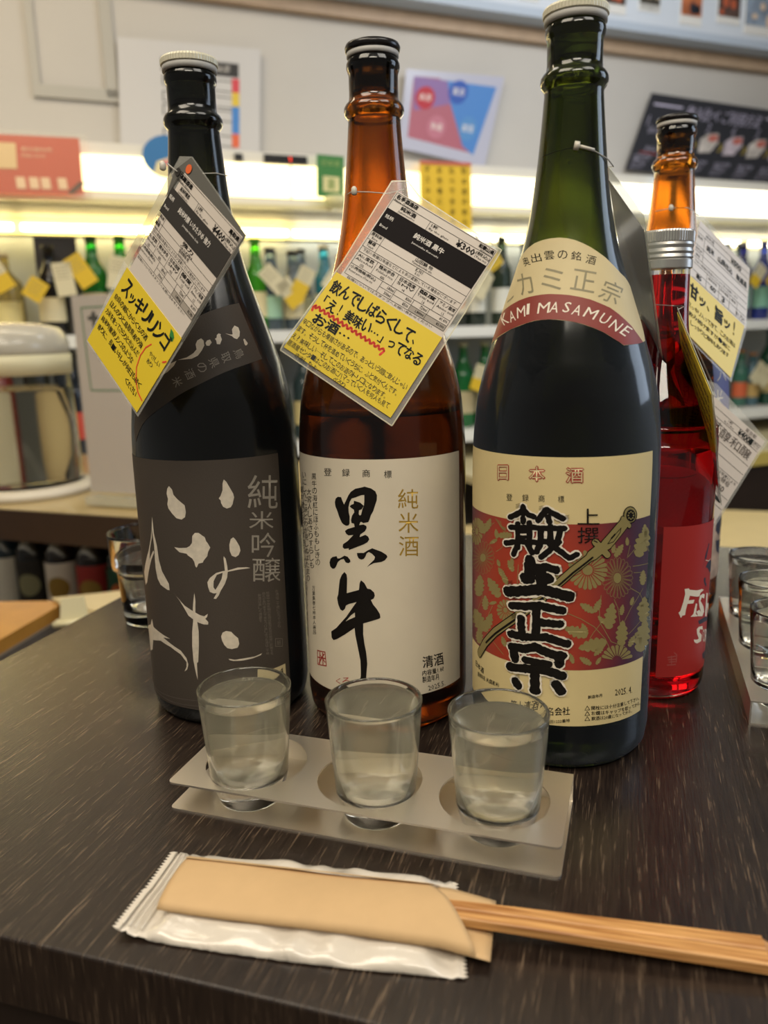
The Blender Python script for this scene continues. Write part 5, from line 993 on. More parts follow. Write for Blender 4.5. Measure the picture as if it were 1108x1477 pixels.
["C","flower_print","gold_ink",3,"p",[[[-69.5,128.4],[-71.7,124.4],[-73.2,122.7],[-76.2,122.1],[-77.8,123.0],[-75.1,124.9],[-70.0,128.6]]]],
["C","flower_print","gold_ink",3,"p",[[[-70.6,128.9],[-75.8,125.1],[-79.9,123.2],[-84.2,122.9],[-84.2,124.4],[-78.7,126.4],[-70.8,129.2]]]],
["C","flower_print","gold_ink",3,"p",[[[-71.0,129.8],[-79.2,126.8],[-84.2,125.3],[-84.2,126.6],[-84.2,127.9],[-79.2,129.1],[-71.0,130.3]]]],
["C","flower_print","gold_ink",3,"p",[[[-70.8,131.0],[-78.7,129.7],[-84.2,128.8],[-84.2,130.3],[-80.0,132.3],[-75.8,132.6],[-70.6,131.5]]]],
["C","flower_print","gold_ink",3,"p",[[[-70.0,132.1],[-75.2,133.1],[-77.8,133.6],[-76.2,135.3],[-73.2,136.3],[-71.8,135.4],[-69.5,132.6]]]],
["C","flower_print","gold_ink",3,"p",[[[-68.7,133.0],[-71.1,135.8],[-71.8,137.0],[-70.2,138.4],[-68.3,138.4],[-68.0,137.0],[-68.1,133.3]]]],
["C","flower_print","gold_ink",3,"p",[[[-67.3,133.5],[-67.5,137.2],[-67.2,138.7],[-65.7,139.4],[-64.5,138.8],[-65.0,137.2],[-66.9,133.5]]]],
["C","flower_print","gold_ink",3,"p",[[[-66.2,133.4],[-64.5,137.1],[-63.7,138.6],[-62.4,138.6],[-61.9,137.4],[-62.8,136.1],[-65.8,133.2]]]],
["C","flower_print","gold_ink",3,"p",[[[-65.3,132.8],[-62.5,135.8],[-61.4,136.8],[-60.4,136.2],[-60.5,134.8],[-61.6,134.0],[-65.1,132.4]]]],
["C","flower_print","gold_ink",3,"p",[[[-65.3,131.5],[-65.6,130.4],[-66.5,129.4],[-67.7,128.8],[-69.1,128.7],[-70.2,129.2],[-70.6,130.2],[-70.2,131.4],[-69.1,132.4],[-67.7,133.1],[-66.5,133.1],[-65.6,132.5]]]],
["C","flower_print","gold_ink",3,"p",[[[-39.4,92.5],[-36.9,93.8],[-36.0,94.2],[-35.5,93.3],[-35.9,92.2],[-36.9,92.1],[-39.3,92.2]]]],
["C","flower_print","gold_ink",3,"p",[[[-39.4,91.7],[-37.0,91.7],[-36.1,91.5],[-36.0,90.5],[-36.8,89.6],[-37.6,90.0],[-39.6,91.4]]]],
["C","flower_print","gold_ink",3,"p",[[[-39.9,90.9],[-37.8,89.7],[-37.1,89.0],[-37.5,87.9],[-38.5,87.5],[-39.0,88.3],[-40.1,90.6]]]],
["C","flower_print","gold_ink",3,"p",[[[-40.5,90.3],[-39.3,88.0],[-39.0,87.0],[-39.7,86.1],[-40.7,86.1],[-40.9,87.2],[-40.9,90.1]]]],
["C","flower_print","gold_ink",3,"p",[[[-41.3,90.0],[-41.2,87.2],[-41.3,86.0],[-42.3,85.4],[-43.2,85.9],[-42.8,87.1],[-41.6,90.0]]]],
["C","flower_print","gold_ink",3,"p",[[[-42.0,90.1],[-43.2,87.2],[-43.8,86.0],[-44.8,86.0],[-45.3,86.8],[-44.5,87.9],[-42.3,90.3]]]],
["C","flower_print","gold_ink",3,"p",[[[-42.6,90.6],[-44.7,88.2],[-45.8,87.3],[-46.6,87.7],[-46.6,88.8],[-45.5,89.5],[-42.8,90.8]]]],
["C","flower_print","gold_ink",3,"p",[[[-42.9,91.3],[-45.6,89.8],[-46.8,89.4],[-47.3,90.2],[-46.8,91.4],[-45.6,91.6],[-42.9,91.7]]]],
["C","flower_print","gold_ink",3,"p",[[[-42.8,92.2],[-45.5,92.0],[-46.6,92.1],[-46.7,93.2],[-45.8,94.1],[-44.8,93.8],[-42.7,92.5]]]],
["C","flower_print","gold_ink",3,"p",[[[-42.3,93.0],[-44.6,94.2],[-45.4,94.7],[-44.9,95.9],[-43.9,96.4],[-43.2,95.6],[-42.1,93.3]]]],
["C","flower_print","gold_ink",3,"p",[[[-41.7,93.6],[-42.9,95.8],[-43.3,96.8],[-42.5,97.8],[-41.5,97.7],[-41.3,96.6],[-41.3,93.8]]]],
["C","flower_print","gold_ink",3,"p",[[[-40.9,93.9],[-41.0,96.7],[-40.9,97.8],[-39.9,98.4],[-39.1,97.8],[-39.4,96.7],[-40.6,93.9]]]],
["C","flower_print","gold_ink",3,"p",[[[-40.1,93.8],[-39.1,96.6],[-38.6,97.7],[-37.6,97.7],[-37.2,96.8],[-37.9,95.8],[-39.9,93.6]]]],
["C","flower_print","gold_ink",3,"p",[[[-39.6,93.3],[-37.7,95.6],[-36.8,96.4],[-36.1,95.9],[-36.1,94.8],[-37.0,94.2],[-39.5,93.0]]]],
["C","flower_print","gold_ink",3,"p",[[[-39.6,92.3],[-39.8,91.4],[-40.3,90.7],[-41.0,90.3],[-41.8,90.3],[-42.4,90.8],[-42.7,91.5],[-42.4,92.4],[-41.9,93.2],[-41.1,93.6],[-40.4,93.5],[-39.8,93.1]]]],
["C","flower_print","gold_ink",3,"p",[[[14.5,85.0],[15.5,85.4],[16.3,85.9],[16.4,86.7],[16.0,87.5],[17.2,87.9],[17.9,88.4],[17.7,89.3],[16.9,90.3],[18.1,90.7],[18.6,91.3],[18.1,92.2],[17.1,93.3],[18.0,93.8],[18.2,94.4],[17.7,95.4],[16.7,96.4],[17.1,97.1],[16.9,97.9],[16.3,98.8],[15.7,99.8],[15.7,99.8],[14.8,99.3],[14.1,98.7],[13.7,98.1],[13.8,97.3],[12.7,96.9],[12.0,96.3],[12.0,95.6],[12.7,94.6],[11.5,94.2],[10.9,93.6],[11.2,92.8],[12.1,91.8],[11.1,91.3],[10.7,90.7],[11.2,89.8],[12.1,88.7],[11.5,88.2],[11.4,87.4],[12.0,86.5],[12.7,85.5]]]],
["C","flower_print","gold_ink",3,"p",[[[12.1,88.5],[12.1,88.9],[12.1,89.3],[11.9,89.6],[11.5,89.7],[11.6,90.2],[11.6,90.6],[11.3,90.8],[10.8,90.8],[10.9,91.3],[10.8,91.7],[10.4,91.8],[9.9,91.8],[9.9,92.2],[9.7,92.5],[9.4,92.6],[8.9,92.6],[8.7,92.9],[8.5,93.1],[8.1,93.2],[7.7,93.2],[7.7,93.2],[7.7,92.8],[7.7,92.4],[7.8,92.1],[8.1,91.9],[8.0,91.4],[8.0,91.0],[8.3,90.8],[8.7,90.8],[8.6,90.2],[8.7,89.9],[9.0,89.7],[9.5,89.7],[9.4,89.2],[9.6,88.9],[9.9,88.8],[10.4,88.8],[10.5,88.4],[10.7,88.2],[11.1,88.1],[11.5,88.0]]]],
["C","flower_print","gold_ink",3,"p",[[[5.9,96.0],[5.8,96.7],[5.6,97.2],[5.2,97.6],[4.7,97.5],[4.6,98.3],[4.3,98.9],[3.9,99.0],[3.3,98.8],[3.2,99.6],[2.9,100.1],[2.4,100.1],[1.7,99.8],[1.6,100.4],[1.2,100.7],[0.6,100.7],[0.0,100.4],[-0.3,100.8],[-0.8,100.9],[-1.3,100.8],[-1.8,100.6],[-1.8,100.6],[-1.7,100.0],[-1.5,99.4],[-1.2,99.0],[-0.8,98.9],[-0.7,98.2],[-0.5,97.6],[-0.1,97.4],[0.5,97.5],[0.6,96.7],[0.8,96.2],[1.3,96.1],[2.0,96.4],[2.1,95.7],[2.4,95.3],[2.9,95.3],[3.6,95.6],[3.8,95.0],[4.2,94.8],[4.8,94.9],[5.4,95.0]]]],
["C","flower_print","gold_ink",3,"p",[[[6.1,95.2],[6.7,95.4],[7.1,95.5],[7.3,95.9],[7.2,96.4],[7.9,96.4],[8.3,96.6],[8.4,97.0],[8.1,97.7],[8.8,97.8],[9.1,98.0],[9.1,98.5],[8.7,99.2],[9.2,99.3],[9.4,99.6],[9.3,100.2],[9.0,100.8],[9.3,101.1],[9.3,101.5],[9.2,102.1],[9.0,102.6],[9.0,102.6],[8.5,102.5],[8.0,102.3],[7.7,102.0],[7.7,101.6],[7.0,101.5],[6.6,101.3],[6.5,101.0],[6.6,100.4],[6.0,100.3],[5.6,100.1],[5.6,99.7],[5.9,99.0],[5.3,98.9],[5.0,98.6],[5.1,98.1],[5.4,97.5],[5.0,97.3],[4.9,96.9],[5.0,96.3],[5.2,95.8]]]],
["C","flower_print","gold_ink",3,"p",[[[2.7,83.1],[2.3,84.1],[1.9,84.9],[1.3,85.2],[0.6,85.0],[0.2,86.2],[-0.2,86.9],[-0.9,86.9],[-1.7,86.3],[-2.0,87.5],[-2.5,88.1],[-3.2,87.8],[-4.1,87.2],[-4.5,88.0],[-5.1,88.3],[-5.8,88.0],[-6.7,87.4],[-7.2,87.8],[-7.8,87.8],[-8.6,87.4],[-9.3,87.0],[-9.3,87.0],[-8.9,86.2],[-8.5,85.4],[-8.0,84.9],[-7.4,84.9],[-7.0,83.8],[-6.6,83.1],[-6.0,83.0],[-5.2,83.4],[-4.9,82.2],[-4.4,81.5],[-3.7,81.6],[-2.9,82.3],[-2.5,81.2],[-2.0,80.8],[-1.2,81.0],[-0.4,81.7],[0.1,81.0],[0.7,80.8],[1.5,81.1],[2.3,81.5]]]],
["C","flower_print","gold_ink",3,"p",[[[2.8,83.1],[3.0,83.5],[3.1,84.0],[3.0,84.3],[2.6,84.6],[2.9,85.1],[3.0,85.6],[2.7,85.8],[2.2,86.0],[2.5,86.5],[2.5,86.9],[2.1,87.2],[1.6,87.3],[1.7,87.8],[1.6,88.1],[1.2,88.3],[0.7,88.5],[0.6,88.9],[0.3,89.2],[-0.1,89.4],[-0.5,89.6],[-0.5,89.6],[-0.6,89.1],[-0.7,88.7],[-0.7,88.3],[-0.4,88.0],[-0.7,87.5],[-0.8,87.0],[-0.6,86.7],[-0.1,86.5],[-0.4,86.0],[-0.5,85.6],[-0.2,85.3],[0.4,85.2],[0.2,84.7],[0.2,84.3],[0.6,84.0],[1.2,83.9],[1.1,83.4],[1.3,83.1],[1.7,82.9],[2.1,82.7]]]],
["C","flower_print","gold_ink",3,"p",[[[12.5,79.0],[11.5,79.8],[10.5,80.4],[9.7,80.4],[9.1,79.7],[8.1,80.7],[7.2,81.2],[6.5,80.7],[6.0,79.6],[5.0,80.6],[4.2,80.8],[3.6,80.1],[3.2,78.9],[2.3,79.5],[1.5,79.4],[1.0,78.6],[0.5,77.4],[-0.2,77.5],[-0.9,77.0],[-1.4,76.1],[-1.9,75.2],[-1.9,75.2],[-1.0,74.6],[-0.2,74.1],[0.6,74.0],[1.3,74.4],[2.2,73.5],[3.1,73.0],[3.8,73.3],[4.3,74.2],[5.4,73.2],[6.2,72.8],[6.9,73.4],[7.3,74.6],[8.4,73.7],[9.2,73.6],[9.8,74.3],[10.2,75.6],[11.1,75.1],[11.9,75.2],[12.5,76.0],[13.1,77.0]]]],
["C","flower_print","gold_ink",3,"p",[[[10.8,76.3],[10.2,76.4],[9.7,76.4],[9.5,76.1],[9.5,75.6],[8.8,75.8],[8.3,75.7],[8.2,75.4],[8.3,74.7],[7.7,74.8],[7.3,74.7],[7.3,74.2],[7.4,73.6],[6.9,73.6],[6.6,73.3],[6.6,72.8],[6.8,72.2],[6.4,72.0],[6.3,71.6],[6.3,71.1],[6.4,70.5],[6.4,70.5],[6.8,70.6],[7.3,70.6],[7.7,70.7],[7.8,71.1],[8.4,71.0],[8.9,71.0],[9.1,71.3],[9.1,71.9],[9.7,71.8],[10.2,71.8],[10.3,72.2],[10.1,72.9],[10.7,72.8],[11.1,73.0],[11.1,73.5],[10.9,74.1],[11.4,74.2],[11.6,74.5],[11.6,75.0],[11.5,75.6]]]],
["C","flower_print","gold_ink",3,"p",[[[23.1,73.9],[24.1,74.3],[24.9,74.9],[24.9,75.6],[24.3,76.5],[25.6,76.9],[26.3,77.4],[26.1,78.2],[24.9,79.3],[26.2,79.7],[26.7,80.3],[26.1,81.2],[24.9,82.3],[25.7,82.8],[25.9,83.5],[25.1,84.4],[24.1,85.4],[24.3,86.1],[24.0,86.9],[23.2,87.8],[22.4,88.8],[22.4,88.8],[21.7,88.2],[20.9,87.7],[20.6,87.1],[20.8,86.3],[19.7,85.8],[19.0,85.2],[19.1,84.5],[19.9,83.6],[18.7,83.1],[18.1,82.5],[18.5,81.7],[19.6,80.7],[18.6,80.2],[18.3,79.5],[18.9,78.7],[20.0,77.6],[19.4,77.1],[19.4,76.3],[20.1,75.4],[21.0,74.4]]]],
["C","flower_print","gold_ink",3,"p",[[[28.3,72.0],[29.0,71.9],[29.5,72.0],[29.8,72.2],[29.7,72.7],[30.6,72.6],[31.2,72.6],[31.2,73.0],[30.8,73.6],[31.7,73.5],[32.2,73.6],[32.0,74.1],[31.6,74.8],[32.3,74.8],[32.6,75.0],[32.5,75.5],[32.0,76.2],[32.4,76.4],[32.5,76.8],[32.2,77.3],[32.0,77.8],[32.0,77.8],[31.2,77.9],[30.6,77.9],[30.2,77.7],[30.2,77.3],[29.3,77.4],[28.7,77.4],[28.6,77.0],[28.8,76.5],[28.0,76.6],[27.4,76.5],[27.5,76.1],[27.9,75.4],[27.2,75.5],[26.8,75.3],[27.0,74.8],[27.4,74.1],[26.8,74.1],[26.7,73.8],[26.9,73.2],[27.2,72.6]]]],
["C","flower_print","gold_ink",3,"p",[[[38.5,66.0],[40.9,66.0],[43.0,66.0],[43.6,66.7],[42.3,68.3],[46.0,67.6],[48.6,67.5],[48.1,68.7],[45.2,71.0],[49.6,70.0],[52.2,69.9],[50.2,71.8],[46.4,74.4],[49.9,73.9],[51.0,74.4],[48.7,76.4],[45.7,78.6],[46.9,79.1],[46.3,80.3],[44.6,82.0],[42.8,83.7],[42.8,83.7],[40.6,83.6],[38.6,83.5],[37.7,82.9],[38.0,81.8],[35.6,81.8],[34.0,81.5],[34.0,80.6],[35.2,79.1],[32.8,79.2],[31.7,78.7],[32.2,77.5],[33.9,75.8],[31.8,75.7],[31.2,75.0],[31.9,73.8],[33.7,72.0],[32.4,71.7],[32.2,70.8],[33.2,69.3],[34.6,67.8]]]],
["C","flower_print","gold_ink",3,"p",[[[38.1,70.0],[38.9,70.2],[39.4,70.5],[39.3,71.0],[38.6,71.7],[39.6,71.9],[40.1,72.2],[39.6,72.8],[38.5,73.5],[39.4,73.7],[39.7,74.0],[39.0,74.7],[37.7,75.4],[38.4,75.7],[38.3,76.2],[37.5,76.8],[36.4,77.5],[36.5,77.9],[36.1,78.4],[35.4,79.0],[34.6,79.6],[34.6,79.6],[34.0,79.3],[33.6,78.9],[33.5,78.5],[33.8,78.0],[33.1,77.7],[32.6,77.4],[32.8,76.9],[33.6,76.3],[32.8,76.0],[32.5,75.6],[33.0,75.1],[34.0,74.4],[33.3,74.2],[33.1,73.8],[33.7,73.2],[34.8,72.5],[34.5,72.2],[34.6,71.7],[35.4,71.1],[36.3,70.4]]]],
["C","flower_print","gold_ink",3,"p",[[[40.9,83.0],[42.7,83.1],[44.3,83.3],[44.5,84.0],[43.2,85.2],[45.9,85.0],[47.6,85.2],[46.9,86.2],[44.3,87.8],[47.2,87.6],[48.4,87.9],[46.9,89.2],[44.1,90.9],[46.0,91.0],[46.4,91.6],[44.7,93.0],[42.6,94.4],[43.1,95.0],[42.5,95.9],[41.0,97.1],[39.7,98.3],[39.7,98.3],[38.4,97.9],[37.1,97.6],[36.7,97.0],[37.0,96.2],[35.4,95.9],[34.3,95.5],[34.5,94.7],[35.6,93.6],[33.9,93.4],[33.1,92.9],[33.6,92.0],[35.2,90.8],[33.7,90.5],[33.3,89.9],[34.2,88.9],[35.8,87.6],[34.9,87.2],[35.0,86.4],[36.0,85.3],[37.4,84.1]]]],
["C","flower_print","gold_ink",3,"p",[[[33.0,92.4],[33.6,92.2],[34.2,92.0],[34.6,92.0],[34.8,92.3],[35.5,91.9],[36.1,91.7],[36.4,91.9],[36.5,92.3],[37.3,92.0],[37.8,91.8],[38.1,92.1],[38.1,92.6],[38.8,92.3],[39.3,92.3],[39.4,92.6],[39.4,93.1],[40.0,93.0],[40.3,93.2],[40.5,93.5],[40.6,93.8],[40.6,93.8],[39.8,94.1],[39.0,94.4],[38.5,94.5],[38.2,94.3],[37.4,94.7],[36.7,94.9],[36.4,94.8],[36.3,94.4],[35.5,94.8],[34.9,95.0],[34.6,94.7],[34.7,94.3],[34.0,94.5],[33.6,94.6],[33.4,94.3],[33.4,93.8],[32.8,94.0],[32.5,93.9],[32.5,93.5],[32.3,93.1]]]],
["C","flower_print","gold_ink",3,"p",[[[5.3,66.2],[5.2,66.8],[5.0,67.3],[4.7,67.5],[4.2,67.5],[4.2,68.2],[4.0,68.7],[3.6,68.8],[3.1,68.6],[3.0,69.3],[2.8,69.7],[2.4,69.7],[1.8,69.4],[1.7,69.9],[1.4,70.2],[0.9,70.2],[0.4,70.0],[0.1,70.3],[-0.3,70.4],[-0.7,70.3],[-1.2,70.1],[-1.2,70.1],[-1.0,69.6],[-0.9,69.1],[-0.7,68.8],[-0.3,68.7],[-0.2,68.0],[-0.0,67.6],[0.3,67.4],[0.8,67.5],[0.8,66.8],[1.1,66.3],[1.5,66.3],[2.0,66.5],[2.1,65.9],[2.4,65.6],[2.8,65.6],[3.4,65.8],[3.6,65.4],[3.9,65.2],[4.3,65.2],[4.9,65.4]]]],
["C","flower_print","gold_ink",3,"p",[[[-3.8,66.8],[-3.6,67.2],[-3.5,67.5],[-3.6,67.8],[-3.8,68.1],[-3.6,68.5],[-3.5,68.9],[-3.7,69.1],[-4.1,69.3],[-3.8,69.7],[-3.8,70.1],[-4.1,70.3],[-4.5,70.5],[-4.4,70.9],[-4.4,71.2],[-4.7,71.4],[-5.2,71.5],[-5.2,71.9],[-5.4,72.1],[-5.7,72.3],[-6.0,72.5],[-6.0,72.5],[-6.2,72.1],[-6.3,71.7],[-6.3,71.4],[-6.1,71.2],[-6.3,70.7],[-6.5,70.3],[-6.3,70.0],[-6.0,69.9],[-6.2,69.4],[-6.3,69.0],[-6.1,68.8],[-5.7,68.7],[-5.9,68.2],[-5.9,67.9],[-5.6,67.7],[-5.1,67.5],[-5.2,67.2],[-5.1,66.9],[-4.8,66.7],[-4.4,66.5]]]],
["C","flower_print","gold_ink",3,"p",[[[8.0,65.3],[8.4,65.4],[8.7,65.5],[8.8,65.7],[8.8,66.0],[9.2,65.9],[9.5,66.0],[9.5,66.3],[9.4,66.7],[9.8,66.7],[10.1,66.8],[10.0,67.1],[9.9,67.5],[10.2,67.6],[10.4,67.7],[10.3,68.1],[10.1,68.5],[10.3,68.6],[10.4,68.9],[10.3,69.3],[10.2,69.6],[10.2,69.6],[9.9,69.5],[9.6,69.5],[9.4,69.3],[9.3,69.1],[9.0,69.1],[8.6,69.0],[8.6,68.8],[8.6,68.4],[8.2,68.5],[8.0,68.4],[7.9,68.1],[8.1,67.7],[7.7,67.6],[7.5,67.5],[7.5,67.2],[7.7,66.7],[7.4,66.7],[7.3,66.5],[7.4,66.1],[7.5,65.7]]]],
["C","flower_print","gold_ink",3,"p",[[[28.1,96.0],[28.5,96.1],[28.9,96.2],[29.0,96.4],[28.9,96.7],[29.4,96.8],[29.7,96.9],[29.7,97.1],[29.4,97.5],[29.9,97.6],[30.2,97.7],[30.0,98.0],[29.6,98.5],[30.0,98.6],[30.2,98.8],[29.9,99.1],[29.6,99.5],[29.7,99.7],[29.7,100.0],[29.5,100.3],[29.2,100.7],[29.2,100.7],[28.8,100.6],[28.5,100.5],[28.3,100.3],[28.3,100.1],[27.8,100.0],[27.4,99.9],[27.4,99.7],[27.7,99.3],[27.2,99.2],[26.9,99.1],[27.0,98.8],[27.3,98.4],[26.8,98.3],[26.6,98.2],[26.8,97.8],[27.2,97.4],[26.9,97.3],[26.8,97.1],[27.0,96.7],[27.4,96.3]]]],
["C","flower_print","gold_ink",3,"p",[[[21.5,91.8],[22.0,91.9],[22.4,92.1],[22.4,92.4],[22.2,92.8],[22.8,92.9],[23.1,93.1],[23.0,93.4],[22.6,93.9],[23.1,94.0],[23.3,94.2],[23.2,94.6],[22.7,95.1],[23.1,95.3],[23.2,95.5],[22.9,95.9],[22.6,96.4],[22.7,96.6],[22.6,97.0],[22.3,97.4],[22.0,97.8],[22.0,97.8],[21.7,97.6],[21.3,97.4],[21.1,97.2],[21.2,96.8],[20.7,96.7],[20.4,96.5],[20.4,96.2],[20.6,95.8],[20.1,95.6],[19.8,95.4],[20.0,95.0],[20.4,94.6],[19.9,94.5],[19.8,94.2],[20.0,93.8],[20.4,93.4],[20.1,93.1],[20.1,92.8],[20.4,92.5],[20.7,92.0]]]],
["C","flower_print","gold_ink",3,"p",[[[-39.5,107.3],[-39.3,107.9],[-39.2,108.4],[-39.3,108.7],[-39.7,108.8],[-39.4,109.4],[-39.3,109.9],[-39.6,110.1],[-40.2,110.1],[-39.9,110.8],[-39.9,111.2],[-40.3,111.3],[-41.0,111.2],[-40.9,111.8],[-41.0,112.1],[-41.4,112.2],[-42.1,112.2],[-42.2,112.6],[-42.5,112.8],[-43.1,112.8],[-43.6,112.9],[-43.6,112.9],[-43.8,112.4],[-44.0,111.9],[-43.9,111.5],[-43.6,111.3],[-43.9,110.7],[-44.1,110.2],[-43.8,109.9],[-43.2,109.9],[-43.6,109.2],[-43.7,108.8],[-43.3,108.6],[-42.6,108.7],[-42.9,108.0],[-42.8,107.7],[-42.3,107.6],[-41.7,107.6],[-41.8,107.1],[-41.5,106.9],[-41.0,106.8],[-40.4,106.8]]]],
["C","flower_print","gold_ink",3,"p",[[[-41.5,110.9],[-41.4,111.4],[-41.3,111.8],[-41.4,112.1],[-41.9,112.2],[-41.7,112.8],[-41.6,113.2],[-41.9,113.3],[-42.5,113.3],[-42.3,113.9],[-42.3,114.2],[-42.7,114.3],[-43.4,114.2],[-43.3,114.7],[-43.5,115.0],[-44.0,115.0],[-44.7,114.9],[-44.7,115.3],[-45.1,115.4],[-45.6,115.4],[-46.2,115.5],[-46.2,115.5],[-46.3,115.0],[-46.4,114.5],[-46.4,114.1],[-46.0,114.0],[-46.2,113.4],[-46.4,113.0],[-46.0,112.8],[-45.5,112.8],[-45.8,112.2],[-45.8,111.8],[-45.4,111.6],[-44.7,111.7],[-44.9,111.2],[-44.8,110.8],[-44.3,110.8],[-43.7,110.9],[-43.7,110.5],[-43.5,110.3],[-43.0,110.2],[-42.3,110.3]]]],
["C","flower_print","gold_ink",3,"p",[[[-36.0,115.4],[-35.8,115.9],[-35.6,116.4],[-35.8,116.7],[-36.2,116.8],[-35.8,117.4],[-35.8,117.9],[-36.1,118.1],[-36.6,118.1],[-36.3,118.7],[-36.3,119.1],[-36.7,119.3],[-37.4,119.3],[-37.2,119.8],[-37.3,120.1],[-37.8,120.2],[-38.4,120.3],[-38.5,120.6],[-38.8,120.8],[-39.3,120.9],[-39.8,121.0],[-39.8,121.0],[-40.0,120.5],[-40.1,120.0],[-40.1,119.6],[-39.8,119.4],[-40.1,118.8],[-40.2,118.3],[-40.0,118.1],[-39.4,118.0],[-39.8,117.4],[-39.9,117.0],[-39.5,116.8],[-38.9,116.8],[-39.1,116.2],[-39.0,115.8],[-38.6,115.7],[-37.9,115.7],[-38.0,115.3],[-37.8,115.0],[-37.4,114.9],[-36.8,114.8]]]],
["C","flower_print","gold_ink",3,"p",[[[-44.4,99.0],[-44.1,100.0],[-43.9,100.9],[-44.2,101.4],[-45.2,101.5],[-44.6,102.7],[-44.5,103.5],[-45.2,103.8],[-46.5,103.6],[-45.9,104.8],[-46.0,105.5],[-46.9,105.6],[-48.4,105.3],[-48.0,106.3],[-48.4,106.8],[-49.5,106.8],[-51.0,106.6],[-51.2,107.2],[-52.0,107.4],[-53.2,107.4],[-54.6,107.2],[-54.6,107.2],[-54.9,106.3],[-55.1,105.3],[-54.9,104.7],[-54.2,104.4],[-54.7,103.3],[-55.0,102.4],[-54.3,102.0],[-53.0,102.1],[-53.6,100.9],[-53.7,100.0],[-52.8,99.9],[-51.1,100.3],[-51.7,99.1],[-51.5,98.5],[-50.4,98.5],[-48.8,98.8],[-48.9,98.0],[-48.4,97.6],[-47.3,97.6],[-46.1,97.7]]]],
["C","flower_print","gold_ink",3,"p",[[[-47.5,95.1],[-47.9,95.2],[-48.2,95.2],[-48.5,95.1],[-48.7,94.8],[-49.2,95.0],[-49.5,95.0],[-49.9,94.8],[-50.0,94.4],[-50.4,94.5],[-50.8,94.5],[-51.1,94.2],[-51.3,93.7],[-51.7,93.8],[-52.0,93.7],[-52.3,93.3],[-52.5,92.9],[-52.9,92.8],[-53.2,92.6],[-53.4,92.2],[-53.7,91.9],[-53.7,91.9],[-53.3,91.9],[-52.9,91.8],[-52.5,91.9],[-52.2,92.1],[-51.8,92.0],[-51.3,92.0],[-51.1,92.2],[-50.8,92.6],[-50.4,92.4],[-50.0,92.5],[-49.8,92.7],[-49.5,93.1],[-49.2,93.0],[-48.8,93.1],[-48.6,93.4],[-48.4,93.8],[-48.0,93.8],[-47.8,93.9],[-47.5,94.2],[-47.3,94.6]]]],
["C","flower_print","gold_ink",3,"p",[[[-55.8,87.7],[-55.0,88.3],[-54.5,89.0],[-54.5,89.4],[-55.0,89.7],[-54.1,90.5],[-53.5,91.1],[-53.9,91.4],[-54.7,91.6],[-53.8,92.3],[-53.4,92.9],[-54.0,93.1],[-54.9,93.3],[-54.3,93.9],[-54.2,94.4],[-54.8,94.6],[-55.7,94.8],[-55.6,95.2],[-55.8,95.6],[-56.5,95.8],[-57.2,96.1],[-57.2,96.1],[-57.9,95.4],[-58.5,94.7],[-58.8,94.2],[-58.5,93.8],[-59.5,93.0],[-60.2,92.4],[-60.1,92.0],[-59.2,91.8],[-60.4,91.0],[-61.0,90.3],[-60.5,90.0],[-59.3,90.0],[-60.3,89.2],[-60.6,88.7],[-59.9,88.5],[-58.7,88.4],[-59.3,87.8],[-59.2,87.3],[-58.5,87.2],[-57.6,87.0]]]],
["C","flower_print","gold_ink",3,"p",[[[-56.4,74.0],[-55.1,74.8],[-54.1,75.6],[-53.7,76.2],[-54.0,76.8],[-52.5,77.6],[-51.6,78.3],[-51.6,78.9],[-52.2,79.5],[-50.9,80.2],[-50.2,80.9],[-50.4,81.5],[-51.2,82.1],[-50.2,82.8],[-49.8,83.4],[-50.1,84.0],[-50.8,84.7],[-50.3,85.3],[-50.3,85.9],[-50.7,86.5],[-51.1,87.2],[-51.1,87.2],[-52.1,86.5],[-53.1,85.8],[-53.8,85.1],[-53.9,84.5],[-55.2,83.7],[-56.3,83.0],[-56.5,82.3],[-56.0,81.8],[-57.7,80.9],[-58.7,80.2],[-58.6,79.5],[-57.6,79.0],[-59.2,78.2],[-60.0,77.4],[-59.6,76.8],[-58.5,76.3],[-59.7,75.5],[-60.0,74.8],[-59.5,74.2],[-58.8,73.7]]]],
["C","flower_print","gold_ink",3,"p",[[[-58.2,74.0],[-57.3,75.3],[-56.7,76.4],[-57.0,77.0],[-58.3,77.1],[-57.0,78.6],[-56.5,79.6],[-57.4,80.0],[-59.3,79.7],[-58.1,81.2],[-57.9,82.1],[-59.1,82.2],[-61.5,81.7],[-60.6,83.0],[-60.9,83.6],[-62.6,83.5],[-65.1,83.1],[-65.2,83.8],[-66.5,84.0],[-68.8,83.7],[-71.8,83.0],[-71.8,83.0],[-73.4,81.5],[-75.2,79.9],[-75.4,79.0],[-73.2,79.1],[-76.4,76.9],[-78.8,75.0],[-76.5,75.2],[-72.1,76.4],[-75.5,74.0],[-76.8,72.6],[-73.7,73.2],[-69.3,74.5],[-71.4,72.6],[-71.4,71.8],[-68.9,72.3],[-65.6,73.2],[-66.3,72.0],[-65.5,71.6],[-63.5,71.8],[-61.4,72.2]]]],
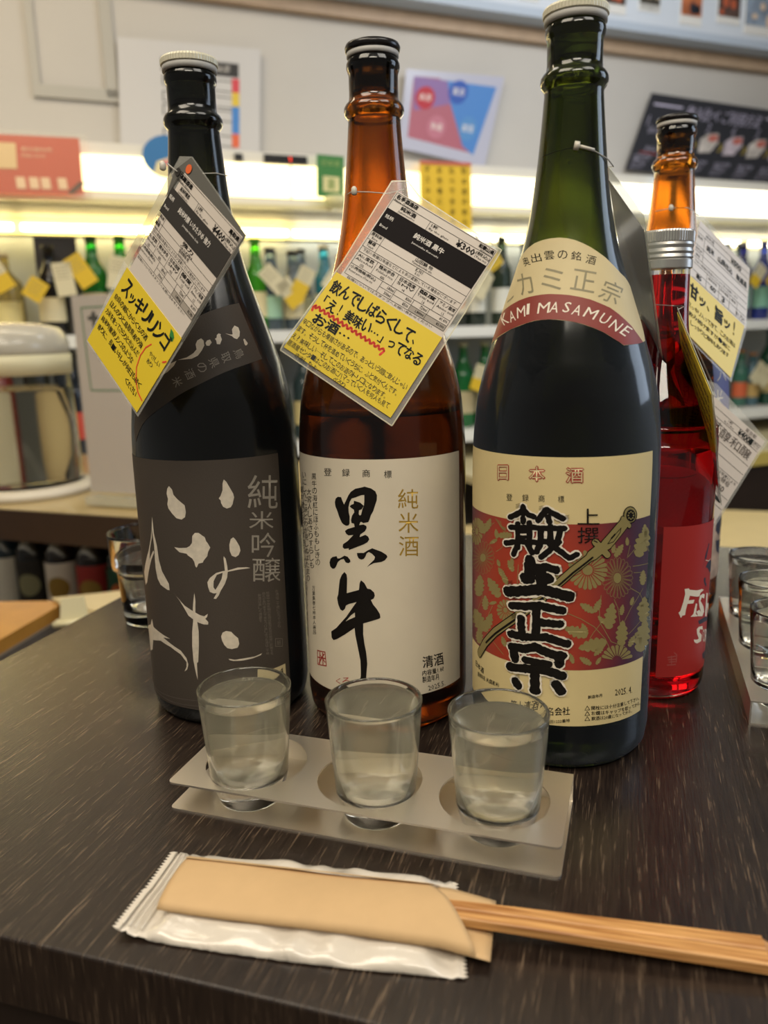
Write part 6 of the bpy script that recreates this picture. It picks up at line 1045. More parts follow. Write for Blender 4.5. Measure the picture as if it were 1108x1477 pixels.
["C","flower_print","gold_ink",3,"p",[[[-63.1,93.5],[-61.5,94.6],[-60.4,95.6],[-60.2,96.3],[-61.0,96.8],[-59.1,97.9],[-58.2,98.8],[-58.5,99.4],[-60.0,99.6],[-58.2,100.8],[-57.6,101.6],[-58.3,102.0],[-59.9,102.3],[-58.6,103.2],[-58.4,103.9],[-59.2,104.4],[-60.8,104.6],[-60.3,105.4],[-60.7,105.9],[-61.7,106.3],[-62.9,106.7],[-62.9,106.7],[-64.3,105.6],[-65.8,104.5],[-66.5,103.7],[-66.1,103.2],[-68.4,101.8],[-70.2,100.6],[-70.1,100.0],[-68.2,99.9],[-71.3,98.3],[-73.2,97.0],[-72.1,96.7],[-69.2,97.0],[-72.1,95.4],[-73.2,94.4],[-71.4,94.2],[-68.7,94.4],[-70.3,93.3],[-70.3,92.6],[-68.6,92.5],[-66.8,92.4]]]],
["C","flower_print","gold_ink",3,"p",[[[-40.4,70.8],[-40.2,71.2],[-40.0,71.7],[-40.1,72.0],[-40.5,72.1],[-40.1,72.7],[-40.0,73.1],[-40.2,73.3],[-40.8,73.3],[-40.4,73.9],[-40.4,74.2],[-40.7,74.3],[-41.3,74.3],[-41.1,74.8],[-41.2,75.1],[-41.6,75.2],[-42.2,75.2],[-42.2,75.5],[-42.4,75.7],[-42.8,75.8],[-43.3,75.9],[-43.3,75.9],[-43.5,75.5],[-43.7,75.0],[-43.7,74.6],[-43.5,74.4],[-43.8,73.9],[-44.0,73.5],[-43.8,73.2],[-43.3,73.1],[-43.7,72.6],[-43.8,72.2],[-43.5,72.0],[-42.9,72.0],[-43.2,71.5],[-43.2,71.2],[-42.8,71.0],[-42.2,71.1],[-42.3,70.7],[-42.2,70.4],[-41.8,70.3],[-41.3,70.3]]]],
["C","flower_print","gold_ink",3,"p",[[[-62.1,64.9],[-61.1,65.8],[-60.3,66.6],[-60.3,67.1],[-61.0,67.3],[-59.8,68.3],[-59.0,69.1],[-59.4,69.4],[-60.6,69.4],[-59.4,70.4],[-58.9,71.0],[-59.5,71.3],[-60.9,71.2],[-60.0,72.1],[-60.0,72.6],[-60.7,72.8],[-61.9,72.8],[-61.7,73.4],[-62.1,73.7],[-63.0,73.8],[-64.0,73.9],[-64.0,73.9],[-65.0,73.0],[-66.0,72.2],[-66.4,71.5],[-66.0,71.2],[-67.5,70.1],[-68.6,69.1],[-68.4,68.7],[-67.1,68.8],[-68.9,67.5],[-69.9,66.6],[-69.1,66.5],[-67.2,66.8],[-68.8,65.6],[-69.3,64.9],[-68.1,64.9],[-66.3,65.2],[-67.2,64.3],[-67.1,63.8],[-66.0,63.8],[-64.6,63.9]]]],
["C","flower_print","gold_ink",3,"p",[[[-56.9,132.8],[-56.4,133.5],[-56.1,134.2],[-56.4,134.6],[-57.3,134.7],[-56.6,135.5],[-56.4,136.2],[-57.0,136.4],[-58.3,136.3],[-57.6,137.2],[-57.6,137.7],[-58.4,137.8],[-60.0,137.6],[-59.5,138.3],[-59.9,138.7],[-60.9,138.8],[-62.5,138.6],[-62.6,139.1],[-63.4,139.3],[-64.8,139.2],[-66.3,139.1],[-66.3,139.1],[-66.9,138.4],[-67.3,137.6],[-67.2,137.1],[-66.4,136.9],[-67.2,136.0],[-67.7,135.3],[-67.0,135.1],[-65.4,135.2],[-66.5,134.2],[-66.7,133.6],[-65.6,133.5],[-63.7,133.8],[-64.5,132.9],[-64.4,132.4],[-63.2,132.4],[-61.4,132.7],[-61.7,132.1],[-61.2,131.8],[-60.1,131.8],[-58.7,131.8]]]],
["C","flower_print","gold_ink",3,"p",[[[-56.2,133.5],[-55.3,133.9],[-54.5,134.3],[-54.3,134.8],[-54.4,135.2],[-53.4,135.6],[-52.8,136.0],[-52.8,136.4],[-53.2,136.9],[-52.2,137.3],[-51.8,137.7],[-51.9,138.1],[-52.5,138.6],[-51.8,138.9],[-51.5,139.3],[-51.7,139.8],[-52.2,140.2],[-51.8,140.7],[-51.8,141.1],[-52.1,141.5],[-52.3,142.0],[-52.3,142.0],[-53.1,141.6],[-53.9,141.2],[-54.3,140.8],[-54.3,140.3],[-55.3,140.0],[-56.1,139.5],[-56.2,139.1],[-55.8,138.7],[-57.0,138.3],[-57.7,137.8],[-57.6,137.4],[-57.0,137.0],[-58.0,136.5],[-58.5,136.1],[-58.3,135.7],[-57.6,135.2],[-58.3,134.8],[-58.5,134.4],[-58.2,133.9],[-57.8,133.5]]]],
["C","flower_print","gold_ink",3,"p",[[[-46.9,131.8],[-46.5,132.1],[-46.3,132.5],[-46.3,132.8],[-46.6,132.9],[-46.1,133.3],[-45.9,133.7],[-46.1,133.9],[-46.6,134.0],[-46.1,134.4],[-46.0,134.8],[-46.3,134.9],[-46.9,135.1],[-46.5,135.4],[-46.6,135.7],[-46.9,135.9],[-47.4,136.0],[-47.3,136.3],[-47.5,136.5],[-47.9,136.7],[-48.3,136.8],[-48.3,136.8],[-48.6,136.4],[-48.8,136.1],[-48.9,135.8],[-48.7,135.6],[-49.2,135.2],[-49.4,134.8],[-49.3,134.6],[-48.9,134.4],[-49.4,134.0],[-49.5,133.7],[-49.3,133.5],[-48.8,133.3],[-49.2,133.0],[-49.3,132.7],[-49.0,132.5],[-48.4,132.4],[-48.6,132.0],[-48.5,131.8],[-48.1,131.6],[-47.7,131.5]]]],
["C","flower_print","gold_ink",3,"p",[[[-47.5,131.3],[-47.9,131.3],[-48.4,131.3],[-48.7,131.1],[-48.8,130.8],[-49.4,130.9],[-49.8,130.8],[-50.1,130.6],[-50.1,130.2],[-50.7,130.2],[-51.1,130.1],[-51.2,129.8],[-51.3,129.3],[-51.8,129.3],[-52.1,129.1],[-52.3,128.8],[-52.3,128.4],[-52.8,128.2],[-53.0,127.9],[-53.1,127.6],[-53.3,127.2],[-53.3,127.2],[-52.8,127.3],[-52.3,127.3],[-51.9,127.5],[-51.6,127.7],[-51.1,127.7],[-50.6,127.7],[-50.3,128.0],[-50.2,128.3],[-49.6,128.3],[-49.3,128.3],[-49.1,128.6],[-49.0,129.1],[-48.5,129.1],[-48.1,129.2],[-48.0,129.5],[-47.9,129.9],[-47.6,130.0],[-47.3,130.2],[-47.2,130.5],[-47.1,130.9]]]],
["C","flower_print","gold_ink",3,"p",[[[-37.4,135.9],[-37.9,136.3],[-38.5,136.6],[-38.9,136.5],[-39.4,136.1],[-40.0,136.6],[-40.5,136.8],[-40.9,136.6],[-41.4,135.9],[-42.0,136.4],[-42.5,136.5],[-43.0,136.1],[-43.5,135.4],[-44.1,135.7],[-44.7,135.6],[-45.2,135.1],[-45.7,134.5],[-46.3,134.5],[-46.8,134.2],[-47.4,133.7],[-47.9,133.1],[-47.9,133.1],[-47.3,132.8],[-46.7,132.6],[-46.1,132.5],[-45.5,132.8],[-45.0,132.4],[-44.4,132.1],[-43.9,132.3],[-43.3,132.9],[-42.8,132.4],[-42.3,132.2],[-41.8,132.5],[-41.3,133.2],[-40.7,132.8],[-40.2,132.8],[-39.7,133.2],[-39.3,133.9],[-38.8,133.7],[-38.2,133.9],[-37.8,134.3],[-37.4,134.9]]]],
["C","flower_print","gold_ink",3,"p",[[[-44.9,116.2],[-44.7,116.6],[-44.6,116.9],[-44.7,117.1],[-44.9,117.2],[-44.7,117.6],[-44.5,117.9],[-44.7,118.0],[-45.1,118.0],[-44.8,118.4],[-44.8,118.7],[-45.1,118.8],[-45.5,118.8],[-45.4,119.1],[-45.4,119.3],[-45.8,119.4],[-46.2,119.4],[-46.2,119.7],[-46.4,119.8],[-46.7,119.9],[-47.1,119.9],[-47.1,119.9],[-47.2,119.6],[-47.4,119.3],[-47.4,119.1],[-47.2,118.9],[-47.5,118.6],[-47.6,118.2],[-47.5,118.1],[-47.1,118.0],[-47.4,117.6],[-47.5,117.3],[-47.2,117.2],[-46.8,117.2],[-47.1,116.8],[-47.1,116.6],[-46.7,116.5],[-46.3,116.5],[-46.4,116.2],[-46.2,116.0],[-45.9,116.0],[-45.5,115.9]]]],
["C","flower_print","gold_ink",3,"p",[[[-36.8,117.9],[-36.5,118.2],[-36.2,118.5],[-36.2,118.8],[-36.5,119.0],[-36.1,119.4],[-35.9,119.7],[-36.0,120.0],[-36.4,120.1],[-36.0,120.5],[-35.8,120.8],[-36.1,121.0],[-36.5,121.2],[-36.2,121.5],[-36.2,121.8],[-36.4,122.0],[-36.8,122.2],[-36.7,122.5],[-36.8,122.8],[-37.1,123.0],[-37.4,123.2],[-37.4,123.2],[-37.7,122.8],[-37.9,122.5],[-38.0,122.2],[-37.9,122.0],[-38.3,121.6],[-38.5,121.3],[-38.5,121.0],[-38.2,120.8],[-38.6,120.5],[-38.8,120.2],[-38.6,119.9],[-38.2,119.7],[-38.5,119.4],[-38.6,119.1],[-38.4,118.9],[-37.9,118.7],[-38.2,118.4],[-38.1,118.1],[-37.8,117.9],[-37.5,117.7]]]],
["C","flower_print","gold_ink",3,"p",[[[32.8,122.1],[34.5,122.2],[36.1,122.5],[36.7,123.2],[36.0,124.3],[38.6,124.2],[40.3,124.5],[40.1,125.4],[38.6,126.9],[41.4,126.7],[42.8,127.1],[42.1,128.3],[40.1,129.9],[42.3,130.0],[43.1,130.6],[42.1,131.9],[40.3,133.4],[41.3,134.0],[41.1,134.9],[40.1,136.2],[39.0,137.5],[39.0,137.5],[37.1,137.3],[35.4,137.1],[34.5,136.5],[34.5,135.6],[32.5,135.5],[31.2,135.2],[30.9,134.4],[31.8,133.1],[29.7,133.1],[28.7,132.7],[28.9,131.7],[30.2,130.2],[28.4,130.1],[27.7,129.5],[28.3,128.4],[29.5,127.0],[28.3,126.6],[28.1,125.8],[28.8,124.6],[29.7,123.3]]]],
["C","flower_print","gold_ink",3,"p",[[[16.4,124.8],[17.0,124.8],[17.5,124.9],[17.8,125.2],[17.8,125.7],[18.6,125.7],[19.1,125.8],[19.1,126.2],[18.9,126.8],[19.7,126.8],[20.1,127.0],[20.1,127.5],[19.8,128.2],[20.4,128.2],[20.7,128.5],[20.6,129.0],[20.3,129.7],[20.7,129.9],[20.8,130.3],[20.6,130.9],[20.5,131.4],[20.5,131.4],[19.9,131.4],[19.3,131.3],[18.9,131.1],[18.8,130.7],[18.1,130.8],[17.5,130.7],[17.4,130.3],[17.5,129.7],[16.7,129.8],[16.2,129.6],[16.2,129.2],[16.5,128.5],[15.8,128.5],[15.4,128.3],[15.5,127.8],[15.8,127.1],[15.3,127.0],[15.1,126.6],[15.2,126.1],[15.4,125.5]]]],
["C","flower_print","gold_ink",3,"p",[[[15.1,127.3],[15.4,127.5],[15.7,127.7],[15.7,128.0],[15.5,128.3],[15.9,128.5],[16.1,128.8],[16.1,129.1],[15.7,129.4],[16.1,129.6],[16.3,129.8],[16.1,130.2],[15.7,130.5],[16.0,130.8],[16.0,131.0],[15.8,131.4],[15.4,131.7],[15.5,132.0],[15.4,132.3],[15.1,132.6],[14.9,132.9],[14.9,132.9],[14.6,132.7],[14.3,132.4],[14.2,132.2],[14.3,131.9],[13.9,131.7],[13.7,131.4],[13.7,131.2],[14.0,130.8],[13.5,130.6],[13.3,130.4],[13.5,130.1],[13.8,129.7],[13.5,129.5],[13.4,129.2],[13.6,128.9],[14.0,128.6],[13.8,128.3],[13.8,128.1],[14.0,127.7],[14.4,127.4]]]],
["C","flower_print","gold_ink",3,"p",[[[23.5,130.3],[23.9,130.5],[24.1,130.7],[24.1,130.9],[23.9,131.2],[24.2,131.3],[24.4,131.6],[24.3,131.8],[23.9,132.1],[24.3,132.3],[24.4,132.5],[24.2,132.8],[23.7,133.0],[24.1,133.2],[24.1,133.4],[23.8,133.7],[23.4,134.0],[23.5,134.2],[23.3,134.5],[23.1,134.7],[22.8,135.0],[22.8,135.0],[22.6,134.8],[22.4,134.6],[22.2,134.4],[22.4,134.1],[22.0,133.9],[21.8,133.7],[21.9,133.5],[22.2,133.2],[21.8,133.0],[21.6,132.8],[21.8,132.6],[22.2,132.3],[21.9,132.1],[21.8,131.9],[22.0,131.6],[22.4,131.3],[22.2,131.1],[22.2,130.9],[22.6,130.6],[22.9,130.4]]]],
["C","flower_print","gold_ink",3,"p",[[[37.6,105.3],[38.5,105.5],[39.2,105.8],[39.3,106.2],[38.8,106.7],[39.9,106.8],[40.6,107.0],[40.3,107.6],[39.3,108.3],[40.5,108.4],[40.9,108.7],[40.4,109.3],[39.2,110.0],[40.0,110.2],[40.1,110.6],[39.4,111.2],[38.4,112.0],[38.6,112.3],[38.4,112.8],[37.7,113.5],[37.0,114.1],[37.0,114.1],[36.3,113.8],[35.7,113.6],[35.4,113.2],[35.5,112.8],[34.6,112.6],[34.0,112.3],[34.2,111.9],[34.8,111.3],[33.8,111.1],[33.3,110.8],[33.7,110.3],[34.6,109.6],[33.7,109.4],[33.4,109.1],[33.9,108.5],[34.9,107.8],[34.4,107.6],[34.5,107.1],[35.0,106.5],[35.8,105.9]]]],
["C","flower_print","gold_ink",3,"p",[[[38.1,131.8],[38.8,132.1],[39.4,132.3],[39.4,132.7],[38.8,133.2],[39.8,133.4],[40.4,133.7],[40.0,134.2],[39.0,134.8],[40.0,135.0],[40.4,135.3],[39.7,135.8],[38.6,136.4],[39.3,136.7],[39.3,137.1],[38.6,137.6],[37.6,138.1],[37.8,138.5],[37.4,139.0],[36.8,139.4],[36.1,140.0],[36.1,140.0],[35.5,139.7],[35.0,139.4],[34.8,139.0],[35.1,138.6],[34.3,138.3],[33.9,138.0],[33.9,137.6],[34.6,137.1],[33.7,136.9],[33.4,136.5],[33.7,136.1],[34.6,135.6],[33.9,135.3],[33.7,134.9],[34.3,134.4],[35.2,133.9],[34.8,133.6],[34.9,133.2],[35.5,132.7],[36.4,132.1]]]],
["C","flower_print","gold_ink",3,"s",[[[9.0,104.6],[8.3,96.4],[9.1,89.1],[15.7,77.6],[24.8,73.0]],0.34]],
["C","flower_print","gold_ink",3,"s",[[[-7.8,95.2],[-0.8,91.9],[6.0,87.2],[12.2,79.8],[14.7,74.3]],0.34]],
["C","flower_print","gold_ink",3,"s",[[[16.4,101.5],[19.0,96.1],[20.8,86.9],[21.8,78.8]],0.34]],
["C","flower_print","gold_ink",3,"s",[[[39.9,86.8],[27.2,79.9]],0.34]],
["C","flower_print","gold_ink",3,"s",[[[37.3,103.5],[27.8,94.5],[22.7,86.5]],0.35]],
["C","flower_print","gold_ink",3,"s",[[[9.1,88.5],[5.6,83.8],[4.1,81.1]],0.34]],
["C","flower_print","gold_ink",3,"s",[[[27.2,105.8],[34.6,101.3],[37.9,96.5]],0.35]],
["C","flower_print","gold_ink",3,"s",[[[-33.5,119.5],[-34.0,108.3],[-31.2,109.9]],0.33]],
["C","flower_print","gold_ink",3,"s",[[[-60.0,105.2],[-59.9,94.0],[-67.8,81.0],[-56.6,75.4],[-42.1,65.4]],0.37]],
["C","flower_print","gold_ink",3,"s",[[[-50.5,91.6],[-56.6,80.2]],0.36]],
["C","flower_print","gold_ink",3,"s",[[[-58.7,130.6],[-54.5,136.6],[-49.4,140.1]],0.3]],
["C","flower_print","gold_ink",3,"s",[[[-47.9,124.0],[-44.1,126.8],[-42.9,128.5]],0.3]],
["C","flower_print","gold_ink",3,"s",[[[23.5,123.6],[25.1,130.0]],0.31]],
["C","flower_print","gold_ink",3,"s",[[[24.1,124.0],[30.7,129.1],[40.2,131.3]],0.32]],
["C","flower_print","gold_ink",3,"s",[[[27.8,118.1],[41.7,116.7]],0.33]],
["C","flower_print","gold_ink",3,"s",[[[28.8,114.3],[38.9,112.6]],0.33]],
["C","flower_print","gold_ink",3,"s",[[[42.2,123.5],[35.4,132.3]],0.31]],
["C","flower_print","gold_ink",3,"s",[[[-48.7,142.7],[-45.4,139.4],[-41.3,138.7]],0.2]],
["C","flower_print","gold_ink",3,"s",[[[-47.9,142.6],[-45.1,139.1],[-41.3,138.3]],0.2]],
["C","flower_print","gold_ink",3,"s",[[[-47.1,142.4],[-44.7,138.7],[-41.3,137.9]],0.2]],
["C","flower_print","gold_ink",3,"s",[[[-46.4,142.2],[-44.3,138.4],[-41.3,137.5]],0.2]],
["C","flower_print","gold_ink",3,"s",[[[-45.6,142.1],[-44.0,138.1],[-41.3,137.1]],0.2]],
["C","flower_print","gold_ink",3,"s",[[[-44.8,141.9],[-43.6,137.8],[-41.3,136.7]],0.2]],
["C","flower_print","gold_ink",3,"s",[[[-48.4,142.8],[-42.7,136.0]],0.2]],
["C","flower_print","gold_ink",3,"s",[[[-48.4,142.8],[-42.7,136.0]],0.2]],
["C","flower_print","gold_ink",3,"s",[[[-48.4,142.8],[-42.7,136.0]],0.2]],
["C","lettering","black_ink",2,"t",["製造年月",[[4.0,47.6],[11.6,48.0],[11.7,46.0],[4.0,45.6]]]],
["C","lettering","black_ink",2,"t",["2025. 4.",[[19.5,49.1],[31.7,47.9],[32.0,43.7],[19.6,45.4]]]],
["C","lettering","black_ink",2,"t",["開栓には十分注意して下さい。",[[6.0,41.3],[38.9,39.3],[39.2,36.8],[6.1,38.8]]]],
["C","lettering","black_ink",2,"s",[[[3.8,41.5],[2.6,39.1],[5.2,39.1],[3.8,41.5]],0.29]],
["C","lettering","black_ink",2,"t",["お燗はキャップを取ってから。",[[6.1,38.2],[40.9,35.6],[41.1,33.1],[6.2,35.7]]]],
["C","lettering","black_ink",2,"s",[[[3.9,38.3],[2.7,35.9],[5.3,35.9],[3.9,38.3]],0.29]],
["C","lettering","black_ink",2,"t",["飲酒は20歳になってから。",[[6.2,35.0],[32.6,33.7],[32.8,31.4],[6.3,32.5]]]],
["C","lettering","black_ink",2,"s",[[[4.0,35.2],[2.8,32.8],[5.4,32.8],[4.0,35.2]],0.29]],
["C","lettering","black_ink",2,"t",["簸上清酒合名会社",[[-36.8,37.5],[-5.2,41.2],[-5.1,36.3],[-36.7,32.5]]]],
["C","lettering","black_ink",2,"t",["日本酒",[[-69.6,51.7],[-58.1,50.9],[-58.8,47.1],[-69.6,47.7]]]],
["C","lettering","black_ink",2,"t",["原材料名 米(国産米)",[[-66.0,45.8],[-44.8,47.1],[-45.3,44.0],[-66.0,42.2]]]],
["C","lettering","black_ink",2,"t",["島根県仁多郡奥出雲町横田1222番地",[[-37.9,28.6],[-5.0,34.2],[-5.0,32.1],[-37.9,26.5]]]],
["C","neck_label","cream_paper",1,"p",[[[-85.4,234.7],[-85.4,242.1],[-85.4,248.6],[-85.5,255.0],[-85.6,261.4],[-85.6,269.4],[-85.6,277.3],[-72.7,282.5],[-62.1,285.1],[-51.6,287.2],[-41.7,288.2],[-32.8,288.7],[-21.4,288.7],[-13.6,288.1],[-6.0,287.0],[1.4,285.4],[8.9,283.4],[16.5,280.9],[24.1,278.2],[32.1,274.5],[41.2,270.4],[50.1,267.9],[60.9,263.9],[63.0,258.8],[63.0,252.1],[63.0,244.2],[53.8,235.5],[40.5,234.4],[25.1,233.8],[21.9,235.6],[18.8,237.0],[14.8,239.1],[10.9,240.9],[4.6,243.1],[-1.6,244.8],[-7.5,246.1],[-13.4,246.9],[-18.4,247.4],[-23.5,247.7],[-28.8,247.6],[-34.3,247.2],[-39.9,246.2],[-45.9,244.9],[-54.0,243.1],[-61.8,240.8],[-72.5,237.9]]]],
["C","neck_label","brick_band",2,"p",[[[-85.5,235.5],[-85.5,241.3],[-85.5,246.1],[-85.5,251.0],[-68.2,254.8],[-59.6,256.6],[-52.8,258.1],[-45.1,259.3],[-38.2,260.0],[-31.8,260.4],[-25.7,260.5],[-17.5,260.1],[-10.8,259.6],[-3.0,258.5],[4.7,257.1],[12.5,254.9],[19.5,252.8],[25.9,249.7],[31.4,246.6],[36.6,243.5],[40.4,240.4],[44.0,237.7],[47.9,235.0],[40.5,234.4],[25.1,234.0],[21.9,235.7],[18.8,237.1],[14.9,239.2],[10.9,241.0],[4.7,243.2],[-1.6,245.0],[-7.5,246.2],[-13.4,247.1],[-18.4,247.6],[-23.5,247.8],[-28.8,247.7],[-34.3,247.4],[-40.0,246.3],[-46.0,245.1],[-54.1,243.2],[-62.0,241.1],[-73.0,238.2]]]],
["C","lettering","white_ink",3,"t",["K",[[-81.0,251.0],[-67.5,252.4],[-57.3,246.9],[-63.2,245.3]]]],
["C","lettering","white_ink",3,"t",["A",[[-63.2,252.3],[-56.3,253.5],[-50.4,247.9],[-55.7,246.7]]]],
["C","lettering","white_ink",3,"t",["M",[[-53.1,254.3],[-45.0,255.3],[-42.3,249.7],[-49.6,248.7]]]],
["C","lettering","white_ink",3,"t",["I",[[-43.4,256.0],[-40.8,256.2],[-39.5,250.7],[-41.8,250.5]]]],
["C","lettering","white_ink",3,"t",["M",[[-33.3,256.2],[-24.2,256.5],[-24.6,251.1],[-33.2,250.8]]]],
["C","lettering","white_ink",3,"t",["A",[[-23.2,256.5],[-17.0,256.2],[-18.6,251.0],[-24.6,251.3]]]],
["C","lettering","white_ink",3,"t",["S",[[-13.3,256.3],[-8.6,255.8],[-11.1,250.8],[-15.6,251.3]]]],
["C","lettering","white_ink",3,"t",["A",[[-6.5,254.8],[-0.7,254.0],[-4.0,249.2],[-9.5,250.0]]]],
["C","lettering","white_ink",3,"t",["M",[[2.6,253.4],[10.6,251.5],[5.7,247.0],[-1.8,248.9]]]],
["C","lettering","white_ink",3,"t",["U",[[13.8,250.4],[19.6,248.6],[13.4,244.4],[8.1,246.2]]]],
["C","lettering","white_ink",3,"t",["N",[[22.1,247.0],[28.6,244.5],[20.6,240.8],[15.1,243.2]]]],
["C","lettering","white_ink",3,"t",["E",[[31.8,243.8],[37.3,241.8],[27.3,238.2],[23.0,240.3]]]],
["C","lettering","black_ink",2,"t",["奥",[[-69.9,280.4],[-57.5,280.8],[-49.8,276.2],[-58.2,275.6]]]],
["C","lettering","black_ink",2,"t",["出",[[-54.3,281.6],[-41.3,282.0],[-37.2,277.5],[-48.4,276.9]]]],
["C","lettering","black_ink",2,"t",["雲",[[-37.2,282.4],[-26.7,282.4],[-24.9,278.0],[-34.7,277.9]]]],
["C","lettering","black_ink",2,"t",["の",[[-22.8,282.5],[-13.2,282.0],[-13.2,277.6],[-22.2,278.1]]]],
["C","lettering","black_ink",2,"t",["銘",[[-9.3,281.7],[-0.0,280.9],[-1.4,276.6],[-10.3,277.4]]]],
["C","lettering","black_ink",2,"t",["酒",[[5.0,279.8],[14.4,278.5],[11.3,274.2],[2.5,275.5]]]],
["C","lettering","olive_ink",2,"t",["カ",[[-70.5,271.7],[-48.0,272.5],[-37.7,261.7],[-51.3,260.4]]]],
["C","lettering","olive_ink",2,"t",["ミ",[[-35.6,274.1],[-16.1,272.7],[-16.3,262.2],[-33.5,263.5]]]],
["C","lettering","olive_ink",2,"t",["正",[[-7.7,272.9],[12.9,270.6],[7.7,260.2],[-10.4,262.6]]]],
["C","lettering","olive_ink",2,"t",["宗",[[19.9,267.6],[40.8,263.6],[24.7,253.8],[9.7,258.0]]]],
["C","lettering","olive_ink",2,"s",[[[-72.0,257.9],[-67.2,258.9],[-63.1,260.4]],1.15]],
["R","lettering","white_ink",3,"p",[[[12.7,78.5],[16.8,78.7],[18.1,77.6],[26.7,76.1],[33.4,76.0],[37.2,74.8],[31.9,73.7],[30.4,71.5],[27.2,71.7],[18.6,73.5],[17.6,70.5],[24.3,70.1],[23.1,67.8],[16.6,68.2],[15.2,64.0],[14.8,60.8],[12.0,60.6],[10.9,59.1],[8.3,62.9],[10.0,64.0],[12.2,69.8],[13.6,75.2]]]],
["R","lettering","white_ink",3,"p",[[[26.2,67.4],[28.1,66.7],[27.1,60.0],[31.0,57.8],[20.8,58.9],[24.0,60.5]]]],
["R","lettering","white_ink",3,"p",[[[35.9,72.4],[39.5,71.2],[38.9,68.5],[34.3,70.1],[32.7,68.0],[38.9,62.8],[40.8,59.1],[37.7,56.5],[30.7,57.8],[27.7,61.5],[31.8,62.1],[35.1,59.5],[31.6,64.1],[30.0,68.4],[31.3,71.8]]]],
["R","lettering","white_ink",3,"p",[[[43.5,71.6],[47.2,70.4],[48.0,63.3],[58.4,60.9],[54.8,69.1],[58.4,67.9],[58.3,51.8],[58.4,51.7],[58.5,58.4],[48.2,60.8],[48.9,54.0],[44.0,55.2]]]],
["R","lettering","white_ink",3,"p",[[[32.7,50.1],[39.1,49.5],[40.4,46.5],[34.9,48.1],[34.2,46.1],[39.1,43.1],[38.7,39.0],[31.6,38.7],[28.0,40.2],[26.5,42.4],[31.2,41.4],[34.0,41.7],[30.7,45.6],[29.8,49.0]]]],
["R","lettering","white_ink",3,"t",["O",[[40.4,46.9],[45.5,45.9],[48.9,35.9],[42.4,37.3]]]],
["R","lettering","white_ink",3,"t",["R",[[46.4,45.5],[58.5,42.6],[58.4,33.4],[50.0,35.4]]]],
["R","lettering","white_ink",3,"t",["D",[[58.5,42.5],[58.4,42.8],[58.3,33.6],[58.3,33.3]]]],
["R","figure_print","navy_ink",2,"p",[[[44.0,93.2],[48.4,93.2],[58.4,89.6],[58.4,83.9],[50.3,84.0],[42.2,88.7],[38.1,89.8],[40.2,91.5]]]],
["R","figure_print","navy_ink",2,"p",[[[37.1,83.2],[39.7,82.4],[39.5,80.0],[42.6,77.4],[41.1,75.9],[37.3,79.2],[35.9,81.8]]]],
["R","figure_print","navy_ink",2,"p",[[[31.1,54.5],[41.7,54.9],[58.4,51.7],[58.4,49.3],[42.6,51.4],[33.4,51.6]]]],
["R","figure_print","navy_ink",2,"p",[[[43.6,28.7],[51.7,29.1],[58.5,26.4],[58.4,21.2],[45.7,24.8]]]],
["R","figure_print","navy_ink",2,"p",[[[41.0,105.5],[42.8,105.1],[38.1,95.8],[36.5,95.2],[35.8,96.9]]]],
["R","figure_print","white_ink",3,"s",[[[37.3,94.7],[44.0,93.2],[49.5,93.8]],0.45]],
["R","figure_print","navy_ink",2,"s",[[[42.4,105.3],[36.5,99.2],[34.5,93.2],[33.0,90.3]],0.33]],
["R","lettering","faint_red_ink",2,"s",[[[1.1,32.5],[8.1,33.0]],0.82]],
["R","lettering","faint_red_ink",2,"s",[[[1.8,30.9],[8.8,30.9]],0.82]],
["R","lettering","faint_red_ink",2,"s",[[[1.0,27.2],[8.6,27.2]],0.82]],
["R","lettering","faint_red_ink",2,"s",[[[4.3,33.2],[4.8,27.0]],0.83]],
["R","lettering","faint_red_ink",2,"s",[[[6.8,35.5],[9.1,33.8],[9.0,28.8]],0.85]],
["R","lettering","faint_red_ink",2,"s",[[[2.5,29.2],[7.8,29.3]],0.83]],
["W","lettering","white_ink",2,"t",["米",[[22.2,192.3],[36.5,192.5],[37.7,177.6],[22.4,177.6]]]],
["W","lettering","white_ink",2,"t",["八",[[29.3,206.0],[45.5,205.7],[44.1,198.6],[28.8,199.0]]]],
["W","lettering","navy_ink",2,"p",[[[39.5,87.4],[57.7,85.3],[57.4,76.9],[45.9,70.0],[38.6,75.7]]]],
["W","lettering","navy_ink",2,"p",[[[40.1,66.5],[58.0,64.6],[58.0,49.9],[43.3,56.7]]]]]''')

# ------------------------------------------------------------------ printed artwork
rk = random.Random(11)
PARENT = {('A', 'shoulder_label'): bA, ('C', 'neck_label'): bC}
groups = {}
def smoothring(r):
    return r
for n_, (surf, pname, col, lay, kind, data) in enumerate(ART):
    key = (surf, pname, col)
    if pname == 'brushwork': key = (surf, 'brush_stroke', col, n_)
    if key not in groups: groups[key] = Print(SURF[surf])
    P = groups[key]
    if kind == 'p': P.rings(data, lay)
    elif kind == 's': P.stroke(data[0], data[1], lay)
    elif kind == 'j': P.rough(data[0], data[1], lay, rk)
    elif kind == 't': P.text(data[0], data[1], lay, .05 if pname == 'red_lettering' and col == 'red_ink' else  .012 if pname == 'lettering' and len(data[0]) > 1 else 0)
for (surf, pname, col, *_), P in groups.items():
    par = {'shoulder_label': bA, 'neck_label': bC}.get(pname, LAB[surf])
    if pname == 'neck_label' and col == 'brick_band': pname = 'red_band'
    P.build(pname, INK[col], par)

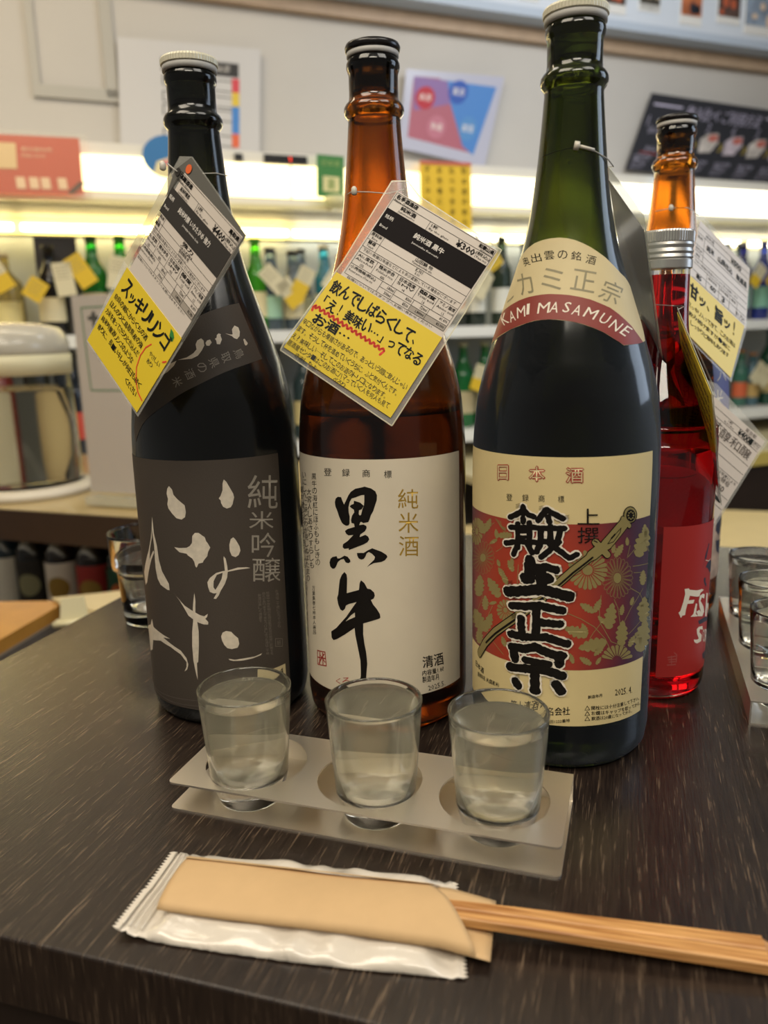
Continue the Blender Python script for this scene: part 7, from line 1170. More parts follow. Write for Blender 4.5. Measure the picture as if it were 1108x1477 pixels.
# ================================================================== hang tags
PLN = {k: Plane(*v) for k, v in PLANES.items()}
M_card = mat('white_card', 'c9bfb4', .4, coat=.15); M_note = mat('yellow_note', 'd8bc28', .45, coat=.25)
M_lam = mat('laminate_film', 'e8e6dc', .12, alpha=.16, spec=.8); M_ink = MATS['black_ink']; M_hand = mat('marker_ink', '1d2019', .6)
M_redmark = mat('red_marker', 'd8402a', .6); M_dark = mat('dark_print_bar', '120c0c', .6, spec=.15); M_darkg = mat('grey_print_bar', '35322f', .6, spec=.2); M_wt = mat('white_print', 'e8e2da', .5)
M_thread = mat('clear_thread', 'b9b6ae', .25, alpha=.7)
def slab(pl, pts, lay, th=.25):
    """thin sheet from local polygon"""
    n = len(pts); a = [pl.pt(x, y, lay) for x, y in pts]; b_ = [pl.pt(x, y, lay-th) for x, y in pts]
    return MB().add(a+b_, [tuple(range(n)), tuple(range(n, 2*n))[::-1]]+[(i, n+i, n+(i+1) % n, (i+1) % n) for i in range(n)])
def tag_root(name, label, pl, x=30, y=55): return thing(name, label, 'price tag', tuple(pl.pt(x, y, 0)))
def lamination(pl, pts, root):
    part('laminate', slab(pl, pts, -.05, .35), M_lam, root)
    e_ = Print(pl)
    e_.stroke(pts+[pts[0]], .7, -1.0, caps=False); e_.build('laminate_edge', mat('laminate_edge', 'd8d2b4', .25, alpha=.75, spec=.8), root)
def thread(pts, root, knot=None):
    part('tie', MB().tube(pts, .00035, 6), M_thread, root)
    if knot is not None: part('tie_lock', MB().rev([(-.0022, .0008), (-.0015, .0017), (.0015, .0017), (.0026, .0007)], knot, 10), mat('lock_plastic', 'c8c2b4', .3), root)
LB = 2.2  # print offset steps above the card
def spec_card(pl, root, card, note, D, wid=65.2, skew=0.):
    """D: texts of the printed price card"""
    part('card', slab(pl, card, .3, .3), M_card, root)
    part('handwritten_note', slab(pl, note, .55, .3), M_note, root)
    S_ = lambda y: skew*y
    k = Print(pl); h = Print(pl); wt = Print(pl); bar = Print(pl)
    x0, x1 = .6, wid-.6; lay = 5
    rows = D['rows']       # y of the ruled lines
    def L_(x, y): return (x+S_(y), y)
    bar.rings([[L_(x0, rows[2]), L_(x1, rows[2]), L_(x1, rows[3]), L_(x0, rows[3])]], lay)
    for y in rows[1:2]+rows[4:]: k.stroke([L_(x0, y), L_(x1, y)], .22, lay, False)
    k.stroke([L_(x0, .7), L_(x1, .7), L_(x1, rows[-1]), L_(x0, rows[-1]), L_(x0, .7)], .22, lay, False)
    k.stroke([L_(25, rows[1]), L_(25, rows[2])], .22, lay, False)
    k.stroke([L_(8.5, rows[3]), L_(8.5, rows[5])], .2, lay, False)
    for x in D['cols']: k.stroke([L_(x, rows[6]), L_(x, rows[7])], .2, lay, False)
    def T(P, t, x, y, hh, w=None, al='l', off=0.):
        if t: P.line(t, x+S_(y), y, hh, lay+1, w, al, off)
    for P, t, x, y, hh, w, al, off in [
        (k, D['maker'][0], 1.5, 1.2, 2.5, 13.5, 'l', .03), (k, D['maker'][1], 1.5, 4.0, 1.5, 13, 'l', 0), (k, D['pref'][0], x1-9.8, 1.3, 2.5, 9.4, 'l', .03), (k, D['pref'][1], x1-8, 4.0, 1.5, 7.5, 'l', 0),
        (k, D['kind'][0], 7, rows[1]+.7, 2.5, 9.5, 'l', .02), (k, D['kind'][1], 6.5, rows[1]+3.6, 1.5, 10.5, 'l', 0), (k, '1杯', 26.5, rows[1]+.4, 2.3, 4, 'l', .01), (k, 'By the glass', 26.3, rows[1]+3.1, 1.6, 12.5, 'l', 0),
        (k, D['price'], 43.5, rows[1]+.7, 4.0, 11.5, 'l', .03), (k, '(税込)', x1-9.3, rows[1]+.6, 2.4, 9, 'l', .01), (k, '(Tax in)', x1-8.8, rows[1]+3.3, 1.7, 7.6, 'l', 0),
        (wt, D['name'][0], 31, rows[2]+4.0, 3.3, D['namew'], 'c', .03), (wt, D['name'][1], 31, rows[2]+9.2, 1.5, 17, 'c', 0), (wt, '銘柄', 2.0, rows[2]+3.2, 2.4, 5, 'l', 0), (wt, 'Brand', 2.2, rows[2]+9.5, 1.6, 4.6, 'l', 0),
        (k, '原料米', 1.1, rows[3]+.3, 2.1, 6.6, 'l', .01), (k, 'Rice', 2.6, rows[3]+2.8, 1.5, 3.6, 'l', 0), (k, D['rice'][0], 35, rows[3]+.3, 2.3, 11, 'c', .01), (k, D['rice'][1], 35, rows[3]+2.8, 1.4, 13, 'c', 0),
        (k, '酵母', 2.2, rows[4]+.3, 2.1, 4.4, 'l', .02), (k, 'Yeast', 2.2, rows[4]+2.7, 1.5, 4.4, 'l', 0), (k, D['yeast'][0], 35, rows[4]+.3, 2.1, None, 'c', .01), (k, D['yeast'][1], 35, rows[4]+2.7, 1.4, None, 'c', 0),
        (k, '下記の数値は年度などにより多少変動している場合がございます', 2, rows[5]+.5, 2.0, 60, 'l', 0)]:
        T(P, t, x, y, hh, w, al, off)
    cx = [0]+D['cols']+[wid]
    for i, (a, b2, c_) in enumerate(D['spec']):
        m = (cx[i]+cx[i+1])/2; w = cx[i+1]-cx[i]-2
        T(k, a, m, rows[6]+.6, 2.2, min(w, 10), 'c', .01); T(k, b2, m, rows[6]+3.3, 1.5, min(w, 10.5), 'c'); T(k, c_, m, rows[6]+5.6, 1.6, None, 'c', .01)
    y = rows[7]
    T(k, '小売価格(税込)', 1.3, y+.6, 2.1, 16, 'l', .01); T(k, 'Retail price (Tax in)', 1.6, y+3.2, 1.5, 15, 'l')
    for x in (21, 30, 41.5, 51.5): k.stroke([L_(x, y), L_(x, rows[8])], .2, lay, False)
    k.stroke([L_(21, (y+rows[8])/2), L_(x1, (y+rows[8])/2)], .2, lay, False)
    gy = Print(pl); gy.rings([[L_(41.5, (y+rows[8])/2), L_(x1, (y+rows[8])/2), L_(x1, rows[8]), L_(41.5, rows[8])]], lay-1); gy.build('shaded_cells', mat('grey_cell', '9a9186', .5), root)
    hh = (rows[8]-y)/2
    for t, x, r_ in (('180ml', 29.2, 0), ('300ml', 29.2, 1), (D['prices'][0], 40.5, 0), (D['prices'][1], 40.5, 1), ('720ml', 50.5, 0), ('1,800ml', 50.5, 1), (D['prices'][2], x1-1, 0), (D['prices'][3], x1-1, 1)):
        T(k, t, x, y+hh*r_+hh*.22, hh*.55, None, 'r', .01)
    T(k, '在庫についてはスタッフへお問い合わせください', 3, rows[8]+.5, 1.5, 55, 'l', 0)
    bar.build('name_bar', D.get('barmat', M_dark), root); k.build('lettering', M_ink, root); wt.build('name_lettering', M_wt, root)
def handwrite(pl, root, items, m, name='handwriting', lay=8):
    p = Print(pl)
    for t, x, y, hh, w, dx, dy, off in items:
        n = len(t); step = w/n
        for i, c in enumerate(t):
            if c in ' 　': continue
            j = math.sin(i*2.3+x)*hh*.05; xx = x+i*step; yy = y+dy*i/n+j; s_ = hh*(.92 if c in '、。…・' else 1)
            if c in '、。': q = (xx+step*.05, yy+hh*.65, step*.3, hh*.3)
            elif c == '…': q = (xx+step*.1, yy+hh*.45, step*.8, hh*.12)
            elif c in 'っッゃ': q = (xx+step*.15, yy+hh*.35, step*.7, hh*.6)
            elif c in '「': q = (xx+step*.5, yy, step*.4, hh*.6)
            elif c in '」': q = (xx+step*.1, yy+hh*.4, step*.4, hh*.6)
            elif c in '!?': q = (xx+step*.3, yy, step*.35 if c == '?' else step*.14, hh)
            else: q = (xx+step*.04, yy, step*.92, s_)
            a, b_, w_, h_ = q; k = dx*h_
            p.text(c, [(a+k, b_), (a+w_+k, b_+h_*.06), (a+w_, b_+h_), (a, b_+h_*.95)], lay, off)
    return p.build(name, m, root)
# tag of the amber bottle
pl = PLN['tB']
tB = tag_root('price_tag', 'laminated price tag reading ¥300 with yellow handwritten note, hanging on the amber bottle', pl)
lamination(pl, [(-5.5, -3.5), (2, -8), (12, -4), (66.8, -1.6), (67.0, 40), (64.5, 114), (-10.5, 109.5), (-11, 104), (-6, 50)], tB)
sk = -.055
spec_card(pl, tB, [(0, 0), (65.2, 0), (63.2, 62), (-3.4, 62)], [(-5.9, 56.2), (63.4, 57.6), (61.6, 110.6), (-9.6, 107.2)],
    dict(rows=[0, 5.1, 10.6, 26, 31, 36, 39.6, 47.4, 54.2], cols=[13, 26.5, 40, 52.5], maker=('名手酒造店', 'Nate Shuzoten'), pref=('和歌山県', 'Wakayama'),
         kind=('純米酒', 'Junmaishu'), price='¥300', name=('純米酒 黒牛', 'Junmaishu Kuroushi'), namew=19, rice=('山田錦 他', 'Yamadanishiki etc.'), yeast=('K-901', 'K-901'),
         spec=[('Alc.度数', 'Alcohol', '15%'), ('精米歩合', 'Polished rice', '60%'), ('日本酒度', 'SMV', '+4'), ('酸度', 'Total acid', '1.6'), ('アミノ酸度', 'Amino acid', '1.5')], prices=('¥360', '¥500', '¥1,470', '¥3,000')), skew=-.045)
handwrite(pl, tB, [('飲んでしばらくして、', -4.5, 59.5, 8, 60, 0, 2.5, .03), ('「え!美味い…」ってなる', -6.5, 70, 7, 67, 0, 1.5, .03), ('お酒…', -4, 80.8, 6.2, 24, 0, .5, .03)], M_hand)
handwrite(pl, tB, [('辛口ながらも複雑さがあるので、あっという間に飲んじゃい', -8, 87.2, 3.6, 69, 0, 2.5, 0), ('ます。そうして杯を進めていくうちに、ふと気付くんです。', -8.5, 92.2, 3.5, 68, 0, 3.2, 0),
    ('え?美味しい…そしてこのお酒のトリコになります。', -9, 97.2, 3.4, 64, 0, 3, 0), ('居酒屋センターはこのお酒にハマっていく人を何人も見て', -9.2, 101.8, 3.3, 67, 0, 2.2, 0), ('きましたよ…', -2, 106.2, 2.9, 17, 0, .5, 0), ('ぺろり', 23, 106.8, 2.8, 8, 0, 0, 0)], M_hand)
p = Print(pl); pts = [(-6.2+i*.72, 78.6+i*.03+1.0*math.sin(i*1.5)) for i in range(63)]; p.stroke([(-6.5, 81.5), (-7, 79.5), (-6, 78)]+pts+[(39.5, 80.5), (38.5, 83.5)], 1.3, 7); p.build('red_underline', M_redmark, tB)
thread([(-.0172, .495, .322), (-.014, .485, .322), (-.004, .4815, .321), (.006, .4815, .320), tuple(pl.pt(3, -3, 0))], tB, (-.0125, .4835, .322))
# tag of the charcoal-label bottle
pl = PLN['tA']
tA = tag_root('price_tag', 'laminated price tag reading ¥400 with orange dot and yellow apple note, on the leftmost bottle', pl)
part('laminate', slab(pl, [(-7, -4), (2, -9), (67, -2.4), (67, 115.5), (-1.5, 115.5), (-6.5, 60)], -.05, .35), M_lam, tA)
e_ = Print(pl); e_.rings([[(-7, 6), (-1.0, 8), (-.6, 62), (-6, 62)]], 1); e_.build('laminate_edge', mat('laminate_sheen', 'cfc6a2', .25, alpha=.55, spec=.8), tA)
e_ = Print(pl); e_.rings([[(2, -8.4), (66.5, -2), (66.6, 64), (64.8, 64), (64.6, .4), (2, .4), (-.4, 18), (-4.8, 3)]], 2); e_.build('grey_backing', mat('tag_backing', '5c5a54', .5), tA)
spec_card(pl, tA, [(3.5, 0), (65, 0), (64.6, 66), (1.8, 66)], [(-.4, 62.8), (65.4, 62.8), (65.2, 114), (-.4, 114)],
    dict(rows=[0, 5.4, 10.4, 25.2, 29.6, 33.6, 36.8, 44.6, 51.6], cols=[13, 26, 39, 52], maker=('福羅酒造', 'Fukura Shuzo'), pref=('鳥取県', 'Tottori'),
         kind=('純米吟醸酒', 'Junmaiginjoshu'), price='¥400', name=('純米吟醸 いなたひめ 強力', 'Junmaiginjo Inatahime Goriki'), namew=34, rice=('強力', 'Goriki'), yeast=('協会酵母 他', 'Kyokai kobo etc.'),
         spec=[('Alc.度数', 'Alcohol', '15%'), ('精米歩合', 'Polished rice', '60%'), ('日本酒度', 'SMV', '+3.5'), ('酸度', 'Total acid', '1.5'), ('アミノ酸度', 'Amino acid', '1.3')], prices=('', '', '¥1,870', '¥3,740'), barmat=M_darkg))
handwrite(pl, tA, [('スッキリリンゴ', 4.5, 66.5, 9.5, 56, 0, .5, .035)], M_hand)
handwrite(pl, tA, [('奈良の親にからくちの酒', 2, 78, 3.6, 41, 0, .5, .01), ('ほんのりと鳥取県産の強', 2, 83.4, 3.6, 41, 0, .5, .01), ('力米を使ってさらりと仕込んだ', 1.5, 88.6, 3.6, 42, 0, .5, .01), ('純米吟醸酒リンゴのような', 1.5, 94, 3.6, 41, 0, .5, .01),
    ('香りに、長ーいキレが何日も続く', 2, 99.5, 3.6, 56, 0, .5, .01), ('ください', 44, 105.5, 3.4, 14, 0, .5, .01), ('やさしい', 50, 82.5, 2.8, 12, 0, 0, 0), ('香り', 51, 86.5, 2.8, 6.5, 0, 0, 0)], M_hand)
p = Print(pl)
p.stroke([(48, 80), (45.5, 84), (45, 90), (47, 96.5), (52, 102), (58, 105.5), (64, 106.5)], .8, 8); p.stroke([(62.5, 81), (64.5, 79)], .9, 8); p.build('red_arc', M_redmark, tA)
p = Print(pl); p.rings([[(55, 64.2), (58, 64.4), (60.5, 66), (61, 68.4), (59, 69), (56.6, 67.6)]], 8); p.build('leaf_drawing', mat('green_marker', '2f7a33', .6), tA)
p = Print(pl); p.ellipse(5.4, -3.2, 2.4, 2.4, 8); p.build('orange_dot', mat('orange_dot', 'd9602a', .6), tA)
p = Print(pl); p.ellipse(-1.2, 2.4, 2.0, 2.2, 8); p.build('eyelet', mat('dark_hole', '24201c', .6), tA)
q0 = pl.pt(-1.2, 2.4, 1)
thread([(-.090, .517, .338), (-.094, .503, .337), (-.108, .4975, .336), (-.122, .5, .334), tuple(q0+Vector((-.006, .02, .004))), tuple(q0+Vector((-.006, .004, .005))), tuple(q0)], tA, tuple(q0+Vector((-.009, .006, .004))))
# tag on the purple-label bottle
pl = PLN['tW']
tW = tag_root('price_tag', 'handwritten price tag with yellow note in bold marker, on the bottle with purple shoulder label', pl)
part('laminate', slab(pl, [(-6, -4), (3, -8), (72, -2.5), (73, 60), (60, 116), (-12, 108)], -.05, .35), M_lam, tW)
part('card', slab(pl, [(3, 0), (70.3, 0), (71.5, 60), (-2, 60)], .3, .3), M_card, tW)
part('handwritten_note', slab(pl, [(-3.5, 57), (69.5, 58), (58, 113.5), (-10, 106)], .55, .3), M_note, tW)
k = Print(pl)
for y in (6, 12, 24, 30, 36, 42, 49, 56): k.stroke([(1, y), (70, y)], .3, 5, False)
for x, a, b_ in ((11, 12, 36), (22, 6, 12), (18, 42, 56), (34, 42, 56), (48, 42, 56), (58, 42, 56)): k.stroke([(x, a), (x, b_)], .3, 5, False)
for t, x, y, h_, w in (('銘柄', 2.5, 14, 3, 6), ('原料米', 1.5, 26, 2.6, 8), ('酵母', 2.5, 32, 2.6, 5), ('下記の数値は年度などにより多少変動します', 2, 38, 2.4, 56), ('精米歩合', 20, 43.5, 2.6, 11), ('日本酒度', 35.5, 43.5, 2.6, 11), ('酸度', 50, 43.5, 2.6, 6), ('純米酒', 12, 7.5, 3, 10), ('¥1,720', 57, 51, 4, 12)): k.line(t, x, y, h_, 6, w)
k.build('lettering', M_ink, tW)
handwrite(pl, tW, [('純米 山廃仕込 無濾過', 14, 15.5, 6, 54, 0, 1, .02), ('¥500', 45, 6.6, 4.6, 14, 0, 0, .03), ('15', 6, 50, 4, 6, 0, 0, .02), ('60', 23, 49, 4, 7, 0, 0, .02), ('3', 38, 49.5, 5, 4, 0, 0, .02)], M_hand)
handwrite(pl, tW, [('甘ッ、旨ッ!', 0, 62, 13, 63, 0, 1, .05)], M_hand, 'bold_handwriting')
handwrite(pl, tW, [('スッキリ入ってきて、このお酒は', 0, 80, 4.4, 60, 0, 1, .01), ('飲み続けますが●実に', 2, 87, 4.2, 52, 0, 1, .01), ('しっかりと旨味もあります', 5, 94, 4.2, 48, 0, 1, .01)], M_hand)
thread([(.222, .672, .332), (.232, .664, .333), (.245, .664, .333), tuple(pl.pt(1, -4, 0))], tW, (.2315, .6635, .333))
# tag beside the green bottle, seen from behind
pl = PLN['tC']
tC = tag_root('price_tag', 'grey backed laminated tag hanging edge-on at the right of the green bottle neck', pl)
part('laminate', slab(pl, [(-7, -6), (60, -6), (61, 120), (-6, 120)], -.05, .35), mat('laminate_film_thick', 'd8dccc', .1, alpha=.45, spec=.8), tC)
part('card_back', slab(pl, [(0, 4), (57.5, 4), (57.5, 116), (0, 116)], .3, .3), mat('grey_card_back', '8d8d92', .18, coat=.6), tC)
thread([(.0885, .452, .331), (.094, .441, .332), (.104, .4362, .333), (.112, .4375, .331), (.1205, .443, .328), (.126, .452, .326), tuple(pl.pt(0, -4, 0))], tC, None)
part('tie_lock', MB().tube([(.1010, .4352, .3335), (.1035, .4350, .333)], .0022, 8).tube([(.1035, .4350, .333), (.1115, .4366, .3313)], .0009, 8), mat('lock_plastic', 'c8c2b4', .3), tC)
# tag of the red bottle, seen nearly edge-on
pl = PLN['tR']
tR = tag_root('price_tag', 'narrow edge-on tag with yellow note and silvery film in front of the red bottle', pl)
part('card', slab(pl, [(0, 57), (65.3, 57), (65.3, 114), (0, 114)], .3, .3), mat('silver_card', 'b9bcc4', .2, coat=.6, noise=.3, nscale=90), tR)
part('handwritten_note', slab(pl, [(0, 0), (65.3, 0), (65.3, 58), (30, 100), (0, 40)], .55, .3), M_note, tR)
part('laminate', slab(pl, [(-1, -3), (67.5, -1.5), (68, 117), (-1, 117)], -.05, .35), MATS['laminate_film_thick'], tR)
handwrite(pl, tR, [('梅の風味と甘さが広がる', 6, 8+9*i, 6, 55, 0, 1, .02) for i in range(5)], mat('violet_pen', '5a3040', .6))
k = Print(pl); rq = random.Random(5)
for i in range(60): x, y = rq.uniform(8, 50), rq.uniform(66, 108); k.rect(x, y, x+2.5, y+1.6, 6)
k.build('lettering', MATS['grey_rail'], tR)
thread([(.167, .5225, .256), (.172, .512, .256), (.1815, .508, .255), (.19, .511, .2545), tuple(pl.pt(0, -2, 0))], tR)
# tag low at the right
pl = PLN['tL']
tL = tag_root('price_tag', 'plain white handwritten ¥400 tag low at the right, behind the red bottle', pl, 10, 40)
part('laminate', slab(pl, [(-30, -6), (-20, -10), (40, -2.5), (40, 108), (-30, 108)], -.05, .35), M_lam, tL)
part('card', slab(pl, [(-27, 0), (37.8, 0), (37.8, 104), (-27, 104)], .3, .3), M_card, tL)
k = Print(pl)
for y in (5.5, 11, 25, 33, 41, 57, 66, 76): k.stroke([(-26, y), (37, y)], .3, 5, False)
for t, x, y, h_, w in (('1杯', 4, 6, 2.4, 4), ('By the glass', 1, 8.8, 1.6, 10), ('(税込)', 30, 6, 2.2, 6.5), ('(Tax in)', 30, 8.5, 1.5, 6), ('下記の数値は年度により', 2, 42, 2.6, 34)): k.line(t, x, y, h_, 6, w)
k.build('lettering', M_ink, tL)
handwrite(pl, tL, [('¥400-', 15, 5.8, 4.8, 14.5, 0, 0, .05)], M_hand)
handwrite(pl, tL, [('芳醇和醸', -8, 13, 9, 42, 0, 1, 0), ('東京都', 19, 1, 3.6, 11, 0, 0, 0), ('ワイン酵母', 10, 45, 4, 22, 0, 0, 0), ('¥1,650', 12, 51, 4.4, 18, 0, 0, .02)], mat('thin_pen', '5c5248', .6))
k = Print(pl); k.stroke([(14, 60), (22, 60.6), (32, 61.5)], 3, 6); k.build('crossing_out', M_hand, tL)
thread([tuple(pl.pt(-20, -6, 0)), tuple(pl.pt(-20, -6, 0)+Vector((-.004, .03, .03))), (.236, .6285, .213)], tL)

# ================================================================== glass racks and shot glasses
M_steel = mat('brushed_steel', 'eee6d8', .42, metal=1.0, bump=.04, bscale=700)
def make_rack(label, o, rz, group):
    t = thing('glass_rack', label, 'rack', (o[0], o[1], 0), group, rz); M = Matrix.Translation((o[0], o[1], 0)) @ Matrix.Rotation(rz, 4, 'Z')
    Lr, Dr, th, H = .203, .064, .0010, .0160
    def plate(z, holes):
        bm = bmesh.new(); r = .003
        outer = []
        for cx, cy, a0 in ((r, r, PI), (Lr-r, r, 1.5*PI), (Lr, Dr, None), (0, Dr, None)):
            if a0 is None: outer.append((cx, cy))
            else: outer += [(cx+r*math.cos(a0+PI/2*i/4), cy+r*math.sin(a0+PI/2*i/4)) for i in range(5)]
        rings = [outer]+[[(hx+.0275*math.cos(-2*PI*i/56), .032+.0275*math.sin(-2*PI*i/56)) for i in range(56)] for hx in holes]
        vs = [p_ for r_ in rings for p_ in r_]; tri = tessellate_polygon([[Vector((x, y, 0)) for x, y in r_] for r_ in rings]); n = len(vs)
        fs = [tuple(t_) for t_ in tri]+[tuple(i+n for i in t_)[::-1] for t_ in tri]; k0 = 0
        for r_ in rings:
            m = len(r_); fs += [(k0+i, k0+(i+1) % m, n+k0+(i+1) % m, n+k0+i) for i in range(m)]; k0 += m
        return MB().add([M @ Vector((x, y, z+th)) for x, y in vs]+[M @ Vector((x, y, z)) for x, y in vs], fs)
    part('top_plate', plate(H-th, (.036, .1015, .167)), M_steel, t, recalc=True)
    part('bottom_plate', plate(0.0, ()), M_steel, t, recalc=True)
    part('back_panel', MB().box((0, Dr-.001, 0.0002), (Lr, Dr, H-.0002), M), M_steel, t)
    return t, M
GLASS_OUT = [(0, 15.2), (.6, 16.4), (2, 17.0), (6, 18.3), (11, 19.9), (15, 20.7), (30, 21.8), (50, 23.3), (62.6, 24.3), (63.6, 24.4), (64.1, 23.9), (63.8, 23.3)]
GLASS_IN = [(62.6, 22.9), (50, 21.8), (30, 20.3), (17, 19.2), (14, 17.8), (12.6, 14.0), (12.2, 6.0), (12.1, .02)]
M_fog = None
def fogged(name, fog, tint):
    m = bpy.data.materials.new(name); m.use_nodes = True; nt = m.node_tree; b = nt.nodes['Principled BSDF']; out = nt.nodes['Material Output']
    b.inputs['Base Color'].default_value = (.985, .99, .98, 1); b.inputs['Transmission Weight'].default_value = 1; b.inputs['IOR'].default_value = 1.48; b.inputs['Roughness'].default_value = .0
    if fog:
        tc = nt.nodes.new('ShaderNodeTexCoord'); s = nt.nodes.new('ShaderNodeSeparateXYZ'); nt.links.new(tc.outputs['Object'], s.inputs[0])
        cr = nt.nodes.new('ShaderNodeValToRGB'); e = cr.color_ramp.elements
        e[0].position = .013/.064; e[0].color = (0, 0, 0, 1); e[1].position = .020/.064; e[1].color = (1, 1, 1, 1)
        x = e.new(.054/.064); x.color = (1, 1, 1, 1); x = e.new(.060/.064); x.color = (.1, .1, .1, 1)
        k = nt.nodes.new('ShaderNodeMath'); k.operation = 'DIVIDE'; k.inputs[1].default_value = .064; nt.links.new(s.outputs['Z'], k.inputs[0]); nt.links.new(k.outputs[0], cr.inputs[0])
        k2 = nt.nodes.new('ShaderNodeMath'); k2.operation = 'MULTIPLY'; nt.links.new(cr.outputs[0], k2.inputs[0]); k2.inputs[1].default_value = .5
        k3 = nt.nodes.new('ShaderNodeMath'); k3.operation = 'MULTIPLY'; k3.inputs[1].default_value = fog*2; nt.links.new(k2.outputs[0], k3.inputs[0])
        d = nt.nodes.new('ShaderNodeBsdfDiffuse'); d.inputs[0].default_value = lin(tint); tl = nt.nodes.new('ShaderNodeBsdfTranslucent'); tl.inputs[0].default_value = lin(tint)
        a = nt.nodes.new('ShaderNodeMixShader'); a.inputs[0].default_value = .5; nt.links.new(d.outputs[0], a.inputs[1]); nt.links.new(tl.outputs[0], a.inputs[2])
        x = nt.nodes.new('ShaderNodeMixShader'); nt.links.new(k3.outputs[0], x.inputs[0]); nt.links.new(b.outputs[0], x.inputs[1]); nt.links.new(a.outputs[0], x.inputs[2])
        nt.links.new(x.outputs[0], out.inputs['Surface'])
    return m
M_sg = fogged('fogged_shot_glass', .13, 'e2dcc4'); M_cg = fogged('clear_drinking_glass', 0, 'ffffff')
M_sake = mat('clear_sake', (.97, .97, .90), 0.0, trans=1.0, ior=1.12)
M_cloudy = bpy.data.materials.new('cold_cloudy_sake'); M_cloudy.use_nodes = True; nt = M_cloudy.node_tree; b = nt.nodes['Principled BSDF']
b.inputs['Base Color'].default_value = (.97, .97, .90, 1); b.inputs['Transmission Weight'].default_value = 1; b.inputs['IOR'].default_value = 1.12; b.inputs['Roughness'].default_value = .02
tl = nt.nodes.new('ShaderNodeBsdfTranslucent'); tl.inputs[0].default_value = lin('e6e0c4'); x = nt.nodes.new('ShaderNodeMixShader'); x.inputs[0].default_value = .10
df = nt.nodes.new('ShaderNodeBsdfDiffuse'); df.inputs[0].default_value = lin('e6e0c8'); x2 = nt.nodes.new('ShaderNodeMixShader'); nt.links.new(tl.outputs[0], x2.inputs[1]); nt.links.new(df.outputs[0], x2.inputs[2])
nt.links.new(b.outputs[0], x.inputs[1]); nt.links.new(x2.outputs[0], x.inputs[2]); nt.links.new(x.outputs[0], nt.nodes['Material Output'].inputs['Surface'])
def make_glass(label, x, y, z, group, level=57.5, gm=None, lm=None):
    t = thing('shot_glass', label, 'glass', (x, y, z), group); c = (x, y, z)
    part('bowl', MB().rev(mm(GLASS_OUT+GLASS_IN), c, 72, cap1=True), gm or M_sg, t)
    R = Rev((0, 0, 0), sorted([(a, b_) for a, b_ in GLASS_IN]))
    pr_ = [(12.3, .05), (12.4, 6), (12.8, 13.8), (14.2, 17.6), (17.1, 19.05), (30, 20.15), (50, 21.65), (level, 22.3), (level+.9, 22.5), (level+.55, 22), (level+.15, 20.8), (level, 18.5), (level, .05)]
    part('sake', MB().rev(mm(pr_), c, 64), lm or M_cloudy, t)
    return t
RZ = math.atan2(-.3150+.3781-.1262, .1930) ; RZ = math.radians(-18.1)
rack1, RM = make_rack('bent steel tasting rack holding three shot glasses in front of the bottles', (-.1172, .3781), RZ, 'steel tasting racks')
rack2, RM2 = make_rack('steel tasting rack at the right edge of the frame beside the red bottle', (.2846, .4348), math.atan2(.954, .30), 'steel tasting racks')
g1 = make_glass('fogged shot glass with bubbles at its rim, in the left hole of the near rack', -.0755, .3878, .001, 'shot glasses in the near rack')
make_glass('fogged shot glass of sake filled highest, in the middle hole of the near rack', -.0075, .3694, .001, 'shot glasses in the near rack', 60.5)
make_glass('fogged shot glass in the right hole of the near rack, before the floral label', .0528, .3532, .001, 'shot glasses in the near rack', 56.5)
bb = MB()
for x, y, r in ((-.0795, .4086, .0013), (-.0765, .4090, .0009), (-.0745, .4091, .0007)): bb.rev([(r*math.sin(a), max(.00002, r*math.cos(a))) for a in [-1.4+.28*i for i in range(11)]], (x, y, .0590), 12)
part('bubbles', bb, M_cg, g1)
for i, lab in enumerate(('clear shot glass nearest in the right rack, cut by the frame edge', 'clear shot glass in the middle of the right rack', 'clear shot glass farthest in the right rack, behind the other two')):
    q = RM2 @ Vector(((.036, .1015, .167)[i], .039, .001)); make_glass(lab, q.x, q.y, .001, 'shot glasses in the right rack', 57, M_cg, M_sake)
# stepped tumbler behind the leftmost bottle
sx, sy = -.206, .675
t = thing('water_tumbler', 'clear stepped tumbler half full of water, left of the leftmost bottle', 'glass', (sx, sy, 0))
so = [(0, 24.5), (1, 26), (5, 26.5), (44, 28.6), (47, 29.2), (49, 32.0), (54, 33.2), (78, 34.3), (80, 34.2), (80.4, 33.3), (79.6, 32.6)]
si = [(78, 32.3), (54, 31.2), (50, 30.0), (47, 27.4), (44, 26.6), (14, 24.6), (11, 22), (10, 12), (10, .05)]
part('bowl', MB().rev(mm(so+si), (sx, sy, 0), 64), M_cg, t)
part('water', MB().rev(mm([(10.3, .05), (10.3, 12), (11.3, 21.8), (14.3, 24.4), (44, 26.4), (47.2, 27.2), (50.2, 29.8), (54, 31), (58, 31.2), (58, 28), (58, .05)]), (sx, sy, 0), 56), mat('clear_water', (.97, .98, .95), 0, trans=1.0, ior=1.12), t)

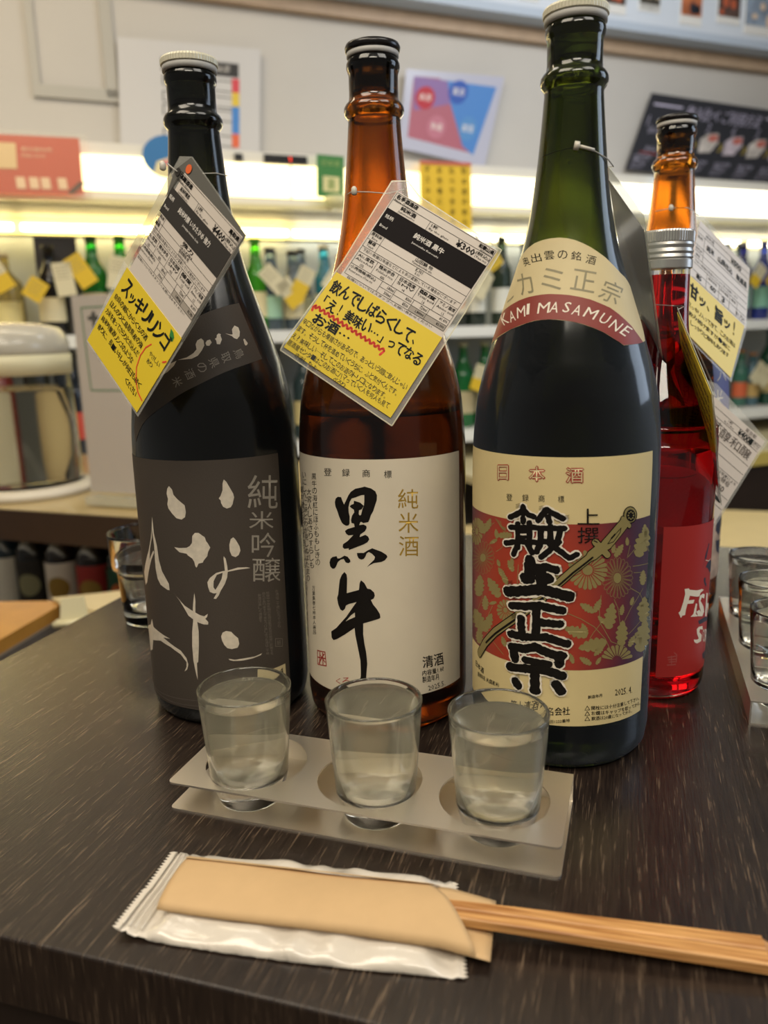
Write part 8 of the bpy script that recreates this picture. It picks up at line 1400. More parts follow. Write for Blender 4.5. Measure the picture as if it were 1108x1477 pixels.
# ================================================================== towel packet, chopstick sleeve, chopsticks
TP = lambda x, y, z=0.: Vector((x, y, z))
def bil(c, u, v):
    c = [Vector((q[0], q[1], 0)) for q in c]; a = c[0]*(1-u)+c[1]*u; b_ = c[3]*(1-u)+c[2]*u; return a*(1-v)+b_*v
TW = [(-.1050, .3388), (.0275, .3135), (.0262, .2590), (-.1160, .2862)]     # back left, back right, front right, front left
M_film = bpy.data.materials.new('white_plastic_film'); M_film.use_nodes = True; nt = M_film.node_tree; b = nt.nodes['Principled BSDF']
b.inputs['Base Color'].default_value = lin('d6cdbf'); b.inputs['Roughness'].default_value = .22; b.inputs['Coat Weight'].default_value = .5; b.inputs['Coat Roughness'].default_value = .1
tc = nt.nodes.new('ShaderNodeTexCoord'); n = nt.nodes.new('ShaderNodeTexNoise'); n.inputs['Scale'].default_value = 70; n.inputs['Detail'].default_value = 3; n.inputs['Distortion'].default_value = 1.2
u = nt.nodes.new('ShaderNodeBump'); u.inputs['Strength'].default_value = .6; u.inputs['Distance'].default_value = .0015
nt.links.new(tc.outputs['Object'], n.inputs['Vector']); nt.links.new(n.outputs['Fac'], u.inputs['Height']); nt.links.new(u.outputs[0], b.inputs['Normal'])
tw = thing('wet_towel_packet', 'sealed wet towel in crinkled white plastic with zigzag ends under the paper sleeve', 'towel', (-.04, .30, 0))
NU, NV = 72, 26; vs = []; fs = []; rt = random.Random(2)
ridge = [rt.uniform(-1, 1) for _ in range(40)]
def th_(u, v):
    e_ = min(1, max(0, (u-.085)/.05))*min(1, max(0, (.945-u)/.05)); s_ = math.sin(PI*min(1, max(0, v)))**.42
    return e_*s_
for i in range(NU+1):
    for j in range(NV+1):
        uu, vv = i/NU, j/NV; p_ = bil(TW, uu, vv); e_ = th_(uu, vv)
        bow = .0022*math.sin(PI*uu)*(1 if vv > .5 else -1)*abs(2*vv-1)
        wr = .0006*math.sin(uu*37+vv*9+2*math.sin(uu*11))+.0005*math.sin(vv*23-uu*15)
        crimp = 0 if .085 < uu < .955 else .0007*math.sin((uu*140)*2.2)
        lift = .0035*max(0, (.10-uu)/.10)*(vv if vv > .5 else .3)
        vs.append((p_.x+(.001*rt.uniform(-1, 1) if 0 < i < NU and j in (0, NV) else 0), p_.y-bow, .0006+.0055*e_+(wr if e_ > .05 else 0)*1.3+crimp+lift+.0003*(1-e_)))
for i in range(NU):
    for j in range(NV): a = i*(NV+1)+j; fs.append((a, a+1, a+NV+2, a+NV+1))
part('film_body', MB().add(vs, fs, True), M_film, tw, solid=.0003)
for u_, sgn, nm in ((0, -1, 27), (1, 1, 27)):
    z = MB(); a_, b_ = bil(TW, u_, 0), bil(TW, u_, 1); d = (bil(TW, 1, .5)-bil(TW, 0, .5)).normalized()*sgn; zz = .0012
    for i in range(nm):
        p0, p1 = a_.lerp(b_, i/nm), a_.lerp(b_, (i+1)/nm); pm = (p0+p1)/2+d*.0018; h0 = zz+(.0035*(i/nm if i/nm > .5 else .3) if sgn < 0 else 0)
        z.add([(p0.x, p0.y, h0), (p1.x, p1.y, h0), (pm.x, pm.y, h0), (p0.x-d.x*.002, p0.y-d.y*.002, h0), (p1.x-d.x*.002, p1.y-d.y*.002, h0)], [(0, 1, 2), (0, 3, 4, 1)])
    part('zigzag_end', z, M_film, tw, solid=.0003)
cr = MB()
for k in range(4):
    u_ = .018+k*.018; cr.tube([bil(TW, u_, .04+.92*i/10)+Vector((0, 0, .0026+(.0035*(.10-u_)/.10)*(i/10 if i > 5 else .3))) for i in range(11)], .0004, 6)
part('crimp_ridges', cr, M_film, tw)
# sleeve
M_kraft = mat('kraft_paper', 'c9a779', .7, noise=.04, nscale=90, bump=.05, bscale=300)
sl = thing('chopstick_sleeve', 'tan paper chopstick sleeve with a curved cut mouth, lying across the towel packet', 'sleeve', (-.03, .30, .006))
SLc = [(-.0940, .3268), (.0440, .2972), (.0370, .2640), (-.1004, .2930)]
def sleeve_layer(z0, mouth, puff):
    vs = []; fs = []; NU, NV = 44, 12
    for i in range(NU+1):
        for j in range(NV+1):
            v_ = j/NV; umax = mouth(v_); uu = i/NU*umax; p_ = bil(SLc, uu, v_)
            base = .0078 if uu < .86 else .0078-.0035*(uu-.86)/.14
            edge = math.sin(PI*v_)**.5 if 0 < v_ < 1 else 0
            vs.append((p_.x, p_.y, base+z0+puff*edge*(.55+.45*uu)+.0004*math.sin(uu*9+v_*3)))
    for i in range(NU):
        for j in range(NV): a = i*(NV+1)+j; fs.append((a, a+1, a+NV+2, a+NV+1))
    return MB().add(vs, fs, True)
part('back_layer', sleeve_layer(-.0003, lambda v_: 1.0, 0), M_kraft, sl, solid=.0002)
part('front_layer', sleeve_layer(.0002, lambda v_: .80 if v_ < .12 else .80+.16*((v_-.12)/.88)**.75, .0056), M_kraft, sl, solid=.0002)
fl = MB(); a_, b_ = bil(SLc, 0, .16), bil(SLc, .82, .19)
part('glued_flap', MB().add([bil(SLc, 0, .0)+Vector((0, 0, .0083)), bil(SLc, .83, 0)+Vector((0, 0, .0083)), bil(SLc, .80, .14)+Vector((0, 0, .0128)), bil(SLc, 0, .14)+Vector((0, 0, .0112))], [(0, 1, 2, 3)]), mat('kraft_flap', 'cfae80', .7), sl, solid=.0002)
# chopsticks, joined disposable pair
M_bamboo = bpy.data.materials.new('bamboo'); M_bamboo.use_nodes = True; nt = M_bamboo.node_tree; b = nt.nodes['Principled BSDF']; b.inputs['Roughness'].default_value = .45
tc = nt.nodes.new('ShaderNodeTexCoord'); mp = nt.nodes.new('ShaderNodeMapping'); mp.inputs['Rotation'].default_value = (0, 0, math.radians(12.3)); mp2 = nt.nodes.new('ShaderNodeMapping'); mp2.inputs['Scale'].default_value = (14, 700, 700)
n = nt.nodes.new('ShaderNodeTexNoise'); n.inputs['Scale'].default_value = 1; n.inputs['Detail'].default_value = 3; r1 = nt.nodes.new('ShaderNodeValToRGB'); e = r1.color_ramp.elements
e[0].position = .35; e[0].color = lin('a06a36'); e[1].position = .65; e[1].color = lin('d6a263')
nt.links.new(tc.outputs['Object'], mp.inputs['Vector']); nt.links.new(mp.outputs[0], mp2.inputs['Vector']); nt.links.new(mp2.outputs[0], n.inputs['Vector']); nt.links.new(n.outputs['Fac'], r1.inputs[0]); nt.links.new(r1.outputs[0], b.inputs['Base Color'])
ch = thing('chopsticks', 'joined pair of bamboo chopsticks sticking out of the paper sleeve', 'chopsticks', (.08, .28, .008))
E0, E1 = Vector((.000, .2893, .0104)), Vector((.1455, .2622, .0050)); ax = (E1-E0).normalized(); sd = Vector((-ax.y, ax.x, 0)).normalized(); up = ax.cross(sd)
if up.z < 0: up = -up
for s_, k_ in ((-1, 0), (1, 1)):
    st = MB(); w0, w1 = .0022, .0038; vs = []
    for t_, w_, h_, dx in ((0, w0, .0020, 0), (.5, .0030, .0024, 0), (.985, w1, .0026, 0)):
        c_ = E0.lerp(E1, t_)+sd*s_*(w_+.0002)
        for a_, b_ in ((-1, -.8), (-.8, -1), (.8, -1), (1, -.8), (1, .8), (.8, 1), (-.8, 1), (-1, .8)): vs.append(c_+sd*a_*w_+up*b_*h_)
    for a_, b_ in ((-1, -.8), (-.8, -1), (.8, -1), (1, -.8), (1, .8), (.8, 1), (-.8, 1), (-1, .8)):
        vs.append(E0.lerp(E1, 1.0)+sd*s_*(w1+.0002)+sd*a_*w1*.9+up*b_*.0018+ax*(.003 if b_ < 0 else -.002))
    fs = [(r_*8+i, r_*8+(i+1) % 8, (r_+1)*8+(i+1) % 8, (r_+1)*8+i) for r_ in range(3) for i in range(8)]+[tuple(range(8))[::-1], tuple(range(24, 32))]
    part('stick', st.add(vs, fs), M_bamboo, ch, recalc=True)

# ================================================================== left counter with dispenser and sign
CT = math.radians(-20); CCc, CSs = math.cos(CT), math.sin(CT)
def CW(u, w, z): return Vector((u*CCc+w*CSs, 1.08+u*CSs-w*CCc, z))
def cbox(mb, u0, w0, z0, u1, w1, z1):
    vs = [CW(*p) for p in ((u0,w0,z0),(u1,w0,z0),(u1,w1,z0),(u0,w1,z0),(u0,w0,z1),(u1,w0,z1),(u1,w1,z1),(u0,w1,z1))]
    return mb.add(vs, [(0,1,2,3),(4,7,6,5),(0,4,5,1),(1,5,6,2),(2,6,7,3),(3,7,4,0)])
ZC = -.031
cn = thing('serving_counter', 'dark brown counter at the left carrying the drink dispenser', 'counter', tuple(CW(-.6, -.2, FLOOR)))
part('worktop', cbox(cbox(MB(), -2.2, -.56, ZC-.001, -.22, 0, ZC), -2.2, -.56, ZC-.012, -.22, -.0, ZC-.001), mat('counter_top', 'b09c70', .25), cn)
part('front_board', cbox(MB(), -2.2, -.03, ZC-.053, -.22, .004, ZC-.001), mat('counter_brown', '33271f', .45, noise=.1), cn)
part('inner_shelf', cbox(MB(), -2.2, -.56, -.475, -.22, -.10, -.46), MATS['counter_brown'], cn)
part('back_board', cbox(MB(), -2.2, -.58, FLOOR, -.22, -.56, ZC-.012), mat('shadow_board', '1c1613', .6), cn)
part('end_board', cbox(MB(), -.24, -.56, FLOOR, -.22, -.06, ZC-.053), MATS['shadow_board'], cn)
part('added_under_light', MB().tube([CW(-2.0, -.08, ZC-.045), CW(-.3, -.08, ZC-.045)], .008, 8), mat('added_under_glow', (1.0, .90, .70), .5, emit=5.0), cn)  # hidden glowing strip added to brighten the bottles stored below
# bottles stored under the counter
def simple_bottle(name, label, cat, base, h, r, col, labcol, group, neck=.013, capcol='2a241e', disc=None, labz=(.28, .72), trans=0., tagcol=None, key=None):
    t = thing(name, label, cat, tuple(base), group)
    pf = [(0, r*.9), (.006, r), (h*.60, r), (h*.66, r*.93), (h*.72, r*.66), (h*.80, neck*1.15), (h*.95, neck), (h*.955, neck*1.12), (h*.97, neck*1.12)]
    m = mat('bg_glass_'+col, col, .15, spec=.6, trans=.65 if base[2] > .2 else 0) if not trans else mat('bg_clear_glass_'+col, col, .08, trans=trans)
    part('glass', MB().rev(pf, base, 24), m, t)
    part('cap', MB().rev([(h*.955, neck*1.2), (h*1.0, neck*1.2), (h*1.003, neck*.9)], base, 20), mat('bg_cap_'+capcol, capcol, .4), t)
    if labcol:
        l = part('label', MB().rev([(h*.60*labz[0], r+.0006), (h*.60*labz[1], r+.0006)], base, 16, a0=-1.35, a1=1.35, cap0=False, cap1=False), mat('bg_label_'+labcol, labcol, .5), t)
        if disc:
            d = Rev(tuple(base), [(0, r*1000), (h*1000, r*1000)]); p_ = Print(d); k_ = 50/(r*1000); zc = h*.6*(labz[0]+labz[1])/2*1000; rr = min(r*700, h*.6*(labz[1]-labz[0])*430)
            p_.ellipse(0, zc, rr*k_, rr, 10); p_.build('emblem', mat('bg_emblem_'+disc, disc, .45), l)
    return t
low = [(-1.135, 'ddd8cc', '22303a', None, 'white labelled bottle stored under the counter at the far left'), (-1.055, '2a2723', '1c1a18', '8d8a6a', 'black labelled bottle with pale flower print stored under the counter'),
       (-.968, 'd9cfc2', '241c18', '9a7a34', 'white labelled bottle with gold disc stored under the counter'), (-.878, '9c2f2b', '241c18', '9a7a34', 'red labelled bottle with gold disc stored under the counter'), (-.792, '1f4a34', '20241c', 'b4602c', 'dark green labelled bottle with orange mark stored under the counter')]
for u_, lc, gc, dc, lab in low:
    simple_bottle('sake_bottle', lab, 'bottle', CW(u_, -.43, -.459), .33, .0385, gc, lc, 'bottles under the left counter', disc=dc, labz=(.40, 1.0))
# drink dispenser
dc_ = CW(-.762, -.140, ZC); dx_, dy_ = dc_.x, dc_.y
dp = thing('drink_dispenser', 'large clear plastic drink dispenser drum with ribbed lid on the left counter', 'dispenser', tuple(dc_))
M_plast = glass_mat('clear_plastic', (.95, .95, .92), .03, ior=1.12)
base = tuple(dc_)
part('foot', MB().rev([(0, .122), (.006, .126), (.012, .124), (.018, .112)], base, 56), mat('white_plastic', 'cfc6b4', .35), dp)
part('drum', MB().rev([(.018, .103), (.222, .100), (.230, .097), (.224, .0955), (.024, .0985), (.020, .094), (.020, .001)], base, 56), M_plast, dp)
part('collar', MB().rev([(.215, .1025), (.248, .1035), (.252, .098)], base, 56), mat('pale_collar', 'd2cba8', .4), dp)
part('lid', MB().rev([(.248, .100), (.258, .103), (.268, .102), (.282, .098), (.296, .088), (.305, .05), (.308, .004)], base, 56), mat('milky_plastic', 'cdc8ba', .2, trans=.35), dp)
part('water', MB().rev([(.023, .001), (.023, .0975), (.185, .0960), (.185, .001)], base, 48), mat('drink_water', (.95, .95, .90), .02, trans=1.0, ior=1.06), dp)
# sign in acrylic stand
q = lambda px, w: None
sgp = Plane(CW(-.560, -.075, .315), (CCc, CSs, 0), Vector((0.02, -.06, -1)).normalized())
sg = thing('menu_stand', 'white menu sheet with green hand-drawn frame in a clear stand on the left counter', 'sign', tuple(CW(-.46, -.06, ZC)))
part('acrylic_front', slab(sgp, [(0, 0), (215, 0), (215, 338), (0, 338)], 1.2, .8), mat('acrylic', 'dcd8ce', .08, alpha=.10, spec=.7), sg)
part('sheet', slab(sgp, [(3, 3), (212, 3), (212, 322), (3, 322)], .2, .3), mat('sign_paper', 'b9b0a6', .6), sg)
part('foot', slab(sgp, [(0, 330), (215, 330), (215, 343), (0, 343)], 14, 28), mat('acrylic_foot', 'd0cdb8', .15, alpha=.5), sg)
p_ = Print(sgp); p_.stroke([(20, 22), (196, 20), (196, 154), (24, 154), (20, 22)], 2.6, 8); p_.build('green_frame', mat('green_frame_ink', '4f7a52', .6), sg)
handwrite(sgp, sg, [('甘さけ', 31, 30, 40, 135, 0, 0, .04)], M_hand, 'bold_handwriting', 8)
handwrite(sgp, sg, [('サワー', 38, 88, 18, 66, 0, 0, .02)], M_hand, 'handwriting', 8)
p_ = Print(sgp); p_.stroke([(40, 80), (70, 78.5), (130, 80)], 2.6, 8); p_.build('red_line', mat('soft_red_ink', 'b0645a', .6), sg)

# wooden table at left, with card holder
wt_ = thing('wooden_table', 'light orange wooden table beyond the left edge of the dark table', 'table', (-.6, 1.2, FLOOR))
M_pine = mat('orange_pine', 'c08a3e', .4, noise=.12, nscale=18)
pw = [(-.95, 1.478), (-.617, 1.477), (-.533, 1.10), (-.70, .86), (-1.2, .86)]
pw = [(-1.15, 1.225), (-.505, 1.207), (-.60, .72), (-1.15, .72)]
part('tabletop', MB().prism(pw[::-1], -.180, -.16), M_pine, wt_)
part('edge_band', MB().prism([(x_ + .004, y_ - .002) for x_, y_ in pw][::-1], -.23, -.1805), mat('grey_edge', '6a6258', .5), wt_)
for x, y in ((-.56, 1.15), (-1.1, 1.15), (-1.1, .78), (-.64, .78)): part('leg', MB().box((x-.02, y-.02, FLOOR), (x+.02, y+.02, -.23)), MATS['grey_edge'], wt_)
ms = thing('menu_booklets', 'small fan of cream paper menus between the wooden table and the dark table', 'menu', (-.47, 1.17, -.17), None)
for i in range(4):
    a_ = i*.012
    part('sheet', MB().add([(-.531+a_, 1.209-a_, -.156+i*.002), (-.422+a_, 1.232, -.154+i*.002), (-.415, 1.18-a_, -.154+i*.002), (-.452+a_, 1.11, -.156+i*.002)], [(0, 1, 2, 3)]), mat('cream_sheet', 'cbb98c', .5), ms, solid=.0012)
ch_ = thing('card_holder', 'small cream price card holder standing on the corner of the wooden table', 'card holder', (-.455, 1.09, -.16))
part('card', MB().add([(-.468, 1.085, -.150), (-.428, 1.088, -.147), (-.434, 1.095, -.116), (-.467, 1.093, -.119)], [(0, 1, 2, 3)]), mat('cream_card', 'd8cfa8', .4), ch_, solid=.002)
part('curl', MB().tube([(-.476, 1.080, -.154), (-.455, 1.080, -.152), (-.432, 1.083, -.150)], .0045, 10), MATS['cream_card'], ch_)
part('stem', MB().box((-.475, 1.084, -.161), (-.450, 1.092, -.150)), MATS['cream_card'], ch_)

# ================================================================== right counter and bench
rc = thing('back_counter', 'cream topped counter with dark brown front below the back shelves', 'counter', tuple(W(.6, .6, FLOOR)))
part('worktop', wbox(MB(), .02, .02, -.155, 2.3, .64, -.135), mat('cream_top', 'cfc39a', .3), rc)
part('lip', wbox(MB(), .02, .64, -.172, 2.3, .655, -.134), mat('yellow_lip', 'cdb860', .4), rc)
part('front', wbox(MB(), .02, .60, -.33, 2.3, .635, -.172), MATS['counter_brown'], rc)
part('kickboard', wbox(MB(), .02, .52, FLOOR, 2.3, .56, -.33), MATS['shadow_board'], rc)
bn = thing('wooden_bench', 'pale topped wooden side table behind the dark table at the right', 'table', (.75, 1.8, FLOOR))
bt = [(.02, 1.62), (.62, 1.55), (1.25, 1.42), (1.45, 1.95), (.9, 2.12), (.05, 1.98)]
part('tabletop', MB().prism(bt, -.275, -.25), mat('pale_pine', 'dcc58e', .35, noise=.06, nscale=12), bn)
part('front_edge', MB().prism([(x_, y_-.004) for x_, y_ in bt], -.36, -.2755), M_pine, bn)
for x, y in ((.15, 1.7), (1.15, 1.55), (1.3, 1.88), (.2, 1.92)): part('leg', MB().box((x-.02, y-.02, FLOOR), (x+.02, y+.02, -.36)), M_pine, bn)
stl = thing('stool', 'small brown topped stool just beyond the far right corner of the dark table', 'stool', (.65, 1.16, FLOOR))
part('seat', MB().prism([(.46, 1.02), (.80, .98), (.84, 1.26), (.50, 1.32)], -.215, -.1855), mat('tray_brown', '8a6a44', .5), stl, bevel=.003)
for x, y in ((.51, 1.06), (.77, 1.03), (.79, 1.23), (.54, 1.27)): part('leg', MB().box((x-.015, y-.015, FLOOR), (x+.015, y+.015, -.215)), MATS['tray_brown'], stl)
bx = thing('folded_paper', 'pale blue and white folded paper lying behind the far glasses at the right', 'paper', (.62, 1.16, -.185))
part('sheet', MB().prism([(.50, 1.12), (.66, 1.08), (.72, 1.22), (.55, 1.28)], -.185, -.180), mat('pale_blue_paper', 'b9c8e6', .5), bx)
part('fold', MB().prism([(.62, 1.05), (.74, 1.04), (.76, 1.20), (.68, 1.22)], -.1795, -.1745), mat('blue_paper', '6f92c8', .5), bx)

# ================================================================== posters and signs on the wall
def wp(u, z, w=.012): return W(u, w, z)
def poster(name, label, corners, w, m, cat='poster', thick=.002):
    """corners (u, z): TL TR BR BL"""
    A = [wp(u, z, w) for u, z in corners]; B_ = [wp(u, z, w-thick) for u, z in corners]
    mb = MB().add(A+B_, [(0,1,2,3)[::-1], (4,5,6,7), (0,1,5,4), (1,2,6,5), (2,3,7,6), (3,0,4,7)])
    o = part(name, mb, m); tag(o, label, cat); return o
class Quad:
    def __init__(s, corners, w): s.c = corners; s.w = w
    cutx = cuty = None
    def pt(s, x, y, off):
        u, v = x/100, y/100; c = s.c
        a = [c[0][i]*(1-u)+c[1][i]*u for i in (0, 1)]; b_ = [c[3][i]*(1-u)+c[2][i]*u for i in (0, 1)]
        return W(a[0]*(1-v)+b_[0]*v, s.w+off/1000*3, a[1]*(1-v)+b_[1]*v)
def tq(P, t, x, y, w, h, lay=2, off=0.): P.text(t, [(x, y), (x+w, y), (x+w, y+h), (x, y+h)], lay, off)
# tasting price menu behind the leftmost bottle
cn_ = [(-.727, 1.011), (-.345, 1.018), (-.365, .715), (-.742, .745)]
po = poster('wall_menu', 'white laminated menu sheet with colour column, on the wall behind the leftmost bottle', cn_, .02, mat('menu_sheet', 'bfbdbb', .4), 'menu')
P1 = Print(Quad(cn_, .02)); P1.rect(29, 14, 84, 26, 1); P1.build('heading_bar', mat('bar_black', '26221f', .5), po)
P1 = Print(Quad(cn_, .02)); tq(P1, '飲み比べ', 32, 16, 12, 8, 2, .03); tq(P1, 'TASTING SET', 60, 17, 18, 5); P1.build('heading', M_wt, po)
P1 = Print(Quad(cn_, .02))
for y in (30, 44, 56, 78): P1.stroke([(30, y), (82, y), (82, y+9), (30, y+9), (30, y)], .8, 1, False); tq(P1, '純米大吟醸', 36, y+2, 11, 5)
P1.build('lettering', M_ink, po)
for i, c in enumerate(('c8404a', 'd2b63a', '3f7cc0', '3f7cc0', 'd2603a')):
    P1 = Print(Quad(cn_, .02)); P1.rect(79, 27+i*12, 84.5, 39+i*12, 3); P1.build('colour_patch', mat('patch_'+c, c, .5), po)
# pink and blue poster
cn_ = [(.095, 1.005), (.43, 1.012), (.36, .745), (.062, .785)]
po = poster('wall_poster', 'pink and blue chart poster with round spots, right of the amber bottle neck', cn_, .03, mat('holder_film', 'b3b4c4', .25), 'poster')
for nm, c, rg in (('pink_field', 'a8606e', [(8, 8), (34, 8), (83, 88), (9, 84)]), ('violet_field', '86689c', [(8, 8), (42, 10), (50, 36), (12, 50)]), ('blue_field', '4a7fc0', [(42, 10), (94, 12), (84, 90), (70, 82), (48, 34)])):
    P1 = Print(Quad(cn_, .03)); P1.rings([rg], {'pink_field': 1, 'violet_field': 2, 'blue_field': 3}[nm]); P1.build(nm, mat(nm, c, .5), po)
for x, y, c, tx in ((22, 33, 'b02a36', '爽酒'), (55, 22, '2f55a8', '薫酒'), (38, 66, 'b67080', '熟酒'), (72, 62, '5287bd', '醇酒')):
    P1 = Print(Quad(cn_, .03)); P1.ellipse(x, y, 10, 14, 5); sp = P1.build('spot', mat('spot_'+c, c, .5), po)
    P1 = Print(Quad(cn_, .03)); tq(P1, tx, x-6, y-5, 12, 9, 7); P1.build('lettering', M_wt, sp)
# yellow notice
cn_ = [(-.003, .690), (.152, .692), (.156, .515), (-.001, .512)]
po = poster('yellow_notice', 'yellow vertical notice with faint brush writing hanging over the glowing panel', cn_, .325, mat('yellow_sheet', 'dfb828', .5), 'notice')
P1 = Print(Quad(cn_, .326))
for x, t_ in ((84, '日本酒の飲み'), (60, '比べできます'), (36, 'お気軽にどう'), (12, 'ぞスタッフへ')):
    for i, c in enumerate(t_): tq(P1, c, x-3, 8+i*15, 9, 9, 2, .01)
P1.build('lettering', mat('olive_pen', '6a5a1c', .6), po)
P1 = Print(Quad(cn_, .326)); P1.rect(0, 0, 100, 5, 3); P1.build('red_tape', mat('red_tape', 'c2604a', .5), po)
# red poster at left
cn_ = [(-1.13, .690), (-.862, .693), (-.864, .572), (-1.14, .566)]
po = poster('red_card', 'red information card in a clear sleeve on the glowing panel at far left', cn_, .325, mat('red_print', 'c84a30', .45), 'card')
P1 = Print(Quad(cn_, .326))
P1.rect(26, 14, 50, 58, 1); P1.build('white_square', mat('square_cream', 'e6c690', .5), po)
P1 = Print(Quad(cn_, .326))
for x in (52, 62, 71, 84): P1.rings([[(x-4, 72), (x+3, 72), (x+4, 92), (x-3, 92)]], 1)
tq(P1, '観光案内所', 54, 20, 24, 7); tq(P1, 'FREE Wi-Fi', 54, 32, 18, 5); P1.build('white_print', mat('pale_print', 'f0cfa8', .5), po)
P1 = Print(Quad(cn_, .326)); P1.stroke([(12, 78), (30, 96)], 5, 4); P1.stroke([(99, 80), (90, 98)], 5, 4); P1.build('black_tape', mat('black_tape', '4a2420', .5), po)
part('sleeve', MB().add([wp(-1.15, .70, .328), wp(-.845, .70, .328), wp(-.845, .562, .328), wp(-1.15, .562, .328)], [(0,1,2,3)]), mat('sleeve_film', 'e8dfc0', .15, alpha=.15), None); bpy.data.objects['sleeve'].parent = po
# round blue sticker
cn_ = [(-.725, .715), (-.60, .715), (-.60, .618), (-.725, .618)]
P1 = Print(Quad(cn_, .31)); P1.ellipse(50, 50, 48, 50, 1, 32); o = P1.build('round_sticker', mat('sticker_blue', '2f70a8', .5)); tag(o, 'round blue sticker with pale lower part on the light box by the leftmost bottle neck', 'sticker')
P1 = Print(Quad(cn_, .31)); P1.rings([[(20, 90), (28, 62), (50, 52), (80, 58), (92, 66), (86, 82), (68, 96), (50, 100), (32, 97)]], 2); P1.build('pale_patch', mat('sticker_pale', 'e2d6a2', .5), o)
P1 = Print(Quad(cn_, .31)); P1.rings([[(36, 62), (52, 55), (62, 62), (54, 70), (40, 70)]], 3); P1.build('pink_patch', mat('sticker_pink', 'd07a80', .5), o)
# green tag on valance
cn_ = [(-.292, .690), (-.218, .688), (-.222, .585), (-.296, .588)]
po = poster('green_ticket', 'small green and white ticket hanging from the light box left of the amber bottle', cn_, .325, mat('green_print', '3c7a3a', .5), 'ticket')
P1 = Print(Quad(cn_, .326)); P1.rect(22, 50, 82, 86, 1); P1.build('pale_square', mat('ticket_pale', 'd8d098', .5), po)
P1 = Print(Quad(cn_, .326)); tq(P1, '日本酒', 18, 12, 64, 14); tq(P1, '酒', 36, 56, 28, 24, 3, .02); P1.build('lettering', mat('ticket_text', '9ab46a', .5), po)
# clear bell of light under box
# blackboard
cn_ = [(1.005, 1.012), (1.80, .99), (1.62, .745), (.905, .762)]
po = poster('instruction_board', 'black instruction board with white chalk-style title and small pictures at upper right', cn_, .03, mat('board_black', '2c2d33', .5), 'board')
P1 = Print(Quad(cn_, .03)); tq(P1, '飲み比べ ご利用方法', 22, 9, 44, 18, 2, .02); P1.rect(3, 12, 19, 14.5, 2); P1.rect(68, 11, 90, 13.5, 2)
for x, n_ in ((3, '1.'), (22, '2.'), (37, '3.'), (52, '4.'), (67, '5.'), (82, '6.')): tq(P1, n_, x, 28, 2.6, 13, 2, .02)
for x in (2, 20, 36, 51, 66, 81):
    for r_ in range(4): tq(P1, ('お好きな日本酒を', '三種類えらんで', 'スタッフに声を', 'おかけください')[r_], x, 78+r_*5, 10-r_, 3.6)
tq(P1, '(はじめに)', 5, 42, 10, 9); tq(P1, 'えらぶ', 7, 66, 6, 7)
P1.build('lettering', mat('chalk_white', 'c2bcd0', .6), po)
for i, x in enumerate((36, 51, 66, 81)):
    P1 = Print(Quad(cn_, .03)); P1.rings([[(x, 50), (x+3, 42), (x+9, 40), (x+11, 52), (x+9, 66), (x+2, 68)]], 2); P1.build('picture', mat('board_pic'+str(i % 2), ('c8c0b8', 'c0b4bc')[i % 2], .5, noise=.4, nscale=30), po)
    P1 = Print(Quad(cn_, .03)); P1.ellipse(x+7, 47, 3, 5, 3); P1.build('picture', mat('board_skin', 'b8685c', .5), po)
P1 = Print(Quad(cn_, .03))
for x in (33, 49, 64, 79): P1.stroke([(x, 54), (x+1.6, 59), (x, 64)], 1.0, 3)
P1.build('arrows', mat('arrow_gold', 'b09a3c', .5), po)
P1 = Print(Quad(cn_, .03))
P1.stroke([(5, 75), (15, 76)], 1.2, 3); P1.build('red_underline', mat('board_red', 'a84848', .5), po)
# small blue flyer under board
cn_ = [(.80, .690), (.935, .690), (.935, .56), (.80, .56)]
po = poster('blue_flyer', 'pale blue printed flyer on the light box right of the green bottle', cn_, .325, mat('flyer_blue', '6f9cd0', .5), 'flyer')
P1 = Print(Quad(cn_, .326)); P1.rect(0, 0, 100, 14, 1); [P1.rect(10, 24+i*14, 88, 30+i*14, 1) for i in range(5)]; P1.build('white_print', mat('flyer_pale', 'c4cade', .5), po)
# clear hook lamp under the box
part_l = MB().rev([(-.03, .012), (-.022, .028), (-.004, .032), (0, .03)], tuple(W(-.25, .345, .586)), 24)
o = part('clear_cup_hook', part_l, mat('hook_plastic', 'e0dcae', .2, alpha=.7)); tag(o, 'small clear plastic cup fixed under the light box by the green ticket', 'cup')

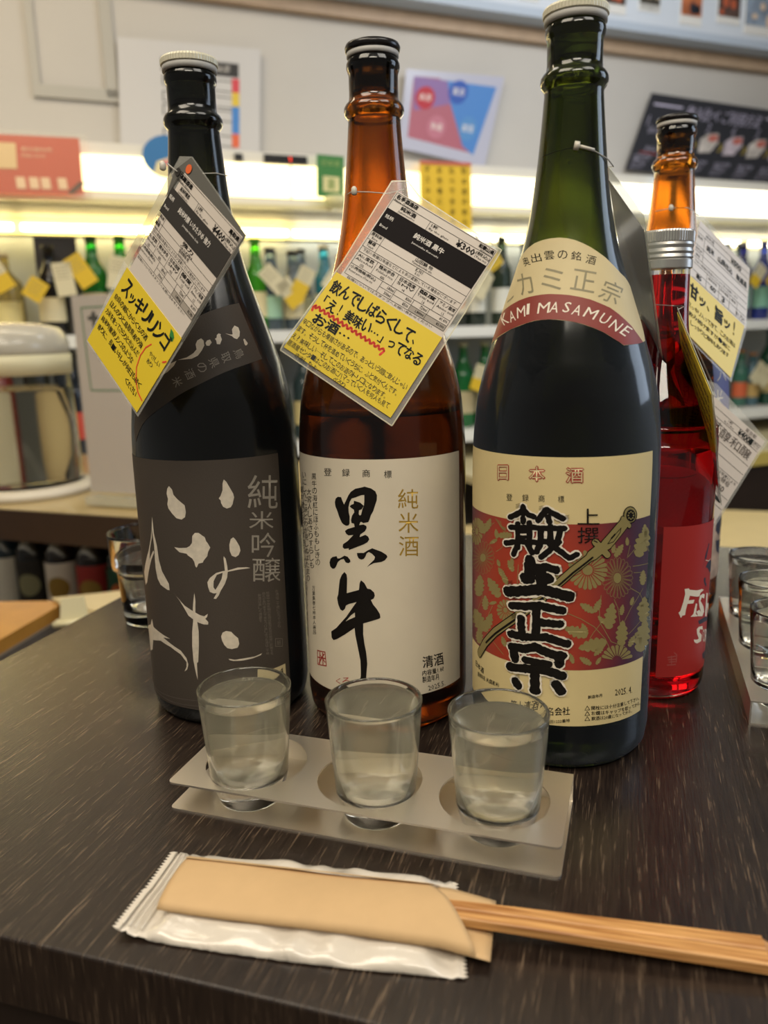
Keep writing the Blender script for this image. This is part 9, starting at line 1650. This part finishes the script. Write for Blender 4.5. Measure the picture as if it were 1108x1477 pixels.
# ================================================================== bottles on the back shelves
SH1, SH2 = .25, -.05
Gp = 'bottles on the upper back shelf'; Gq = 'bottles on the lower back shelf'
row1 = [  # u, height, radius, glass, cap, label colour, w, words
 (-1.06, .205, .044, 'c2b070', 'cdbf9a', 'd8cc90', .14, 'pale straw coloured clear bottle at the left end of the upper shelf'),
 (-.955, .22, .036, '1c1a20', '14120f', 'cfc6a4', .20, 'black bottle before the black gift box on the upper shelf'),
 (-.853, .243, .036, '1f8a2c', '14301a', 'cdb58a', .20, 'bright green bottle with dark top, left of the leftmost sake bottle'),
 (-.785, .245, .033, '2fa02c', '2f5a20', '9cc4b8', .20, 'bright green bottle with pale blue label, second green one from the left'),
 (-.735, .232, .030, 'a04a34', 'a03a2c', 'cfa890', .13, 'reddish brown bottle half hidden by the apple note tag'),
 (-.66, .24, .034, '31443a', '202020', 'c8c0a0', .18, 'dark green bottle hidden behind the leftmost bottle, upper shelf'),
 (-.58, .23, .034, '3a2c20', '202020', 'c8c0a0', .18, 'dark brown bottle hidden behind the leftmost bottle, upper shelf'),
 (-.50, .235, .034, '2c3a48', '202020', 'b8c0c8', .18, 'dark blue bottle behind the leftmost bottle, upper shelf'),
 (-.437, .246, .031, '4cb42a', '3c8a20', 'e0d4a8', .20, 'lime green bottle just right of the leftmost sake bottle shoulder'),
 (-.397, .222, .030, '6a7e8e', '3a3a3a', '9fc8b0', .20, 'grey blue bottle with round mint label on the upper shelf'),
 (-.365, .226, .030, '7a8e9e', '4a463e', 'd2c8a0', .095, 'pale grey blue bottle behind a pale hang tag, upper shelf'),
 (-.335, .215, .031, '6a7c88', '3a3830', 'd8cca4', .20, 'shorter grey bottle with orange lower label, upper shelf'),
 (-.290, .226, .029, '8090a4', '56524c', 'd8d0a8', .135, 'slim grey bottle left of the teal bottle'),
 (-.243, .232, .030, '3a9ab0', 'e4dcb8', 'd8d0a8', .20, 'teal bottle with cream cap on the upper shelf'),
 (-.192, .205, .033, '2a1c14', 'd08a3c', '403830', .20, 'dark bottle with orange cap left of the amber bottle'),
 (-.11, .24, .034, '2c4a30', '202020', 'c8c0a0', .18, 'green bottle hidden behind the amber bottle, upper shelf'),
 (-.03, .24, .034, '3c2c20', '202020', 'c8c0a0', .18, 'brown bottle hidden behind the amber bottle, upper shelf'),
 (.06, .24, .034, '24382c', '202020', 'd8d4c0', .18, 'dark bottle behind the price tag of the amber bottle'),
 (.172, .258, .034, '3c443c', '30342c', 'd6c8a8', .20, 'dark olive bottle with orange printed label, between amber and green bottles'),
 (.235, .265, .034, '34443a', '2c382c', 'dcdcd0', .20, 'tall dark green bottle beside the yellow tags, between amber and green bottles'),
 (.325, .265, .034, '3c4c3c', '2c382c', 'dcdcd0', .20, 'dark green bottle touching the outline of the large green bottle'),
 (.42, .25, .034, '2c3c34', '202020', 'd0d0c8', .18, 'green bottle hidden behind the large green bottle, upper shelf'),
 (.55, .25, .034, '2c2c34', '202020', 'd0d0c8', .18, 'black bottle hidden behind the large green bottle, upper shelf'),
 (.70, .25, .034, '3c4c64', '202020', 'd0d0c8', .18, 'blue bottle hidden behind the large green bottle, upper shelf'),
 (.86, .25, .034, '2c3c34', '202020', 'd0d0c8', .18, 'green bottle behind the edge-on tag, upper shelf'),
 (1.02, .25, .034, '5a3c24', '202020', 'd0d0c8', .18, 'brown bottle behind the purple label bottle, upper shelf'),
 (1.215, .262, .034, '4c4038', '3a3028', 'd0c8b0', .20, 'greyish brown bottle at the edge of the handwritten tag, upper shelf'),
 (1.29, .268, .034, '2c3080', 'c8c4b8', '8ab4a4', .20, 'blue bottle with pale cap at right, upper shelf'),
 (1.335, .272, .030, '3c4a30', '40403c', '78a890', .14, 'olive bottle between the two blue ones at right, upper shelf'),
 (1.385, .272, .034, '3848a0', '5a60a8', '78a890', .20, 'violet blue bottle at the right frame edge, upper shelf')]
for u_, h_, r_, gc, cc, lc, w_, lab in row1:
    simple_bottle('sake_bottle', lab, 'bottle', W(u_, w_, SH1), h_, r_*.92, gc, lc, Gp, neck=.0125, capcol=cc, disc=('c86a34' if 'orange printed' in lab else None))
row2 = [
 (-1.10, .25, '7a3028', 'b0a890', '7a1f1c', 'dark red bottle at the left end of the lower shelf'), (-1.01, .27, '2a2c28', 'c8b890', '26221e', 'black bottle seen through the dispenser, lower shelf'),
 (-.93, .26, '1c2430', 'c04838', '26221e', 'navy bottle with red label seen through the dispenser, lower shelf'), (-.85, .25, '8a7a34', 'd0c060', '26221e', 'yellow labelled bottle at the right side of the dispenser, lower shelf'),
 (-.77, .25, '4a5c50', 'c8c4a8', '26221e', 'grey green bottle behind the menu stand, lower shelf'), (-.66, .25, '2c4a34', 'c8c4a8', '26221e', 'green bottle behind the menu stand, lower shelf'),
 (-.52, .25, '3a2c20', 'c8c4a8', '26221e', 'brown bottle behind the leftmost bottle, lower shelf'), (-.40, .25, '4a5c50', 'd8d0a0', '26221e', 'grey green bottle behind the leftmost bottle, lower shelf'),
 (-.315, .25, '38484a', 'd8c890', '26221e', 'slate bottle in the gap between the leftmost and amber bottles, lower shelf'), (-.22, .25, '2c4a34', 'c8c4a8', '26221e', 'green bottle behind the amber bottle, lower shelf'),
 (-.10, .25, '3a2c20', 'c8c4a8', '26221e', 'brown bottle behind the amber bottle, lower shelf'), (.02, .25, '2c4a34', 'c8c4a8', '26221e', 'dark bottle behind the amber bottle, lower shelf'),
 (.115, .25, '2c5a34', 'c8c4a8', '26221e', 'green bottle just behind the amber bottle side, lower shelf'),
 (.193, .256, '1c6434', 'b4a884', 'b8b49c', 'green bottle with a yellow tag between amber and green bottles, lower shelf'), (.268, .256, '1f6a38', 'c0b498', 'a8a890', 'green bottle with pink label touching the green bottle outline, lower shelf'),
 (.38, .25, '1c6434', 'c8c4a8', '26221e', 'green bottle behind the large green bottle, lower shelf'), (.52, .25, '2c3c44', 'c8c4a8', '26221e', 'slate bottle behind the large green bottle, lower shelf'),
 (.68, .25, '1c4434', 'c8c4a8', '26221e', 'dark green bottle behind the large green bottle, lower shelf'), (.84, .25, '3a2c20', 'c8c4a8', '26221e', 'brown bottle behind the red bottle, lower shelf'),
 (1.0, .25, '1c4434', 'c8c4a8', '26221e', 'dark green bottle behind the red bottle, lower shelf'), (1.15, .25, '2c5a44', 'c8c4a8', '26221e', 'green bottle behind the purple label bottle, lower shelf'),
 (1.315, .20, '3c6a5a', 'c8603a', 'a0683c', 'small green bottle with copper cap and orange label, lower shelf at right'), (1.372, .188, '4a6a74', 'c8a868', 'b07844', 'small teal bottle with copper cap and ochre label, lower shelf at right'),
 (1.45, .27, '1c4a38', 'c8b478', '1f3a2c', 'big dark green bottle at the right frame edge, lower shelf')]
for u_, h_, gc, lc, cc, lab in row2:
    simple_bottle('sake_bottle', lab, 'bottle', W(u_, .20, SH2), h_, .034 if h_ > .21 else .027, gc, lc, Gq, neck=.0125, capcol=cc)
# gift box behind the left bottles
gb = thing('gift_box', 'tall black bottle gift box on the upper shelf at left', 'box', tuple(W(-.93, .10, SH1)))
part('carton', wbox(MB(), -.985, .06, SH1+.0005, -.885, .15, SH1+.245), mat('carton_black', '2c2622', .45), gb)
# hang tags of the shelf bottles
M_tw = mat('tag_white_bg', 'd2caa8', .5); M_ty = mat('tag_yellow_bg', 'd6b428', .5)
tags = [(-1.07, .395, -.5, 1), (-1.00, .35, .6, 2), (-.925, .385, -.12, 0), (-.885, .405, -.55, 3), (-.775, .375, .5, 0), (-.405, .385, -.75, 0), (-.362, .35, -.6, 1), (-.325, .38, .5, 1), (-.235, .39, .65, 0), (.205, .42, .95, 2), (.25, .43, .95, 2), (.225, .37, .5, 0),
        (.215, .10, .35, 1), (1.30, .40, .62, 1), (1.375, .40, .62, 1), (1.335, .07, .7, 0), (1.375, .055, .75, 0), (1.44, .12, .7, 0), (-.80, .40, .2, 0), (-.31, .06, .3, 0)]
TAGW = ['cream tag on the straw coloured bottle at the left end of the upper shelf', 'yellow tag hanging over the black bottle beside the gift box', 'pale upright tag in front of the black gift box', 'tilted yellow tag between the gift box and the green bottle', 'pale tilted tag on the second green bottle of the upper shelf',
 'pale slanting tag just right of the leftmost sake bottle', 'cream and yellow tag on the grey blue bottle, upper shelf', 'pale and yellow tag on the shorter grey bottle, upper shelf', 'cream tag hanging on the teal bottle', 'left yellow tag between the amber and green bottles, upper shelf', 'right yellow tag between the amber and green bottles, upper shelf', 'white tag under the pair of yellow tags, upper shelf',
 'cream and yellow tag on the green bottles of the lower shelf, in the centre gap', 'white and yellow tag on the blue bottle with pale cap at right', 'white and yellow tag on the violet blue bottle at right', 'pale diamond tag on the small green bottle with copper cap', 'pale tag on the small teal bottle with copper cap', 'white tag on the big dark green bottle at the right frame edge', 'pale tag hidden behind the apple note, upper shelf', 'pale tag on the lower shelf, left of the amber bottle']
for i, (u_, z_, a_, k_) in enumerate(tags):
    c_ = W(u_, .262, z_); ex = Vector((WC*math.cos(a_), WS*math.cos(a_), -math.sin(a_))); ey = Vector((-WC*math.sin(a_), -WS*math.sin(a_), -math.cos(a_)))
    pl_ = Plane(c_-ex*.022-ey*.04, ex, ey)
    t = thing('hang_tag', TAGW[i], 'price tag', tuple(c_), 'hang tags on the back shelf bottles')
    if k_ in (0, 1): part('card', slab(pl_, [(0, 0), (44, 0), (44, 42 if k_ else 78), (0, 42 if k_ else 78)], 1, 1), M_tw, t)
    if k_ in (1,): part('handwritten_note', slab(pl_, [(0, 42), (44, 42), (44, 78), (0, 78)], 1, 1), M_ty, t)
    if k_ in (2, 3): part('handwritten_note', slab(pl_, [(0, 0), (44, 0), (44, 50 if k_ == 2 else 78), (0, 50 if k_ == 2 else 78)], 1, 1), M_ty, t)
    p_ = Print(pl_)
    for r_ in range(5): p_.rect(5, 8+r_*7, 38-5*(r_ % 2), 9.5+r_*7, 14)
    p_.build('lettering', mat('tag_text_bg', '8a8060', .6), t)
